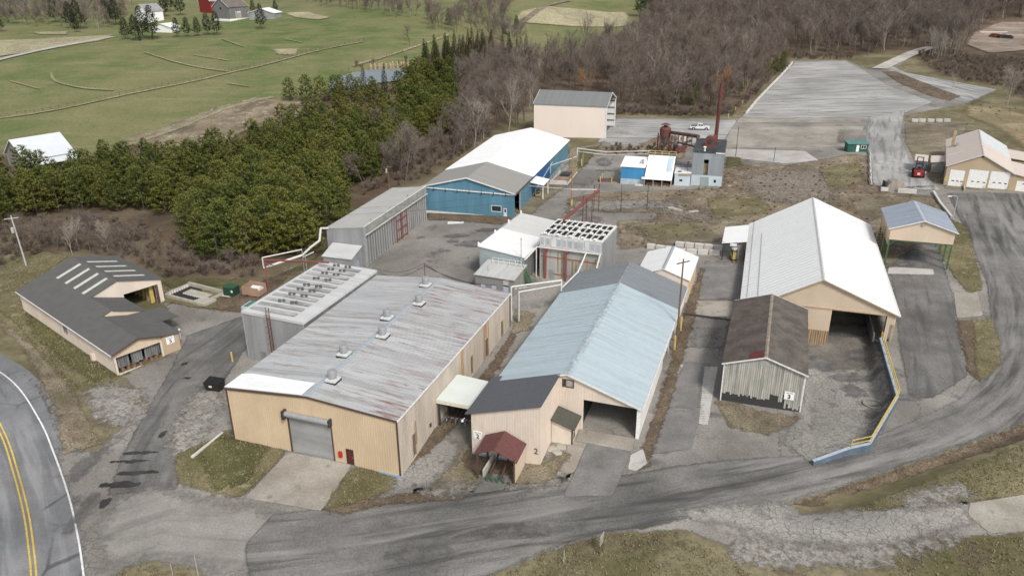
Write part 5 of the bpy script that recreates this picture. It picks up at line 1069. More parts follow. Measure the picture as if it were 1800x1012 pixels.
for u in (3.9, 8.0, 11.95): L_.part('bollard', MB().tube((u,-.4,-.6),(u,-.4,1.3),.1), M_yel)
L_.part('divider_wall', MB().box((3.75,-3.6,-1.5),(4.0,-.2,.6)), W_conc); L_.part('gable_vent', MB().box((5.9,-.12,6.7),(6.3,-.02,7.0)), T_dark)
L_.part('lean_to_wall', MB().wall((12.24,-.0,0),(1,0,0),(0,1,0),[(0,3.9),(6,2.6)],-1,[(.9,3.5,.4,2.6)]), W_buff); L_.part('garage_door', MB().box((.9+12.24,.05,.4),(3.5+12.24,.1,2.6)), M_wdoor); L_.part('door_window', MB().box((14.2,.0,1.9),(14.9,.04,2.05)), M_glass)
L_.part('lean_to_roof', MB().slab([(12.25,-.3,4.0),(18.5,-.3,2.7),(18.5,12,2.7),(12.25,12,4.0)], .12), R_pink); L_.part('rear_wing_roof', MB().slab([(12.35,15.5,3.9),(18.5,15.5,3.2),(18.5,25,3.2),(12.35,25,3.9)], .12), R_pink); L_.part('rear_wing_wall', MB().box((12.35,15.8,-1),(18.3,15.95,3.1)), W_buff)
L_.part('chimney', MB().box((.6,17.5,4.2),(1.2,18.1,8.4)), M_timber); L_.part('roof_vent', MB().box((1.6,16.5,5.0),(2.1,18.0,5.9)), T_grey)
S = Bld('side_shed', 'two small pink roofed sheds on the left side of the garage', 'shed', *Aw(L_, -6.3, 9.5).xy, -27.3, 6.2, 5.5, 2.7, 2.9, z=L_.z)
S.part('roof', MB().slab([(0,0,2.7),(2.7,0,2.7),(2.7,5.5,2.9),(0,5.5,2.9)], .1), R_pink); S.part('roof', MB().slab([(3.2,-.3,2.6),(6.3,.6,2.9),(6.3,5.5,3.2),(3.2,5.5,2.9)], .1), R_pink); S.part('wall', MB().box((.1,.1,-1),(2.6,.2,2.6)), paint('slate grey wall', (.20,.22,.26), .1)); S.part('wall', MB().box((3.6,.3,-1),(6.1,.4,2.5)), T_grey)
for u in (2.9, 3.2): S.part('post', MB().box((u-.08,-.4,-1),(u+.08,-.25,2.8)), T_dark)
S.part('fuel_pump', MB().box((2.3,-1.6,-.8),(2.8,-1.3,.6)).box((2.35,-1.65,.2),(2.75,-1.6,.5)), T_white)

# ============================================================ L shaped charcoal roofed building, marked 5
nz = -2.07; N_ = Bld('sorter_building', 'charcoal roofed cream building with translucent roof strips, marked 5', 'building', -53.469, 92.327, 49.22, 15.74, 33.32, 3.5, 4.72, 6.53, .579, z=nz)
sl = (6.53-3.5)/9.11
def hN(u): return 3.5+sl*u
op = (9.65, 14.6, -1, 4.3)
N_.part('wall', MB().wall((0,17.67,0),(1,0,0),(0,1,0),[(0,3.3),(9.11,6.33),(15.74,4.52)],-1,[(9.65,14.6,-1,3.9)]), W_cream, 'tall gable wall with the large open bay'); N_.part('wall', MB().wall((0,.15,0),(0,1,0),(1,0,0),[(0,3.3),(33.1,3.3)],-1.2,[(15.5,16.8,1.3,2.4)]), W_cream); N_.wall('back', W_cream); N_.part('wall', MB().wall((15.74,17.85,0),(0,1,0),(-1,0,0),[(0,4.5),(15.3,4.5)],-1), W_cream)
N_.part('wall_rib', MB().ribs((0,0,0),(0,1,0),(1,0,0),[(0,3.3),(33.3,3.3)],-1,[(15.5,16.8,1.3,2.4)],.5,.05,.03), W_cream, kind='stuff')
N_.part('window', MB().box((.03,15.5,1.3),(.07,16.8,2.4)), M_glass); N_.part('window_frame', MB().box((-.05,15.4,1.2),(.02,15.55,2.5)).box((-.05,16.1,1.2),(.02,16.22,2.5)).box((-.05,16.75,1.2),(.02,16.9,2.5)), T_grey); N_.part('meter_box', MB().box((-.5,6.6,-.4),(0,7.2,1.2)), W_cream)
def nroof(pts, lab=None): return N_.part('roof_slope', MB().slab(pts, .14), R_shing, lab)
nroof([(-.35,-.4,hN(-.35)),(3.38,-.4,hN(3.38)),(3.38,10.31,hN(3.38)),(4.82,10.31,hN(4.82)),(4.82,17.5,hN(4.82)),(9.1,17.5,6.53),(9.1,33.7,6.53),(-.35,33.7,hN(-.35))], 'long left slope over all three stages')
nroof([(9.112,17.4,6.53),(16.1,17.4,4.62),(16.1,33.7,4.62),(9.112,33.7,6.53)]); nroof([(4.825,10.1,5.10),(9.5,10.1,3.5),(9.5,17.6,3.5),(4.825,17.6,5.10)]); nroof([(3.385,-.4,4.62),(6.7,-.4,3.7),(6.7,10.3,3.7),(3.385,10.3,4.62)])
nroof([(6.703,-.4,3.69),(9.35,-.4,3.3),(9.35,5.0,3.3),(6.703,5.0,3.69)]); nroof([(6.703,5.003,3.69),(11.9,5.003,3.2),(11.9,10.3,3.2),(6.703,10.3,3.69)])
N_.part('gable_infill', MB().wall((3.5,10.25,0),(1,0,0),(0,1,0),[(0,4.5),(1.32,4.95),(5.9,3.4)],2.9), W_peach); 
N_.part('wall', MB().wall((0,0,0),(1,0,0),(0,1,0),[(0,3.3),(3.38,4.43),(6.6,3.5)],2.7), W_peach, 'cream front gable above the open bay'); N_.part('wall_rib', MB().ribs((0,0,0),(1,0,0),(0,1,0),[(0,3.3),(3.38,4.43),(6.6,3.5)],2.7,(),.3,.04,.025), W_peach, kind='stuff')
for u in (.08, 6.5): N_.part('post', MB().box((u-.12,-.05,-.8),(u+.12,.2,2.75)), W_cream)
N_.part('wall', MB().box((6.6,-.12,-.8),(9.1,.05,3.3)), paint('tan corner wall', (.48,.37,.26), .06, .4), 'tan wall panel with the sign'); N_.part('wall', MB().box((9.0,.05,-.8),(9.14,4.9,3.15)), W_tan); N_.part('door_sill', MB().box((.2,-.25,-.6),(6.5,.0,.35)), W_concw)
for k in range(20):
    if k in (6, 12): continue
    N_.part('board', MB().box((.22+k*.31,.5,rnd.uniform(.55,.9)),(.49+k*.31,.56,2.8)), W_woodd)
for k in range(7): N_.part('stacked_scrap', MB().rbox((.9+k*.8,.2+rnd.uniform(-.1,.2),.55),(.5,.4,rnd.uniform(.25,.6)),rnd.uniform(0,2)), flat('scrap brown', (.22,.12,.08)))
N_.part('floor', MB().box((.2,.2,-.5),(15.5,33,.12)), paint('dark shop floor', (.10,.10,.10), .2)); N_.part('back_boards', MB().box((9.3,8.0,.1),(11.7,8.1,2.4)), W_woodd)
for k in range(6): N_.part('rack_shelf', MB().box((14.0,18.6+k*1.4,.2),(14.6,19.0+k*1.4,3.6)), (M_timber if k % 2 else M_yel))
N_.part('bay_frame', MB().box((14.6,17.5,-.5),(15.0,17.66,3.9)), T_brown)
for v in (20.6,23.1,25.7,28.4):
    pass
for v in (19.6,22.7,25.9,29.2): N_.part('skylight', MB().slab([(4.7,v,hN(4.7)+.03),(8.6,v,hN(8.6)+.03),(8.6,v+.75,hN(8.6)+.03),(4.7,v+.75,hN(4.7)+.03)], .03), M_skyl); N_.part('skylight', MB().slab([(9.7,v+.1,6.40),(14.3,v+.1,5.14),(14.3,v+.8,5.14),(9.7,v+.8,6.40)], .03), M_skyl)
N_.part('bargeboard', MB().beam((-.3,-.42,3.35),(3.38,-.42,4.5),.06,.2).beam((3.38,-.42,4.5),(6.6,-.42,3.6),.06,.2), T_brown); N_.part('gutter', MB().beam((-.45,-.3,3.3),(-.45,33.5,3.3),.12), T_white)
sign(N_.root, (7.2,-.16,2.0), (1,0,0), (0,-1,0), 1.15, 1.05, '5', M_wdoor)
N_.part('yard_lamp', MB().tube((10.6,2.8,-.5),(10.6,2.8,2.0),.06).lathe((10.6,2.8,2.0),[(.05,0),(.16,.1),(.1,.35)],8), T_white)

# green site office
go = P(1489, 268); S = Bld('site_office', 'small dark green site office with white door beside the parking lot', 'shed', go.x, go.y, -4, 5.0, 2.6, 2.3, 2.3, z=go.z)
S.wall('front', paint('dark green siding', (.03,.11,.085), .1, 1), [(2.1,2.8,.2,1.9),(3.3,4.4,1.0,1.8)], bot=-.3); S.wall('left', paint('dark green siding', (0,0,0))); S.wall('right', paint('dark green siding', (0,0,0))); S.part('roof', MB().slab([(-.15,-.2,2.2),(5.15,-.2,2.2),(5.15,2.8,2.6),(-.15,2.8,2.6)], .12), paint('teal roof', (.10,.22,.20), .1))
S.part('door', MB().box((2.1,.03,.1),(2.8,.08,1.95)), M_wdoor); S.part('window', MB().box((3.3,.03,1.0),(4.4,.08,1.8)), M_glass); S.part('window_frame', MB().box((3.2,-.04,.92),(4.5,.0,1.0)).box((3.2,-.04,1.8),(4.5,0,1.88)).box((3.8,-.04,1.0),(3.9,0,1.8)).box((3.2,-.04,1.0),(3.3,0,1.8)).box((4.4,-.04,1.0),(4.5,0,1.8)), T_white); S.part('step', MB().box((1.2,-1.2,-.6),(6.2,-.2,.05)), W_concw)
# gambrel cover near it
dm = thing('gambrel_hutch', 'small weathered grey gambrel hutch open at its left end, by the wall end', 'shed', P(1572, 333), R(-8))
pr = [(-1.9,.0),(-1.9,1.0),(-1.2,1.9),(0,2.3),(1.2,1.9),(1.9,1.0),(1.9,0)]
MB().prism([(x,-1.2,z) for x, z in pr], (0,2.4,0)).build('shell', paint('weathered grey skin', (.34,.31,.27), .12, 1), dm); MB().box((-2.3,-1.1,.1),(-1.92,1.1,1.7)).build('open_end', T_dark, dm)
for x in (-1.2,0,1.2): MB().box((x-.05,-1.26,0),(x+.05,-1.2,1.9)).build('batten', M_timber, dm)

# ============================================================ farm beyond the fields
def farm(name, label, px, py, anchor, yaw, W, L, e, rh, wallm, roofm, cat='barn', base=None, ru=.5):
    """anchor: which local corner (u, v as fractions) stands at the pixel"""
    q = P(px, py); a = R(yaw); u, v = anchor[0]*W, anchor[1]*L
    x = q.x-(u*math.cos(a)-v*math.sin(a)); y = q.y-(u*math.sin(a)+v*math.cos(a))
    b = Bld(name, label, cat, x, y, yaw, W, L, e, e, rh, ru, z=q.z)
    for s_ in ('front','left','right','back'): b.wall(s_, wallm)
    b.roofs(roofm, .4); b.verge(T_white, .4, .25)
    if base: b.part('foundation', MB().box((-.1,-.1,-1.5),(W+.1,L+.1,1.2)), base)
    return b
fb = farm('farm_barn', 'large grey wooden barn with brown roof on the hill farm', 405, 38, (1, 0), -32, 13, 13, 7.5, 12, W_woodd, paint('brown shingles', (.17,.14,.125), .12), base=M_wdoor)
fb.part('barn_door', MB().box((13.0,4,1.3),(13.08,8,5)), W_wood); fb.part('sign_plate', MB().box((13.08,5.4,4.2),(13.14,7.6,4.7)), T_white); fb.part('window', MB().box((5.8,-.12,6),(7,-.02,7)), M_glass)
farm('red_barn', 'red barn with grey metal roof behind the large grey barn', 372, 24, (1, 0), -38, 12, 15, 7, 11, flat('barn red', (.22,.03,.03)), R_zinc)
farm('farmhouse', 'white farmhouse half hidden by the conifers on the hill', 262, 40, (1, 0), -30, 10, 10, 6, 9.5, M_wdoor, paint('grey house roof', (.3,.3,.3)), 'house').part('window', MB().box((10,2,2.5),(10.06,3.5,4.3)), M_glass)
farm('machine_shed', 'low pale shed right of the grey hill barn', 482, 34, (1, 0), -12, 15, 9, 3.2, 5.5, W_galv, R_white, 'shed'); farm('small_white_shed', 'low white building among conifers on the hill farm', 300, 58, (1, 0), -20, 11, 7, 2.8, 4.4, M_wdoor, R_white, 'shed')
sb = farm('field_barn', 'old board barn with white metal roof at the edge of the field', 16, 290, (0, 0), -40, 13.5, 12, 3.6, 7.8, paint('silvered barn boards', (.30,.29,.27), .2, 1, (3,3,.25)), paint('pale metal barn roof', (.62,.65,.68), .04, .4), ru=.45)
sb.part('barn_window', MB().box((4.0,-.1,4.4),(4.6,-.02,5.1)), M_darkin); sb.part('barn_window', MB().box((5.3,-.1,4.4),(5.9,-.02,5.1)), M_darkin); sb.part('lean_to_roof', MB().slab([(13.6,-.4,3.1),(16.6,-.4,2.2),(16.6,12.3,2.2),(13.6,12.3,3.1)], .12), paint('pale metal barn roof', (0,0,0))); sb.part('post', MB().box((16,11.6,-1),(16.2,11.8,2.2)), W_woodd)

# ============================================================ trees
def leafmat(name, a, b, c=None, scale=.35):
    t = NT(name); oi = t.n.new('ShaderNodeObjectInfo'); n = t.noise(t.coords((1,1,1)), scale, 3); f = t.noise(t.coords((1,1,1)), 6, 2)
    m = t.mix(t.ramp(n, .35, .65), a, b); m = t.mix(t.ramp(f, .3, .7, 0, .35), m, tuple(x*.6 for x in a))
    if c: m = t.mix(t.math('MULTIPLY', oi.outputs['Random'], .8), m, c)
    t.col(m); return t.fin(.85, 0, .12)
L_pine = leafmat('pine needles', (.060,.088,.020), (.155,.185,.050), (.19,.185,.05)); L_pine2 = leafmat('yellow green needles', (.12,.135,.025), (.21,.215,.05), (.16,.17,.04))
L_spruce = leafmat('spruce needles', (.030,.046,.017), (.062,.080,.026), (.075,.08,.025)); L_bluish = leafmat('blue green needles', (.035,.055,.032), (.065,.085,.05), (.05,.07,.03))
M_bark = paint('bark', (.15,.12,.10), .2, 2, (1,1,.3)); M_barkl = paint('pale bark', (.34,.31,.27), .15, 2, (1,1,.3))
L_twig = leafmat('bare twigs', (.21,.175,.148), (.29,.245,.205), (.16,.13,.11)); L_twigm = leafmat('mauve twigs', (.175,.135,.118), (.24,.19,.165), (.20,.17,.145)); L_twigp = leafmat('pale twigs', (.33,.28,.24), (.40,.35,.30)); L_bud = leafmat('orange budding twigs', (.36,.19,.085), (.42,.24,.11)); L_brush = leafmat('brush twigs', (.17,.125,.10), (.25,.19,.15), (.21,.18,.13))
def conifer_mesh(seed, h, rad, n, low=.08, shape=.75, tuft=.55, droop=.0):
    """crown of short needle sprays carried on whorled limbs"""
    r = np.random.RandomState(seed); nb = int(h*9); vs = []; fs = []
    hb = low+(1-low)*(np.arange(nb)+.5)/nb; az = np.cumsum(r.uniform(1.7, 3.0, nb)); k = 0
    bl = rad*np.clip((1-hb)**shape, .05, 1)*np.clip((hb-low)/.10+.45, 0, 1)*r.uniform(.7, 1.18, nb)
    w = bl+.15; cnt = np.maximum(1, (n*w/w.sum())).astype(int)
    for i in range(nb):
        m = cnt[i]; L = bl[i]; nc = max(2, int(1+L*1.5)); ct = np.sort(r.uniform(.35, 1.0, nc))**.7; ct[-1] = 1.0; cla = r.normal(0, .26, nc)*L*ct; pick = r.randint(0, nc, m)
        t = ct[pick]+r.normal(0, .10, m)/max(L, .6); lat = cla[pick]+r.normal(0, .17, m)
        dx, dy = math.cos(az[i]), math.sin(az[i])
        x = dx*L*t - dy*lat; y = dy*L*t + dx*lat; z = hb[i]*h + L*t*(.34-droop) + r.normal(0, .11, m)
        for j in range(m):
            for q in range(3):
                a = r.uniform(0, 6.283); e = r.uniform(.1, 1.2); s = tuft*r.uniform(.6, 1.2)
                d = np.array([math.cos(a)*math.cos(e), math.sin(a)*math.cos(e), math.sin(e)])*s
                pz = np.array([-d[1], d[0], .15*s])*.34
                c = np.array([x[j], y[j], z[j]]); b = len(vs)
                vs += [c-pz*.6, c+pz*.6, c+d]; fs.append((b, b+1, b+2))
    return vs, fs
def np_only_mesh(name, vs, fs, mat):
    o = np_mesh(name, vs, np.array(fs), mat); me = o.data; bpy.data.objects.remove(o); return me
def make_conifer(seed, h, rad, n, mat, **kw):
    vs, fs = conifer_mesh(seed, h, rad, n, **kw)
    crown = np_only_mesh('crown', vs, fs, mat)
    m = MB().tube((0,0,-.5),(0,0,h*.95),.10+h*.009,.03,7); r = random.Random(seed)
    for k in range(14):
        z = h*(.12+.05*k); a = r.uniform(0, 6.28); L = rad*.6*(1-z/h); m.tube((0,0,z),(math.cos(a)*L,math.sin(a)*L,z+.2*L),.05,.015,4,False)
    tr = m.mesh('trunk'); tr.materials.append(M_bark); return tr, crown
def bare_mesh(seed, h, spread, twigs=4, stems=1, twl=1.3, tw=.042, up=.9, levels=3):
    r = random.Random(seed); tm = MB(); vs = []; fs = []
    def twig(p, d, L):
        s = Vector((r.uniform(-1,1), r.uniform(-1,1), r.uniform(-1,1))).cross(d).normalized()*tw*.5; q = p+d*L; b = len(vs)
        vs.extend([tuple(p-s), tuple(p+s), tuple(q)]); fs.append((b, b+1, b+2))
    def grow(p, d, L, rad, lv):
        n = 3; pts = [p]
        for i in range(n):
            d = (d+Vector((r.gauss(0,.11), r.gauss(0,.11), .05*up))).normalized(); pts.append(pts[-1]+d*L/n)
        for i in range(n):
            r0 = rad*(1-.55*i/n); r1 = rad*(1-.55*(i+1)/n)
            tm.tube(pts[i], pts[i+1], r0, r1, 6 if lv == 0 else 4 if lv == 1 else 3, False)
        if lv >= levels-1:
            for k in range(twigs*3):
                t = r.uniform(.1, 1); i = min(2, int(t*3)); q = pts[i].lerp(pts[i+1], t*3-i)
                dd = (d*.8+Vector((r.gauss(0,.6), r.gauss(0,.6), r.gauss(.25,.4)))).normalized(); tl = twl*r.uniform(.5, 1.1); twig(q, dd, tl)
                q2 = q+dd*tl*.5
                for _ in range(2): twig(q2, (dd+Vector((r.gauss(0,.5), r.gauss(0,.5), r.gauss(.1,.4)))).normalized(), tl*.6)
            return
        nb = [9, 6, 5][lv]
        for k in range(nb):
            t = (.32 if lv == 0 else .2)+(.68 if lv == 0 else .8)*(k+r.random())/nb; t = min(t, .99); i = min(2, int(t*3)); q = pts[i].lerp(pts[i+1], t*3-i)
            a = r.uniform(0, 6.283); o = Vector((math.cos(a), math.sin(a), 0)); o = (o-d*o.dot(d)).normalized()
            dd = (d*(.75+.5*up*r.random())+o*spread*r.uniform(.6, 1.1)).normalized()
            grow(q, dd, L*(.62-.25*t if lv == 0 else .5)*r.uniform(.8, 1.15), rad*(.42 if lv == 0 else .5), lv+1)
    for s_ in range(stems):
        a = r.uniform(0, 6.28); d = Vector((math.cos(a)*.22*(stems > 1), math.sin(a)*.22*(stems > 1), 1)).normalized()
        grow(Vector((0,0,-.4)), d, h*r.uniform(.85, 1.0)*.82, .05+h*.0105/(1 if stems == 1 else 1.6), 0)
    return tm, vs, fs
def make_bare(seed, h, spread, tmat, cmat, **kw):
    tm, vs, fs = bare_mesh(seed, h, spread, **kw); tr = tm.mesh('trunk'); tr.materials.append(tmat)
    return tr, np_only_mesh('crown', vs, fs, cmat)
def plant(name, variant, loc, label, cat, group, scale=1.0, sx=None, rz=None):
    o = bpy.data.objects.new(name, None); C.objects.link(o); o.location = loc; o.rotation_euler = (0, 0, rnd.uniform(0, 6.283) if rz is None else rz)
    k = sx if sx else scale; o.scale = (k, k, scale); tag(o, label, cat, group)
    for nm, me in (('trunk', variant[0]), ('crown', variant[1])):
        c = bpy.data.objects.new(nm, me); C.objects.link(c); c.parent = o
    return o
def inside(poly, x, y):
    return sdf(poly, np.array([x]), np.array([y]))[0]
def scatter(poly, spacing, seed, jitter=.38):
    p = np.array(poly); r = np.random.RandomState(seed); x0, y0 = p.min(0); x1, y1 = p.max(0)
    xs = np.arange(x0, x1, spacing); ys = np.arange(y0, y1, spacing*.87); X, Y = np.meshgrid(xs, ys); X = X+((np.arange(len(ys)) % 2)*spacing/2)[:, None]
    X = X.ravel()+r.normal(0, spacing*jitter*.7, X.size); Y = Y.ravel()+r.normal(0, spacing*jitter*.7, Y.size)
    m = sdf(poly, X, Y) > 0; return list(zip(X[m], Y[m]))
def far_group(name, variants, pts, label, cat, zs=(.65, 1.35), col_name=None):
    """the rest of a wood as one object: a point cloud carrying instances of the same trees"""
    col = bpy.data.collections.new(col_name or name+'_kinds')
    for tr, cr in variants:
        vsn = MB()
        o = bpy.data.objects.new('kind', join_meshes(tr, cr)); col.objects.link(o)
    n = len(pts); me = bpy.data.meshes.new(name); me.vertices.add(n)
    co = np.array([(x, y, Ts(x, y)) for x, y in pts], np.float32); me.vertices.foreach_set('co', co.ravel())
    r = np.random.RandomState(n); sc_ = r.uniform(*zs, n); ro = r.uniform(0, 6.283, n)
    for nm, v in (('sc', sc_), ('ro', ro)): add_attr(me, nm, v)
    me.update(); o = bpy.data.objects.new(name, me); C.objects.link(o); o['kind'] = 'stuff'; o['label'] = label; o['category'] = cat
    ng = bpy.data.node_groups.new(name, 'GeometryNodeTree'); ng.interface.new_socket('Geometry', in_out='INPUT', socket_type='NodeSocketGeometry'); ng.interface.new_socket('Geometry', in_out='OUTPUT', socket_type='NodeSocketGeometry')
    N = ng.nodes; gi = N.new('NodeGroupInput'); go_ = N.new('NodeGroupOutput'); ip = N.new('GeometryNodeInstanceOnPoints'); ci = N.new('GeometryNodeCollectionInfo')
    ci.inputs['Collection'].default_value = col; ci.inputs['Separate Children'].default_value = True; ci.inputs['Reset Children'].default_value = True; ip.inputs['Pick Instance'].default_value = True
    a1 = N.new('GeometryNodeInputNamedAttribute'); a1.data_type = 'FLOAT'; a1.inputs[0].default_value = 'sc'; a2 = N.new('GeometryNodeInputNamedAttribute'); a2.data_type = 'FLOAT'; a2.inputs[0].default_value = 'ro'
    cx = N.new('ShaderNodeCombineXYZ'); rv = N.new('FunctionNodeRandomValue'); rv.data_type = 'INT'; rv.inputs[4].default_value = 0; rv.inputs[5].default_value = len(variants)-1
    l = ng.links.new; l(gi.outputs[0], ip.inputs['Points']); l(ci.outputs[0], ip.inputs['Instance']); l(a1.outputs[0], ip.inputs['Scale']); l(a2.outputs[0], cx.inputs[2]); l(cx.outputs[0], ip.inputs['Rotation']); l(rv.outputs[2], ip.inputs['Instance Index']); l(ip.outputs[0], go_.inputs[0])
    md = o.modifiers.new('instances', 'NODES'); md.node_group = ng; return o
def join_meshes(a, b):
    va = np.empty(len(a.vertices)*3, np.float32); a.vertices.foreach_get('co', va); vb = np.empty(len(b.vertices)*3, np.float32); b.vertices.foreach_get('co', vb)
    fa = [tuple(p.vertices) for p in a.polygons]; n = len(a.vertices); k = len(b.polygons); lb = np.empty(k*3, np.int32); b.loops.foreach_get('vertex_index', lb)
    me = bpy.data.meshes.new('tree_kind'); me.from_pydata([tuple(v) for v in va.reshape(-1,3)]+[tuple(v) for v in vb.reshape(-1,3)], [], fa+[tuple(t) for t in (lb.reshape(-1,3)+n).tolist()])
    me.materials.append(a.materials[0]); me.materials.append(b.materials[0]); idx = np.r_[np.zeros(len(fa), np.int32), np.ones(k, np.int32)]; me.polygons.foreach_set('material_index', idx); me.update(); return me

PINES = [make_conifer(s, 9.0, 3.3, 1600, L_pine, shape=sh, tuft=.52, low=.04) for s, sh in ((1, .48), (2, .62), (3, .42), (4, .55))] + [make_conifer(5, 8.8, 3.2, 1500, L_pine2, shape=.5, tuft=.52, low=.04)]
SPRUCE = [make_conifer(s, 13, 2.1, 1100, L_spruce, low=.03, shape=.85, tuft=.5, droop=.35) for s in (11, 12)]
BIGPINE = [make_conifer(s, 15, 4.4, 1300, L_bluish, low=.16, shape=.6, tuft=.75, droop=.1) for s in (21, 22)]
BARE = [make_bare(31, 14, .75, M_bark, L_twig, twigs=4), make_bare(32, 13, .9, M_bark, L_twigm, twigs=4), make_bare(33, 15, .65, M_bark, L_twig, twigs=4), make_bare(34, 12, .95, M_bark, L_twigm, twigs=5), make_bare(35, 13, .7, M_barkl, L_twigm, twigs=3)]
BAREP = [make_bare(41, 14, .55, M_barkl, L_twigp, twigs=2, up=1.3), make_bare(42, 12, .8, M_barkl, L_twigp, twigs=3)]
BUD = [make_bare(51, 12, .8, M_bark, L_bud, twigs=4)]
BUSH = [make_bare(61, 3.0, 1.1, M_bark, L_brush, twigs=3, stems=3, twl=.8, tw=.045, levels=2), make_bare(62, 2.4, 1.2, M_bark, L_brush, twigs=4, stems=3, twl=.7, tw=.045, levels=2), make_bare(63, 3.6, 1.0, M_bark, L_twigm, twigs=3, stems=3, twl=.9, tw=.045, levels=2)]

bld_keepout = []
def clear_of(x, y):
    for b, mrg in ((N_, 3), (F_, 3), (G, 3), (E_, 3.5), (J_, 4), (sb, 3)):
        a = b.root.rotation_euler.z; dx, dy = x-b.root.location.x, y-b.root.location.y
        u = dx*math.cos(a)+dy*math.sin(a); v = -dx*math.sin(a)+dy*math.cos(a)
        if -mrg < u < b.W+mrg and -mrg < v < b.L+mrg: return False
    return True
# plantation of pines
def pines(poly_px, spacing, seed, label, group, s=(.8, 1.15), yel=.12, variants=None):
    k = 0
    for x, y in scatter(PW(poly_px), spacing, seed, .3):
        if not clear_of(x, y): continue
        v = variants[rnd.randrange(len(variants))] if variants else (PINES[4] if rnd.random() < yel else PINES[rnd.randrange(4)])
        plant('pine_tree', v, (x, y, Ts(x, y)), label, 'tree', group, rnd.uniform(*s), rnd.uniform(*s)*1.05); k += 1
    return k
n1 = pines([(-130, 392), (-60, 350), (20, 326), (120, 322), (200, 300), (300, 300), (400, 290), (410, 330), (340, 345), (300, 380), (180, 372), (60, 380), (-100, 440)], 5.2, 5, 'dark green pine in the belt of pines below the small field barn', 'pines in the belt below the field barn')
n2 = pines([(300, 300), (400, 290), (480, 250), (560, 215), (620, 210), (700, 215), (770, 240), (720, 270), (690, 300), (630, 330), (600, 350), (500, 320), (420, 340)], 5.4, 6, 'green pine in the thick plantation left of the blue building', 'pines in the plantation left of the blue building')
n3 = pines([(330, 420), (350, 365), (420, 330), (500, 320), (590, 350), (610, 385), (570, 430), (520, 455), (470, 462), (420, 470), (360, 455)], 5.2, 7, 'pine at the near edge of the plantation behind the striped kiln', 'pines behind the striped kiln', (.85, 1.2), .35)
n4 = pines([(700, 215), (720, 150), (790, 150), (810, 215), (790, 245)], 5.6, 8, 'tall pine in the clump between the pond and the bare woods', 'pines between the pond and the bare woods', (1.0, 1.35), .0)
for x, y, s in ((510, 178, .85), (540, 178, .95), (565, 180, .95), (590, 176, .9), (600, 186, .9)): plant('pine_tree', PINES[2], P(x, y), 'bushy pine in the short row at the corner of the brown scrub field', 'tree', 'pines at the corner of the scrub field', s)
print('pines', n1, n2, n3, n4)
for x, y in scatter(PW([(745, 128), (790, 112), (850, 108), (925, 115), (935, 122), (860, 130), (800, 146), (745, 160)]), 5.0, 9):
    plant('spruce_tree', SPRUCE[rnd.randrange(2)], (x, y, Ts(x, y)), 'narrow dark spruce in the dense row beyond the pond', 'tree', 'spruces in the row beyond the pond', rnd.uniform(.9, 1.15))
plant('spruce_tree', SPRUCE[0], P(641, 168), 'pointed dark spruce standing left of centre before the pond', 'tree', 'spruces before the pond', .8); plant('spruce_tree', SPRUCE[1], P(677, 165), 'pointed dark spruce standing at the right end of the pond', 'tree', 'spruces before the pond', .8)
# farm conifers and others far left
for x, y, s, v, lb in ((460, 52, .82, 1, 'lone dark conifer on the lawn right of the grey farm barn'), (445, 24, .5, 0, 'small round dark evergreen beside the low pale farm shed'), (485, 25, .5, 0, 'dark bush shaped evergreen at the right end of the farm buildings')):
    plant('conifer', BIGPINE[v], P(x, y), lb, 'tree', None, s)
for x, y, s in ((382, 62, .75), (366, 62, .7), (348, 64, .6), (330, 65, .62), (312, 66, .62)): plant('conifer', BIGPINE[rnd.randrange(2)], P(x, y), 'dark conifer in the row in front of the grey farm barn', 'tree', 'conifers in front of the farm barn', s)
for x, y, s in ((270, 70, 1.05), (252, 68, 1.0), (240, 72, .8), (222, 70, .7), (205, 45, 1.0), (190, 42, .9), (140, 52, 1.0), (125, 50, .9), (135, 57, .5), (98, 40, .9), (300, 22, 1.0), (290, 30, .9), (318, 28, .9), (2, 56, .6)): plant('conifer', BIGPINE[rnd.randrange(2)], P(x, y), 'tall dark conifer among the trees left of the hill farm', 'tree', 'conifers left of the hill farm', s)
for x, y in ((246, 72), (269, 70)): plant('column_shrub', SPRUCE[0], P(x, y), 'slim yellowish green column shrub below the farm conifers', 'shrub', 'column shrubs below the farm conifers', .32, .34)
for x, y, s in ((1125, 30, 1.0), (1150, 30, 1.1), (1172, 25, 1.0), (1135, 15, .9), (789, 45, .55), (908, 52, .45)): plant('conifer', BIGPINE[rnd.randrange(2)], P(x, y), 'dark evergreen standing among the bare trees at the top of the view', 'tree', 'evergreens among the far bare trees', s)
for x, y, s in ((1345, 138, .8), (1362, 130, .9), (1375, 126, .95), (1215, 185, .9), (1190, 185, .85), (1170, 180, .75), (1075, 120, .8), (1060, 125, .7), (1300, 165, .6), (1660, 8, .9)): plant('pine_tree', PINES[rnd.randrange(4)], P(x, y), 'green pine standing alone among the bare trees behind the lot', 'tree', 'pines among the bare woods', s, s*.8)
plant('field_tree', BARE[2], P(720, 82), 'single leafless tree in the open field above the pond', 'tree', None, .62)
plant('birch_tree', BUD[0], P(1258, 190), 'orange budding tree behind the rust red stack', 'tree', None, 1.1, 1.25); plant('birch_tree', BUD[0], P(1035, 175), 'orange budding tree in the woods above the tall pink shed', 'tree', None, .95)
for x, y, s in ((850, 245, 1.05), (843, 240, .9)): plant('bare_tree', BAREP[1], P(x, y), 'pale rounded leafless tree left of the white blue building roof', 'tree', 'pale trees left of the blue building', s)
for x, y in ((1646, 108), (1638, 106), (1652, 108), (1660, 106), (1632, 104), (1642, 103)): plant('bare_tree', BAREP[0], P(x, y), 'white stemmed leafless tree in the clump beyond the curving lane', 'tree', 'white stemmed clump beyond the lane', rnd.uniform(.8, 1.0), .6)
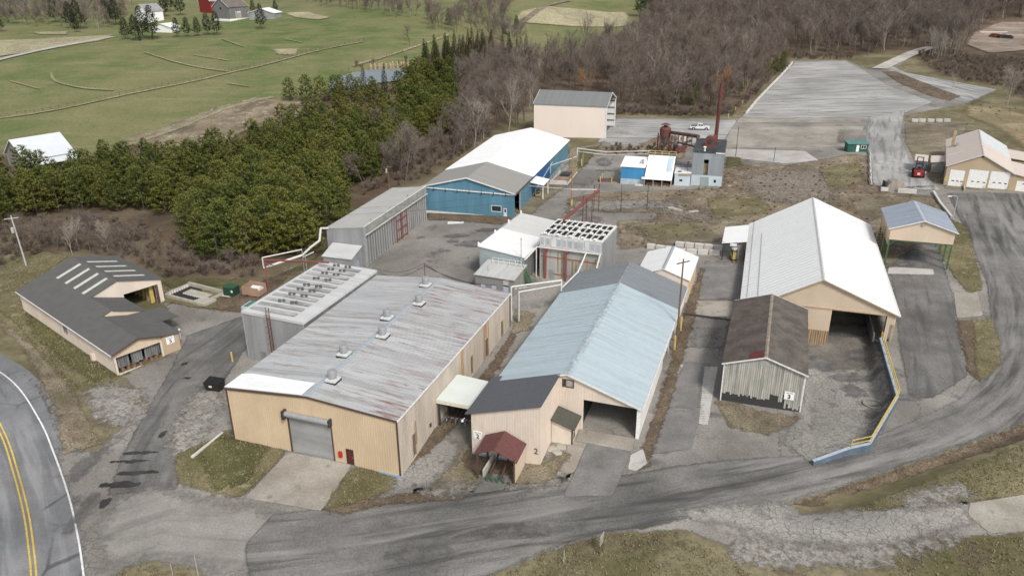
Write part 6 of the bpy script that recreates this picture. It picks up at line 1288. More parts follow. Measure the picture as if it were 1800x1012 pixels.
for x, y in ((893, 235), (1110, 120), (1305, 130), (1330, 108), (1165, 150)): plant('bare_tree', BAREP[0], P(x, y), 'tall pale trunked leafless tree standing out of the brown woods', 'tree', 'pale trunked trees in the woods', rnd.uniform(1.0, 1.2))
plant('sapling', BAREP[0], P(1672, 158), 'small leafless sapling on the median strip by the lane', 'tree', None, .45); plant('bare_tree', BAREP[1], P(1770, 186), 'pale leafless tree at the right end of the lane loop', 'tree', None, 1.1)
for x, y, s in ((128, 448, .55), (140, 440, .6), (160, 445, .45), (100, 440, .5), (210, 455, .5), (70, 440, .5), (190, 440, .55), (235, 440, .5), (30, 440, .5)): plant('bare_tree', BAREP[1] if s > .5 else BARE[1], P(x, y), 'small leafless tree in the brush behind the charcoal roofed building', 'tree', 'small bare trees behind the charcoal roof', s)
for x, y, s in ((640, 330, .75), (665, 318, .7), (700, 300, .75), (730, 285, .8), (620, 320, .6), (600, 255, .6), (680, 245, .8), (700, 250, .8), (640, 270, .5)): plant('bare_tree', BARE[rnd.choice((1, 3))], P(x, y), 'reddish brown leafless tree at the edge of the pine plantation', 'tree', 'bare trees at the plantation edge', s)
# the woods
def px_of(x, y, z=None):
    z = (Ts(x, y) if z is None else z)-CAMH; dd = y*math.cos(PIT)-z*math.sin(PIT); up = z*math.cos(PIT)+y*math.sin(PIT)
    X, Y = FPX*x/dd, -FPX*up/dd; return 900+_c*X-_s*Y, 506+_s*X+_c*Y
woodA = PW([(700, 332), (690, 318), (750, 285), (800, 248), (808, 205), (800, 170), (870, 140), (940, 128), (1000, 112), (1120, 78), (1150, 20)]) + [(90, 900), (700, 900)] + PW([(1900, 60), (1860, 120), (1790, 100), (1700, 92), (1640, 105), (1622, 90), (1600, 84), (1580, 94), (1500, 100), (1390, 101), (1292, 190), (1290, 202), (1085, 198), (1080, 165), (945, 165), (935, 215), (870, 238), (790, 290)])
allp = scatter(woodA, 6.4, 21, .42); vis = []
for x, y in allp:
    if not clear_of(x, y): continue
    px, py = px_of(x, y)
    if -60 < px < 1860 and py > -70: vis.append((x, y))
vis.sort(key=lambda q: math.hypot(*q))
clr = PW([(1700, 92), (1690, 70), (1700, 55), (1760, 36), (1850, 36), (1850, 100)])
vis = [q for q in vis if inside(clr, *q) < 0]
lane_keep = PW([(1560, 130), (1625, 80), (1650, 80), (1600, 130)])
vis = [q for q in vis if inside(lane_keep, *q) < 0]
for i, (x, y) in enumerate(vis[:240]):
    v = BARE[4] if rnd.random() < .08 else BARE[rnd.randrange(4)]
    px, py = px_of(x, y)
    zl = ('beside the long left side of the blue building' if px < 860 and py > 215 else 'in the wood above the plantation of pines' if px < 880 else 'in the wood above the rear roof of the blue building' if px < 940 else 'right behind the tall pale pink shed' if px < 1090 else 'at the wood edge behind the rust red machinery' if px < 1240 else 'at the wood edge left of the parking lot' if px < 1400 else 'at the far end of the parking lot' if px < 1530 else 'beyond the curving lane at the right')
    plant('bare_tree', v, (x, y, Ts(x, y)), 'brown leafless tree '+zl, 'tree', 'leafless trees '+zl, rnd.uniform(.65, 1.2))
far_group('bare_wood', BARE, vis[240:], 'brown leafless wood covering the rising ground behind the lot', 'wood')
print('wood', len(vis))
hedge = scatter(PW([(560, 14), (640, 22), (700, 34), (780, 44), (760, 30), (690, 14), (620, 2), (560, -2)]), 7, 31) + scatter(PW([(740, 52), (820, 62), (880, 80), (930, 92), (925, 60), (880, 40), (900, 10), (920, -10), (850, -10), (820, 25), (760, 40)]), 7, 32) + scatter(PW([(0, 44), (90, 48), (190, 55), (230, 40), (240, 10), (150, -10), (0, -20)]), 8, 33) + scatter(PW([(490, 5), (560, 3), (700, 4), (700, -6), (490, -4)]), 9, 34) + scatter(PW([(-60, 52), (40, 46), (60, 30), (-60, 30)]), 9, 35)
far_group('hedgerow_trees', BARE, hedge, 'leafless hedgerow trees along the field edges at the top', 'hedgerow', (.5, .9))
undr = scatter(PW([(-120, 470), (0, 468), (100, 440), (190, 452), (260, 475), (300, 490), (440, 490), (470, 470), (440, 462), (350, 462), (320, 430), (250, 400), (150, 385), (0, 390), (-120, 400)]), 2.6, 41) + scatter(PW([(560, 185), (700, 190), (690, 175), (560, 178)]), 4, 42) + scatter(PW([(640, 345), (700, 328), (760, 310), (870, 236), (800, 225), (700, 290), (620, 335)]), 2.8, 43) + scatter(PW([(1085, 203), (1290, 205), (1290, 196), (1085, 194)]), 1.9, 44) + scatter(PW([(1395, 106), (1500, 104), (1500, 96), (1395, 98)]), 3, 45) + scatter(PW([(1612, 96), (1640, 125), (1690, 142), (1760, 152), (1800, 175), (1850, 200), (1850, 140), (1800, 110), (1720, 100), (1650, 90)]), 3.0, 46) + scatter(PW([(1288, 206), (1388, 108), (1378, 104), (1280, 200)]), 2.6, 47) + scatter(PW([(560, 136), (640, 122), (720, 112), (720, 108), (600, 116)]), 6, 48)
undr = [q for q in undr if clear_of(*q)]
far_group('brush', BUSH, undr, 'tangled brown brush below the trees and along the yard edges', 'brush', (.45, 1.05))
scr = scatter(PW([(1060, 345), (1215, 334), (1280, 290), (1380, 295), (1520, 280), (1535, 335), (1640, 350), (1660, 385), (1550, 400), (1500, 398), (1320, 398), (1150, 430), (1092, 436), (1085, 390), (1156, 374)]), 1.7, 51) + scatter(PW([(215, 248), (390, 192), (540, 186), (420, 232), (330, 260)]), 4.0, 52) + scatter(PW([(1552, 128), (1640, 154), (1685, 170), (1668, 176), (1600, 158)]), 2.4, 53) + scatter(PW([(1060, 258), (1200, 248), (1190, 270), (1060, 270)]), 2.2, 54) + scatter(PW([(1700, 182), (1790, 186), (1790, 260), (1740, 210)]), 3.2, 55)
far_group('dry_weeds', [make_bare(71, .9, 1.3, M_bark, leafmat('dry weeds', (.34,.27,.19), (.26,.20,.14)), twigs=3, stems=4, twl=.45, tw=.04, levels=2), make_bare(72, .7, 1.4, M_bark, leafmat('tan weeds', (.42,.35,.25), (.30,.24,.17)), twigs=3, stems=4, twl=.4, tw=.04, levels=2)], scr, 'clumps of dry weeds over the scrub ground', 'weeds', (.2, .7))
# grass tufts and leaf litter close to the camera
def tufts(polys, dens, mat, seed, hgt=(.08, .28), name='grass_tufts', label='rough grass tufts on the verges'):
    r = np.random.RandomState(seed); V = []; F = []; n0 = 0
    for pp_ in polys:
        p = np.array(PW(pp_)); x0, y0 = p.min(0); x1, y1 = p.max(0); n = int((x1-x0)*(y1-y0)*dens)
        X = r.uniform(x0, x1, n); Y = r.uniform(y0, y1, n); cl = np.sin(X*1.7+np.sin(Y*.9)*2)*np.sin(Y*1.3+np.cos(X*.7)*2)
        m = (sdf(p, X, Y) > .1) & (r.uniform(-1, 1, n) < cl+.35); X, Y = X[m], Y[m]; n = len(X); Z = T(X, Y)+.08
        for k in range(3):
            a = r.uniform(0, 6.283, n); h = r.uniform(*hgt, n); w = h*.45; lx = r.normal(0, .5, n)*h; ly = r.normal(0, .5, n)*h
            A = np.stack([X-np.cos(a)*w, Y-np.sin(a)*w, Z], 1); B_ = np.stack([X+np.cos(a)*w, Y+np.sin(a)*w, Z], 1); T_ = np.stack([X+lx, Y+ly, Z+h], 1)
            V.append(np.stack([A, B_, T_], 1).reshape(-1, 3)); F.append(np.arange(n*3).reshape(-1, 3)+n0); n0 += n*3
    o = np_mesh(name, np.concatenate(V), np.concatenate(F), mat, None, 'stuff'); o['label'] = label; o['category'] = 'grass'; return o
g_dry = leafmat('dry grass blades', (.34,.30,.19), (.25,.22,.12), None, .8); g_grn = leafmat('green grass blades', (.10,.10,.038), (.155,.148,.06), None, .8); g_lit = leafmat('fallen leaves', (.21,.15,.10), (.12,.085,.06), None, 2.5)
near_grass = [[(310, 800), (408, 755), (504, 794), (430, 874), (312, 850)], [(620, 820), (700, 832), (640, 884), (566, 899)], [(850, 1030), (960, 968), (1070, 938), (1200, 933), (1290, 990), (1380, 1040)], [(1480, 905), (1700, 822), (1800, 780), (1800, 866), (1640, 884)], [(1560, 1012), (1560, 990), (1690, 950), (1800, 940), (1850, 1020)], [(180, 1025), (240, 986), (330, 992), (400, 1030)], [(0, 470), (60, 445), (120, 450), (40, 510), (200, 662), (130, 690), (30, 580)], [(1655, 400), (1700, 400), (1728, 510), (1702, 516)], [(1690, 563), (1742, 562), (1757, 640), (1722, 672)]]
tufts(near_grass, 16, g_dry, 1, (.05, .17)); tufts(near_grass, 11, g_grn, 2, (.04, .13), 'grass_tufts', 'short green grass tufts mixed into the verges')
near_lit = [[(812, 785), (985, 790), (975, 838), (850, 840), (800, 872), (760, 860)], [(700, 822), (800, 720), (900, 585), (880, 640), (760, 790)], [(1122, 830), (1160, 700), (1205, 540), (1235, 470), (1215, 580), (1150, 790)], [(1374, 890), (1650, 803), (1800, 748), (1800, 772), (1560, 850), (1450, 885)], [(880, 1012), (1070, 940), (1200, 936), (1190, 950), (960, 1000)], [(1258, 708), (1404, 735), (1350, 765), (1285, 752)], [(60, 600), (130, 690), (175, 780), (110, 800), (40, 620)], [(752, 372), (905, 383), (880, 396), (752, 388)], [(1300, 1000), (1560, 1000), (1700, 950), (1400, 1012)]]
tufts(near_lit, 15, g_lit, 3, (.04, .13), 'fallen_leaves', 'brown fallen leaves and litter along the walls and ditches')

# ============================================================ poles, pipes, barriers and yard things
def pole(px, py, top_py, label, r=.13, mat=M_woodp, base=None, arms=0, lean=(0, 0), name='utility_pole', cat='pole', group=None):
    b = P(px, py); h = height_over(b, top_py); o = thing(name, label, cat, b, 0, group)
    MB().tube((0,0,-.4),(lean[0],lean[1],h), r, r*.7, 8).build('shaft', mat, o)
    if base: MB().tube((0,0,-.1),(0,0,1.3), r*1.5, r*1.5, 8).build('base_sleeve', base, o)
    for k in range(arms): MB().rbox((lean[0],lean[1],h-.5-k*.9),(2.2-.7*k,.12,.14), .5).build('crossarm', mat, o)
    return o, b+Vector((lean[0], lean[1], h))
o, tpA = pole(47, 468, 380, 'pale utility pole with transformer standing on the grass bank at far left', .16, M_pole, arms=1, lean=(-.6, .3)); MB().lathe((-.75,-.1,6.6),[(.25,0),(.28,.9),(.1,1.0)],10).build('transformer', M_pole, o)
o, tpB = pole(684, 333, 290, 'utility pole with a transformer can at the plantation edge behind the long kiln', .13, M_woodp, arms=1); MB().lathe((-.35,0,4.0),[(.22,0),(.22,.9),(.05,1.0)],8).build('transformer', M_pole, o)
o, tpC = pole(1004.5, 362, 270, 'brown timber pole with yellow base sleeve in front of the blue building', .16, flat('orange brown pole', (.34,.19,.10)), M_yel)
o, tpD = pole(1189, 602, 455, 'tall grey utility pole beside the pale blue roof', .15, M_woodp, arms=1)
o, tpE = pole(748, 500, 462, 'short dark service pole behind the rear roof vent', .1, M_woodp)
lp, _t = pole(1675, 385, 347, 'street lamp with curved arm beside the right hand lane', .09, M_pole, name='street_lamp', cat='lamp'); MB().path([(0,0,4.3),(-.6,0,4.6),(-1.3,0,4.55)], .05, 6).build('arm', M_pole, lp); MB().rbox((-1.6,0,4.5),(.7,.3,.18)).build('lamp_head', T_white, lp)
for i, (px, py, ty) in enumerate(((1293, 276, 222), (1360, 284, 259), (1091, 372, 325), (1137, 369, 322), (1204, 318, 292))):
    pole(px, py, ty, ['thin dark pole by the concrete slab right of the boiler house', 'short dark post on the edge of the pale slab', 'dark post on the gravel strip, left one of two', 'dark post on the gravel strip, right one of two', 'dark post between the white fuel shed and the boiler house'][i], .08, T_dark, name='post')
def wires(name, label, pairs, sag=1.2, r=.018):
    m = thing(name, label, 'wires', pairs[0][0])
    for a, b in pairs:
        pts = []
        for k in range(13): t = k/12; q = a.lerp(b, t); q.z -= sag*4*t*(1-t); pts.append(q-pairs[0][0])
        MB().path(pts, r, 4).build('wire', M_wirem, m)
off = Vector((0,.6,0))
wires('power_line', 'pair of power lines crossing above the pine belt', [(tpA, P(1000, 330, 9)), (tpA+Vector((.9,.5,-.3)), P(1000, 345, 9))], 2.0, .02)
wires('power_line', 'power lines leaving the far left pole to the left', [(tpA, P(-300, 420, 9)), (tpA+Vector((.5,.3,-.3)), P(-300, 440, 8))], 1.0, .02)
eE = P(838, 500, 2.8)
wires('service_cable', 'drooping service cables from the short pole to the low grey block', [(tpE, eE), (tpE+Vector((0,0,-.3)), eE+Vector((1.5,0,0))), (tpE+Vector((0,0,-.5)), eE+Vector((3,-.3,0)))], .8, .035)
wires('service_cable', 'drooping service cables from the short pole toward the long kiln', [(tpE, P(655, 470, 4)), (tpE+Vector((0,0,-.4)), P(668, 480, 3))], 1.2, .03)
# pipework
def pipes(name, label, runs, posts=(), mat=M_pipe, pm=M_steel, pr=.07):
    o = thing(name, label, 'pipework', runs[0][0][0]); b = runs[0][0][0]
    for pts, r in runs: MB().path([p-b for p in pts], r, 8).build('pipe', mat, o)
    for q, h in posts:
        g = Ts(q.x, q.y); MB().tube((q.x-b.x, q.y-b.y, g-.3-b.z), (q.x-b.x, q.y-b.y, h-b.z), pr, n=6).build('support', pm, o)
    return o
def HP(px, py, h): return P(px, py, h)
a1 = P(472, 508); a1t = a1+Vector((0,0,height_over(a1, 457))); hR = a1t.z-a1.z
g0 = Aw(G, 3.5, 19.2, 7.4)
pipes('red_pipe_gantry', 'red pipe gantry crossing behind the striped kiln roof', [([a1t, Aw(G, 2.5, 17.5, 8.3)], .16), ([a1t+Vector((0,0,-.6)), a1t+Vector((1.6,-.8,-.6))], .08)], [(a1, a1t.z)], M_redp, M_redp, .13)
w1 = a1t+Vector((-.4,.3,.3)); w2 = w1+Vector((5.5, 4.0, -.1)); 
pipes('white_pipe_run', 'white pipe loop over the red gantry and on to the long kiln', [([w1+Vector((0,0,-1.8)), w1, w2], .11), ([w1+Vector((0,0,-1.8)), w2+Vector((0,0,-1.0)), Aw(F_, -1.0, -4, 4.2), Aw(F_, -1.0, -1.0, 4.4), Aw(F_, -1.0, -.2, 6.4), Aw(F_, .5, -.2, 6.6)], .2), ([w2+Vector((0,0,-1.4)), Aw(F_, -.5, -4, 3.4)], .1)], [(w2, w2.z), (w2+Vector((.5,-.2,0)), w2.z-.5)])
b1 = P(905, 568); hb = height_over(b1, 504); b1t = b1+Vector((0,0,hb)); bb = Aw(B, -.2, 28.2, 4.6)
bbt = Vector((bb.x, bb.y, b1t.z-.3))
pipes('pipe_bridge', 'white pipe bridge between the tan warehouse and the grey roof', [([b1t+Vector((-.5,0,-hb+.5)), b1t+Vector((-.5,0,0)), bbt, bb], .13), ([b1t+Vector((.6,-.3,-hb+.5)), b1t+Vector((.6,-.3,-.7)), bbt+Vector((0,0,-.7))], .1), ([b1t+Vector((0,.4,-.5)), bbt+Vector((-.4,.4,-.4))], .07)], [(b1+Vector((.5,.4,0)), b1t.z)], pr=.1)
i1 = Aw(I_, 8.1, -.4, 5.6); i2 = Aw(I_, 10.4, -.4, 5.6)
pipes('roof_pipe_run', 'white pipes slanting from the rust streaked kiln to the grey roof edge', [([i1, Aw(B, .4, 35.5, 4.9), Aw(B, -.3, 29, 4.8)], .13), ([i2, Aw(B, 3.2, 36.2, 5.6)], .13), ([Aw(I_, -.3, -.5, 5.5), i2], .1), ([Aw(I_, -.3, -.5, 5.5), Aw(I_, -1.2, -3.5, 4.2), Aw(H_, 7.9, .5, 4.0)], .13), ([Aw(I_, -.4, -.5, 5.5), Aw(I_, -.4, -.5, .2)], .1)], [(Aw(B, -.5, 33, 0), B.z+5.2), (Aw(B, -.5, 30, 0), B.z+5.6)])
t1 = Aw(I_, 1.5, 7.5, 7.8); t2b = P(1052, 372); t2 = t2b+Vector((0,0,height_over(t2b, 335))); mid = t1.lerp(t2, .5)
pipes('red_pipe_truss', 'dark red pipe truss rising from the black tray kiln roof', [([t1, t2], .2), ([t1+Vector((0,0,.5)), t2+Vector((0,0,.5))], .1)], [(t2, t2.z+1.4), (t2+Vector((-1.0,0,0)), t2.z+1.2), (mid, mid.z+1.6), (mid+Vector((.7,.3,0)), mid.z+1.2), (t1.lerp(t2, .78), t1.lerp(t2,.78).z+.2)], flat('dark red pipe', (.22,.06,.055)), M_rustp, .08)
c1 = Aw(E_, 19.7, 11.4, 3.9)
pipes('overhead_pipe', 'thin white pipe from the blue building canopy across the lane', [([c1, P(1005, 333, 5.0), t2+Vector((0,0,.2))], .1)], [])
d1 = P(1014, 292); dh_ = height_over(d1, 261); d2 = P(1064, 297); d3 = Aw(K_, -10.2, 6.8, 5.6); zt_ = d1.z+dh_
pipes('double_pipe_rack', 'double white pipe rack from the machine pit over the lane to the platform', [([d1+Vector((0,0,dh_-1.6)), Vector((d1.x,d1.y,zt_)), Vector((d2.x,d2.y,zt_)), d3], .13), ([Vector((d1.x,d1.y+.5,zt_-.8)), Vector((d2.x,d2.y,zt_-.8)), d3+Vector((0,0,-.7))], .12), ([d1+Vector((0,0,dh_-2.0)), Aw(E_, 19.8, 30, 3.8), Aw(E_, 19.8, 30, 2.0)], .09)], [(d1, zt_), (d1+Vector((1.4,-.5,0)), zt_+.2), (d2, zt_+.3), (P(1098, 300), zt_)])
# bollards
def bollard(px, py, label, h=1.2, r=.13, group=None):
    o = tag(MB().tube((0,0,-.1),(0,0,h), r, n=10).lathe((0,0,h),[(r,0),(r*.6,r*.5),(.01,r*.7)],10).build('bollard', M_yel), label, 'bollard', group); o.location = P(px, py); return o
bollard(409, 636, 'yellow bollard on the concrete beside the striped roof kiln', 1.5); bollard(920, 362, 'orange yellow bollard at the open side door of the blue building')
bollard(1196, 582, 'yellow bollard beside the pale blue roof, nearer the utility pole', 2.2, .16); bollard(1185, 616, 'yellow bollard beside the pale blue roof, the nearer one', 2.2, .16)
bollard(1022, 293, 'tall yellow bollard at the grass strip right of the machine pit', 1.9)
for px, py, l in ((1055, 321, 'left front'), (1058, 316, 'left rear'), (1075, 322, 'right front'), (1078, 317, 'right rear')): bollard(px, py, 'pale bollard at the '+l+' corner of the rusty cover in the yard', 1.4, .12)
cov = tag(MB().box((-1.8,-1,0),(1.8,1,.35)).build('steel_cover', paint('rusty cover', (.15,.08,.065), .2)), 'rusty flat steel cover between four pale bollards', 'cover'); cov.location = P(1066, 318)
for k in range(15):
    t = k/14; px = 1283+(1371-1283)*t; py = 206+(121-206)*t
    bollard(px-3, py, 'yellow bollard in the row along the left edge of the parking lot', 1.0, .15, 'bollards along the left edge of the lot')
# concrete barriers
def barrier_mesh(L=3.0, w=.6, h=.85): return MB().prism([(-L/2,-w/2,0),(-L/2,w/2,0),(-L/2,w*.3,.3),(-L/2,w*.15,h),(-L/2,-w*.15,h),(-L/2,-w*.3,.3)], (L,0,0)).mesh('concrete_barrier')
bm = barrier_mesh(); bm.materials.append(W_concw)
def barrier(a, b, label, group=None, mesh=None):
    a, b = Vector(a), Vector(b); o = bpy.data.objects.new('concrete_barrier', mesh or bm); C.objects.link(o); o.location = (a+b)/2; d = b-a
    o.rotation_euler.z = math.atan2(d.y, d.x); o.scale.x = max(.4, d.length/3*.96); return tag(o, label, 'barrier', group)
row = [P(1311, 201)+Vector((0,0,0)), P(1330, 178), P(1352, 155), P(1372, 135), P(1393, 111)]
pts = []
for a, b in zip(row[:-1], row[1:]):
    n = max(1, round((b-a).length/7)); pts += [a.lerp(b, k/n) for k in range(n)]
pts.append(row[-1])
for a, b in zip(pts[:-1], pts[1:]): barrier(a, b, 'pale concrete barrier in the long row along the left side of the lot', 'barriers along the left side of the lot')
bb_ = MB().box((-1.5,-.4,0),(1.5,.4,.8)).mesh('concrete_block'); bb_.materials.append(W_concw)
for i, x in enumerate((1608, 1621, 1636, 1651, 1665)): barrier(P(x-6, 214), P(x+6, 214), ['leftmost', 'second', 'middle', 'fourth', 'rightmost'][i]+' of the five white concrete blocks behind the garage', 'five concrete blocks behind the garage', bb_)
barrier(P(1547, 336), P(1560, 336), 'short pale concrete block at the end of the wall by the hutch', None, bb_); barrier(P(1577, 338), P(1611, 340), 'long pale concrete block below the gambrel hutch', None, bb_)
for i, (a, b) in enumerate((((1137, 436), (1152, 437)), ((1153, 438), (1168, 440)), ((1169, 440), (1184, 442)))): barrier(P(*a), P(*b), ['left', 'middle', 'right'][i]+' block of the low concrete wall below the scrub', 'low concrete wall blocks', bb_)
for i in range(5): barrier(P(1187+i*17, 432+i*1.5), P(1203+i*17, 433.5+i*1.5), ('first','second','third','fourth','fifth')[i]+' pale block, from the left, of the wall beside the white side canopy', 'wall blocks by the side canopy', bb_)
for i in range(4): barrier(P(1186+i*20, 444+i), P(1205+i*20, 445+i), 'concrete block of the lower row left of the white side canopy', 'lower row of wall blocks', bb_)
for i in range(5): a = P(1528, 268+i*12); b = P(1529+i*.6, 279+i*12); barrier(a, b, 'pale barrier in the line below the green office', 'barriers below the green office')
cw = PW([(1640, 340), (1652, 360), (1672, 385)]); 
rwl = thing('low_retaining_wall', 'dark retaining wall with pale coping along the lane beside the green posted shelter', 'wall', (0,0,0))
for a, b in zip(cw[:-1], cw[1:]): a3 = Vector((*a, Ts(*a))); b3 = Vector((*b, Ts(*b))); MB().beam(a3+Vector((0,0,-.2)), b3+Vector((0,0,-.2)), .35, 1.4).build('wall_face', W_conc, rwl); MB().beam(a3+Vector((0,0,.55)), b3+Vector((0,0,.55)), .42, .12).build('coping', W_concw, rwl)
# kerb slabs and wall ends
ks = tag(MB().box((-4.4,-.16,-.3),(4.4,.16,.22)).build('kerb', W_concw), 'long pale concrete kerb left of the tan warehouse', 'kerb'); a = P(338, 806); b = P(392, 760); ks.location = (a+b)/2; ks.rotation_euler.z = math.atan2(b.y-a.y, b.x-a.x); ks.scale.x = (b-a).length/8.8
wk = thing('wing_wall', 'white topped wing wall at the right side of the ramp below the blue roof', 'wall', B.root.location, B.root.rotation_euler.z); MB().add([(17.0,-9.5,-2.2),(17.3,-9.5,-2.2),(17.3,-.3,-2.2),(17.0,-.3,-2.2),(17.0,-9.5,-1.0),(17.3,-9.5,-1.0),(17.3,-.3,-.1),(17.0,-.3,-.1)], [(0,3,2,1),(4,5,6,7),(0,1,5,4),(1,2,6,5),(2,3,7,6),(3,0,4,7)]).build('wall_face', W_concw, wk)
# stacked timber mats on the kiln yard and plates
pl_ = thing('track_slab', 'stained concrete track slab along the door wall of the long kiln', 'slab', F_.root.location, F_.root.rotation_euler.z); MB().box((8.2,.5,-.6),(12.2,21,.16)).build('slab', paint('brown stained slab', (.25,.215,.175), .2, .8, (.3,2,1), (.14,.12,.10), .7), pl_)
for k in range(14): MB().box((8.2,1+k*1.4,.162),(12.2,1.12+k*1.4,.20)).build('rail', paint('rusty rail', (.16,.13,.11), .2), pl_)
st_ = thing('steel_plates', 'pale blue grey steel plates lying by the long kiln', 'plates', F_.root.location, F_.root.rotation_euler.z)
for k in range(4): MB().rbox((9.3+k*.9,22.6+.2*k,.28+.02*k),(.7,5.2,.05), .03*k).build('plate', paint('blue grey sheet', (.44,.50,.54), .08), st_)
wp = tag(MB().box((-1.6,-.6,0),(1.6,.6,.12)).build('loose_sheet', T_white), 'white sheet lying in front of the blue building', 'panel'); wp.location = P(801, 392)
# concrete pit left of the striped kiln
pt = thing('concrete_pit', 'open square concrete loading pit beside the charcoal roofed building', 'pit', P(346, 520), R(-28))
def _ring(): 
    for a, b in (((-4.5,-2.6,-.8),(4.6,-2.2,.45)), ((-4.5,2.2,-.8),(4.2,2.6,.75)), ((-4.5,-2.2,-.8),(-4.1,2.2,.6)), ((3.6,-.4,-.8),(4.0,2.2,.55))): MB().box(a, b).build('wall', paint('sandy concrete', (.43,.40,.33), .12, .8), pt)
_ring(); MB().box((-2.6,-.6,-.8),(2.4,1.2,.3)).build('floor_block', paint('sandy concrete', (0,0,0)), pt); MB().box((-4.1,-2.2,-.3),(3.6,2.2,.14)).build('pit_floor', M_darkin, pt); MB().slab([(1.5,-2.3,.35),(4.8,-2.3,.5),(4.8,-.2,.5),(2.2,-.2,.35)], .4).build('ramp_slab', W_conc, pt)
for k in range(8): MB().box((-4.09,-2+k*.5,.15),(-4.0,-1.75+k*.5,.55)).build('liner_board', T_white, pt)
for k in range(9): MB().box((-2.4+k*.5,-.66,.15),(-2.15+k*.5,-.6,.32)).build('liner_board', T_white, pt)
tb = thing('transformer_box', 'dark green transformer box on a pale pad with a white label', 'transformer', P(408, 518), R(-20)); MB().box((-1.0,-.8,.1),(1.0,.8,1.5)).build('cabinet', flat('dark green cabinet', (.02,.06,.035)), tb); MB().box((-1.05,-.85,1.5),(1.05,.85,1.6)).build('lid', flat('green lid', (.03,.085,.05)), tb); MB().box((-1.3,-1.1,-.2),(1.3,1.1,.1)).build('pad', W_concw, tb); MB().box((.55,-.83,.8),(.9,-.8,1.2)).build('warning_label', T_white, tb)
bx = thing('plywood_bin', 'open plywood bin with a white tank lying inside, by the red gantry', 'bin', P(448, 518), R(-20))
for a, b in (((-1.6,-1.1,.3),(1.6,-1.0,1.7)), ((-1.6,1.0,.3),(1.6,1.1,1.9)), ((-1.6,-1,.3),(-1.5,1,1.7)), ((1.5,-1,.3),(1.6,1,1.2))): MB().box(a, b).build('side_panel', paint('plywood', (.38,.25,.18), .1), bx)
MB().tube((-.2,0,1.1),(1.5,0,1.1),.6,n=14).build('tank', T_white, bx); MB().box((-1.5,-1,.2),(1.5,1,.35)).build('floor', M_timber, bx); MB().tube((-.6,-1.2,.15),(-.6,-.9,.15),.3,n=10).build('wheel', T_dark, bx)
gt = thing('water_trough', 'pale tank with teal green lid behind the striped kiln', 'tank', P(449, 543), R(-20)); MB().box((-1.7,-1.2,-.2),(1.7,1.2,.7)).build('tank_body', flat('pale blue tank', (.45,.55,.55)), gt); MB().box((-1.4,-1.0,.7),(1.7,1.1,.76)).build('lid', flat('teal lid', (.07,.20,.16)), gt)
# dumpster
dp = thing('dumpster', 'black dumpster standing left of the tan warehouse', 'dumpster', P(379, 684), R(-15))
MB().add([(-1.0,-.6,.1),(1.0,-.6,.1),(1.0,.6,.1),(-1.0,.6,.1),(-1.1,-.8,1.15),(1.1,-.8,1.15),(1.1,.7,1.35),(-1.1,.7,1.35)], [(0,3,2,1),(4,5,6,7),(0,1,5,4),(1,2,6,5),(2,3,7,6),(3,0,4,7)]).build('bin_body', flat('dark brown bin', (.035,.025,.02)), dp)
MB().slab([(-1.15,-.85,1.2),(-.02,-.85,1.2),(-.02,.75,1.42),(-1.15,.75,1.42)], .05).build('lid', M_black, dp); MB().slab([(.02,-.85,1.2),(1.15,-.85,1.2),(1.15,.75,1.42),(.02,.75,1.42)], .05).build('lid', M_black, dp); MB().box((-.3,-.83,.7),(.1,-.78,.95)).build('label_plate', T_white, dp)
for x in (-.8,.8): MB().tube((x-.04,-.4,.1),(x+.04,-.4,.1),.1,n=8).build('wheel', M_black, dp)
# sign posts and stakes by the road at the bottom
rs_ = thing('road_sign', 'small sign on two posts seen edge on above the bottom ditch', 'sign', P(1057, 972)); hs_ = height_over(P(1057, 972), 938)
MB().rbox((0,0,hs_*.75),(.9,.04,hs_*.5),R(62)).build('panel', paint('aged sign panel', (.42,.40,.36), .1), rs_)
for x in (-.3,.3): MB().tube((x*.5,x*.9,-.2),(x*.5,x*.9,hs_*.8),.05).build('post', M_woodp, rs_)
for px, py, ty, l in ((991, 990, 966, 'grey stake on the grass left of the road sign'), (304, 1010, 990, 'thin pale stake at the bottom edge, the left one'), (349, 1012, 974, 'thin pale pole at the bottom edge, the taller right one')): pole(px, py, ty, l, .045, M_pole, name='stake', cat='stake')
for i in range(12): q = P(652+i*6.5+(i % 3), 122-i*.3); o = tag(MB().lathe((0,0,0),[(.45,0),(.5,1.0),(.3,1.9),(.05,2.1)],8).build('wrapped_shrub', M_timber), 'straw coloured wrapped shrub in the row behind the pond', 'shrub', 'wrapped shrubs behind the pond'); o.location = q; o.scale = (1.2,1.2,rnd.uniform(.9,1.3))
for i, (x, y) in enumerate(((1745, 66), (1752, 67), (1760, 68), (1770, 69))): o = tag(MB().rbox((0,0,.7),(5,2.2,1.4)).rbox((0,0,1.6),(3.5,1.6,.6),.1).build('scrap_pile', M_rustp if i < 2 else T_dark), 'rusty scrap heap in the clearing, '+('leftmost','second','third','rightmost')[i]+' of four', 'scrap'); o.location = P(x, y); o.rotation_euler.z = rnd.uniform(0, 3)
lg = tag(MB().tube((-7,0,.5),(7,0,.5),.45,n=8).build('log', flat('pale log', (.5,.45,.38))), 'pale log lying behind the rusty scrap in the clearing', 'log'); lg.location = P(1746, 59)
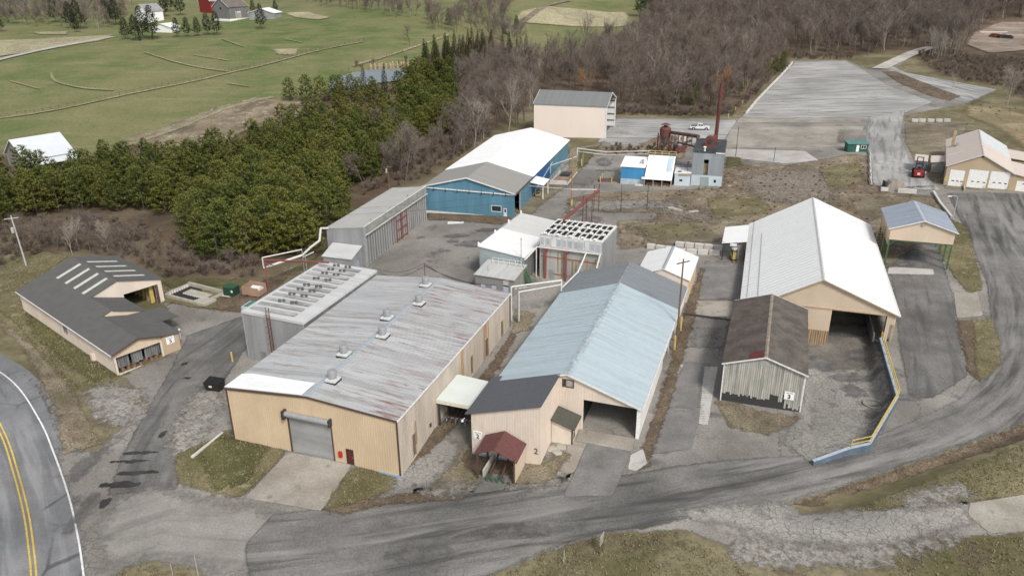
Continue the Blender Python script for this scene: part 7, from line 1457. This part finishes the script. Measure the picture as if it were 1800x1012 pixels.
# rocks and rubble
rr_ = random.Random(5)
def rock(px, py, s, label, group):
    m = MB(); vs = []; n = 8
    for j, (rr, zz) in enumerate(((1,0),(.95,.35),(.55,.62))):
        for k in range(n): a = 2*math.pi*k/n; q = rr*rr_.uniform(.75,1.15); vs.append((q*math.cos(a)*s, q*math.sin(a)*s*.8, zz*s*.45*rr_.uniform(.8,1.1)))
    fs = [(j*n+k, j*n+(k+1)%n, (j+1)*n+(k+1)%n, (j+1)*n+k) for j in range(2) for k in range(n)]+[tuple(range(2*n, 3*n))]
    o = tag(MB().add(vs, fs).build('rock', W_conc), label, 'rock', group); o.location = P(px, py); o.rotation_euler.z = rr_.uniform(0, 6)
for x, y in ((972, 789), (980, 795), (988, 786)): rock(x, y, .75, 'flat pale rock beside the small cream lean-to shed', 'rocks beside the lean-to shed')
for x, y in ((1180, 366), (1187, 368), (1215, 373), (1222, 372), (1194, 370)): rock(x, y, .9, 'white boulder on the scrub ground below the boiler house', 'white boulders on the scrub')
ring = tag(MB().lathe((0,0,0),[(1.2,0),(1.2,.3),(.9,.3),(.9,.05)],16).build('manhole_ring', paint('ring', (.3,.28,.25))), 'round stained manhole ring in the sunken yard floor', 'manhole'); ring.location = P(1534, 712)
deb = far_group('debris', [BUSH[1]], scatter(PW([(1060, 262), (1090, 254), (1120, 262), (1180, 246), (1215, 250), (1200, 272), (1080, 272)]), 1.8, 91), 'heap of dark sticks and debris before the rusty machinery', 'debris', (.3, .6))

# ============================================================ vehicles
tk = thing('pickup_truck', 'silver white pickup truck parked in side view near the smoke stack', 'truck', P(1230, 228), R(-12))
M_tw = flat('silver white car paint', (.70,.71,.72), .3, 0, .5); M_tyre = flat('tyre rubber', (.02,.02,.02), .9); M_rim = flat('alloy rim', (.5,.5,.5), .35, .6)
side = [(-2.8,.55),(-2.85,1.05),(-.95,1.08),(-.75,1.1),(-.6,1.12),(1.25,1.12),(2.6,1.0),(2.75,.8),(2.75,.45),(2.35,.42),(2.2,.75),(1.8,.9),(1.4,.75),(1.25,.42),(-1.25,.42),(-1.4,.75),(-1.8,.9),(-2.2,.75),(-2.35,.45)]
def loft(prof, halfw, y1=None): return [(x, -halfw, z) for x, z in prof]
MB().prism([(x,-.95,z) for x, z in side], (0,1.9,0)).build('body', M_tw, tk)
cab = MB(); cab.add([(-.75,-.9,1.12),(1.3,-.9,1.12),(1.3,.9,1.12),(-.75,.9,1.12),(-.6,-.75,1.78),(.65,-.75,1.78),(.65,.75,1.78),(-.6,.75,1.78)], [(0,3,2,1),(4,5,6,7),(0,1,5,4),(1,2,6,5),(2,3,7,6),(3,0,4,7)]).build('cab', M_tw, tk)
for x0, x1 in ((-.55,.12),(.2,.95)): MB().add([(x0,-.885,1.2),(x1,-.885,1.2),(min(x1,.6),-.775,1.7),(x0+.05,-.775,1.7)], [(0,1,2,3)]).build('side_window', M_glass, tk)
MB().add([(1.28,-.8,1.16),(1.28,.8,1.16),(.68,.68,1.75),(.68,-.68,1.75)], [(0,1,2,3)]).build('windscreen', M_glass, tk); MB().box((-2.6,-.8,1.0),(-.9,.8,1.095)).build('bed_floor', T_dark, tk)
for x in (-1.8,1.8):
    for y in (-1,1):
        w = MB().tube((x,y*.72,.4),(x,y*.97,.4),.4,n=16).build('wheel', M_tyre, tk); MB().tube((x,y*.9,.4),(x,y*.985,.4),.24,n=12).build('rim', M_rim, w)
for y in (-.7,.7): MB().box((2.7,y-.18,.7),(2.78,y+.18,.88)).build('headlight', flat('headlight glass', (.8,.8,.75), .2), tk); MB().box((-2.88,y-.1,.75),(-2.83,y+.1,1.0)).build('tail_light', M_red, tk)
MB().box((2.7,-.9,.4),(2.85,.9,.58)).build('bumper', M_rim, tk); MB().box((-2.95,-.9,.45),(-2.82,.9,.6)).build('bumper', M_rim, tk)
# red loader
ldr = thing('forklift', 'large red forklift with dark mast parked left of the garage', 'forklift', P(1613, 309), R(65))
M_rl = flat('red machine paint', (.30,.022,.028), .4); fx = M_rl
MB().add([(-2.3,-1.0,.6),(1.0,-1.0,.6),(1.0,1.0,.6),(-2.3,1.0,.6),(-2.2,-.9,1.7),(.6,-.9,1.5),(.6,.9,1.5),(-2.2,.9,1.7)], [(0,3,2,1),(4,5,6,7),(0,1,5,4),(1,2,6,5),(2,3,7,6),(3,0,4,7)]).build('chassis', M_rl, ldr)
MB().add([(-2.6,-.9,.5),(-2.3,-.95,.5),(-2.3,.95,.5),(-2.6,.9,.5),(-2.55,-.8,1.5),(-2.3,-.9,1.7),(-2.3,.9,1.7),(-2.55,.8,1.5)], [(0,3,2,1),(4,5,6,7),(0,1,5,4),(1,2,6,5),(2,3,7,6),(3,0,4,7)]).build('counterweight', M_rl, ldr); MB().box((-2.66,-.3,.8),(-2.6,.3,1.3)).build('rear_plate', flat('pale plate', (.7,.6,.6)), ldr); MB().box((-1.9,-.5,1.7),(-.8,.5,1.85)).build('bonnet_grille', T_dark, ldr)
for x in (-.7,.6):
    for y in (-.75,.75): MB().beam((x,y,1.5),(x*.8,y*.9,2.9),.1).build('cab_post', T_dark, ldr)
MB().box((-.75,-.8,2.9),(.65,.8,3.0)).build('cab_roof', T_dark, ldr); MB().box((-.5,-.3,1.5),(0,.3,2.1)).build('seat', M_black, ldr)
for y in (-.6,.6): MB().box((1.4,y-.1,.3),(1.6,y+.1,3.9)).build('mast', T_dark, ldr); MB().box((1.6,y-.1,.25),(3.1,y+.1,.33)).build('fork', T_dark, ldr)
for h in (.9,2.2,3.8): MB().box((1.42,-.7,h),(1.62,.7,h+.15)).build('mast_crossbar', T_dark, ldr)
for x, r in ((-1.6,.6),(.9,.75)):
    for y in (-1.05,1.05): w = MB().tube((x,y-.25,r),(x,y+.25,r),r,n=16).build('wheel', M_tyre, ldr); MB().tube((x,y-.27,r),(x,y+.27,r),r*.45,n=10).build('rim', M_rl, w)
fk = thing('small_forklift', 'small yellow forklift in the shade of the white side canopy', 'forklift', grounded(Aw(Cc, -2.2, 25.2)), R(-100))
MB().box((-.9,-.5,.25),(.7,.5,.95)).build('chassis', M_yel, fk); MB().box((-.5,-.48,1.9),(.6,.48,2.0)).build('roof_guard', T_white, fk)
for x in (-.45,.55):
    for y in (-.42,.42): MB().box((x-.04,y-.04,.9),(x+.04,y+.04,1.95)).build('guard_post', T_dark, fk)
for y in (-.35,.35): MB().box((.75,y-.06,.1),(.87,y+.06,2.2)).build('mast', T_dark, fk); MB().box((.85,y-.06,.08),(1.9,y+.06,.13)).build('fork', T_dark, fk)
for x in (-.6,.45):
    for y in (-.5,.5): MB().tube((x,y-.1,.25),(x,y+.1,.25),.25,n=12).build('wheel', M_tyre, fk)

# field fence with leaning posts, and a fence before the pond
def fence(label, px, n, h=1.3):
    l = smooth_line(PW(px), 6); seg = [0]
    for a, b in zip(l[:-1], l[1:]): seg.append(seg[-1]+math.dist(a, b))
    f0 = Vector((*l[0], Ts(*l[0]))); o = thing('wire_fence', label, 'fence', f0); prev = None
    xs = [p[0] for p in l]; ys = [p[1] for p in l]
    for k in range(n):
        s_ = seg[-1]*k/(n-1); x = float(np.interp(s_, seg, xs)); y = float(np.interp(s_, seg, ys)); q = Vector((x, y, Ts(x, y)))-f0
        MB().tube(q-Vector((0,0,.3)), q+Vector((rnd.uniform(-.1,.1),rnd.uniform(-.1,.1),h)), .11, .09, 5).build('post', M_woodp, o)
        if prev: MB().beam(prev+Vector((0,0,h*.8)), q+Vector((0,0,h*.8)), .04).build('wire', M_wirem, o)
        prev = q
fence('old wire fence crossing the green field from lower left to the upper middle', [(0, 207), (110, 190), (230, 164), (340, 142), (400, 128), (470, 112), (560, 88), (640, 72)], 60)
fence('wire fence running above the pond to the lone bare tree', [(600, 128), (650, 112), (720, 88), (780, 66)], 20)
strip('field_edge', smooth_line(PW([(0, 209), (110, 192), (230, 166), (340, 144), (400, 130), (470, 114), (560, 90), (640, 74)]), 6), -1.0, .8, ground_mat('rank grass along the fence', (.22,.21,.12), (.30,.27,.17), .3, 0, 1, 0, speck=.4, wob=2.2, soft=.8), .35, n_across=4)
strip('field_edge', smooth_line(PW([(205, 262), (300, 232), (400, 192), (480, 172)]), 6), -1.5, 1.5, ground_mat('rank grass along the fence', (0,0,0), (0,0,0)), .4, n_across=4)
sg = thing('steel_culvert', 'low dark drain grate crossing the lane between the two big buildings', 'drain', P(1246, 559)); MB().rbox((0,0,.16),(7.5,.35,.05),R(-20)).build('grate', T_dark, sg); MB().rbox((0,.35,.16),(7.5,.08,.06),R(-20)).build('frame_edge', M_rustp, sg)

for x, y, s_ in ((600, 176, .9), (618, 172, .85), (655, 172, .8), (700, 166, .9), (714, 158, 1.0), (727, 150, 1.0), (632, 180, .9), (660, 184, .9)): plant('pine_tree', PINES[rnd.randrange(4)], P(x, y), 'green pine on the near bank of the pond', 'tree', 'pines on the near bank of the pond', s_)
def downpipe(b, u, v, h): b.part('downpipe', MB().beam((u, v, h-.2), (u, v, -.8), .09), T_white)
for v in (20, 26): downpipe(B, 17.2, v, 4.3)
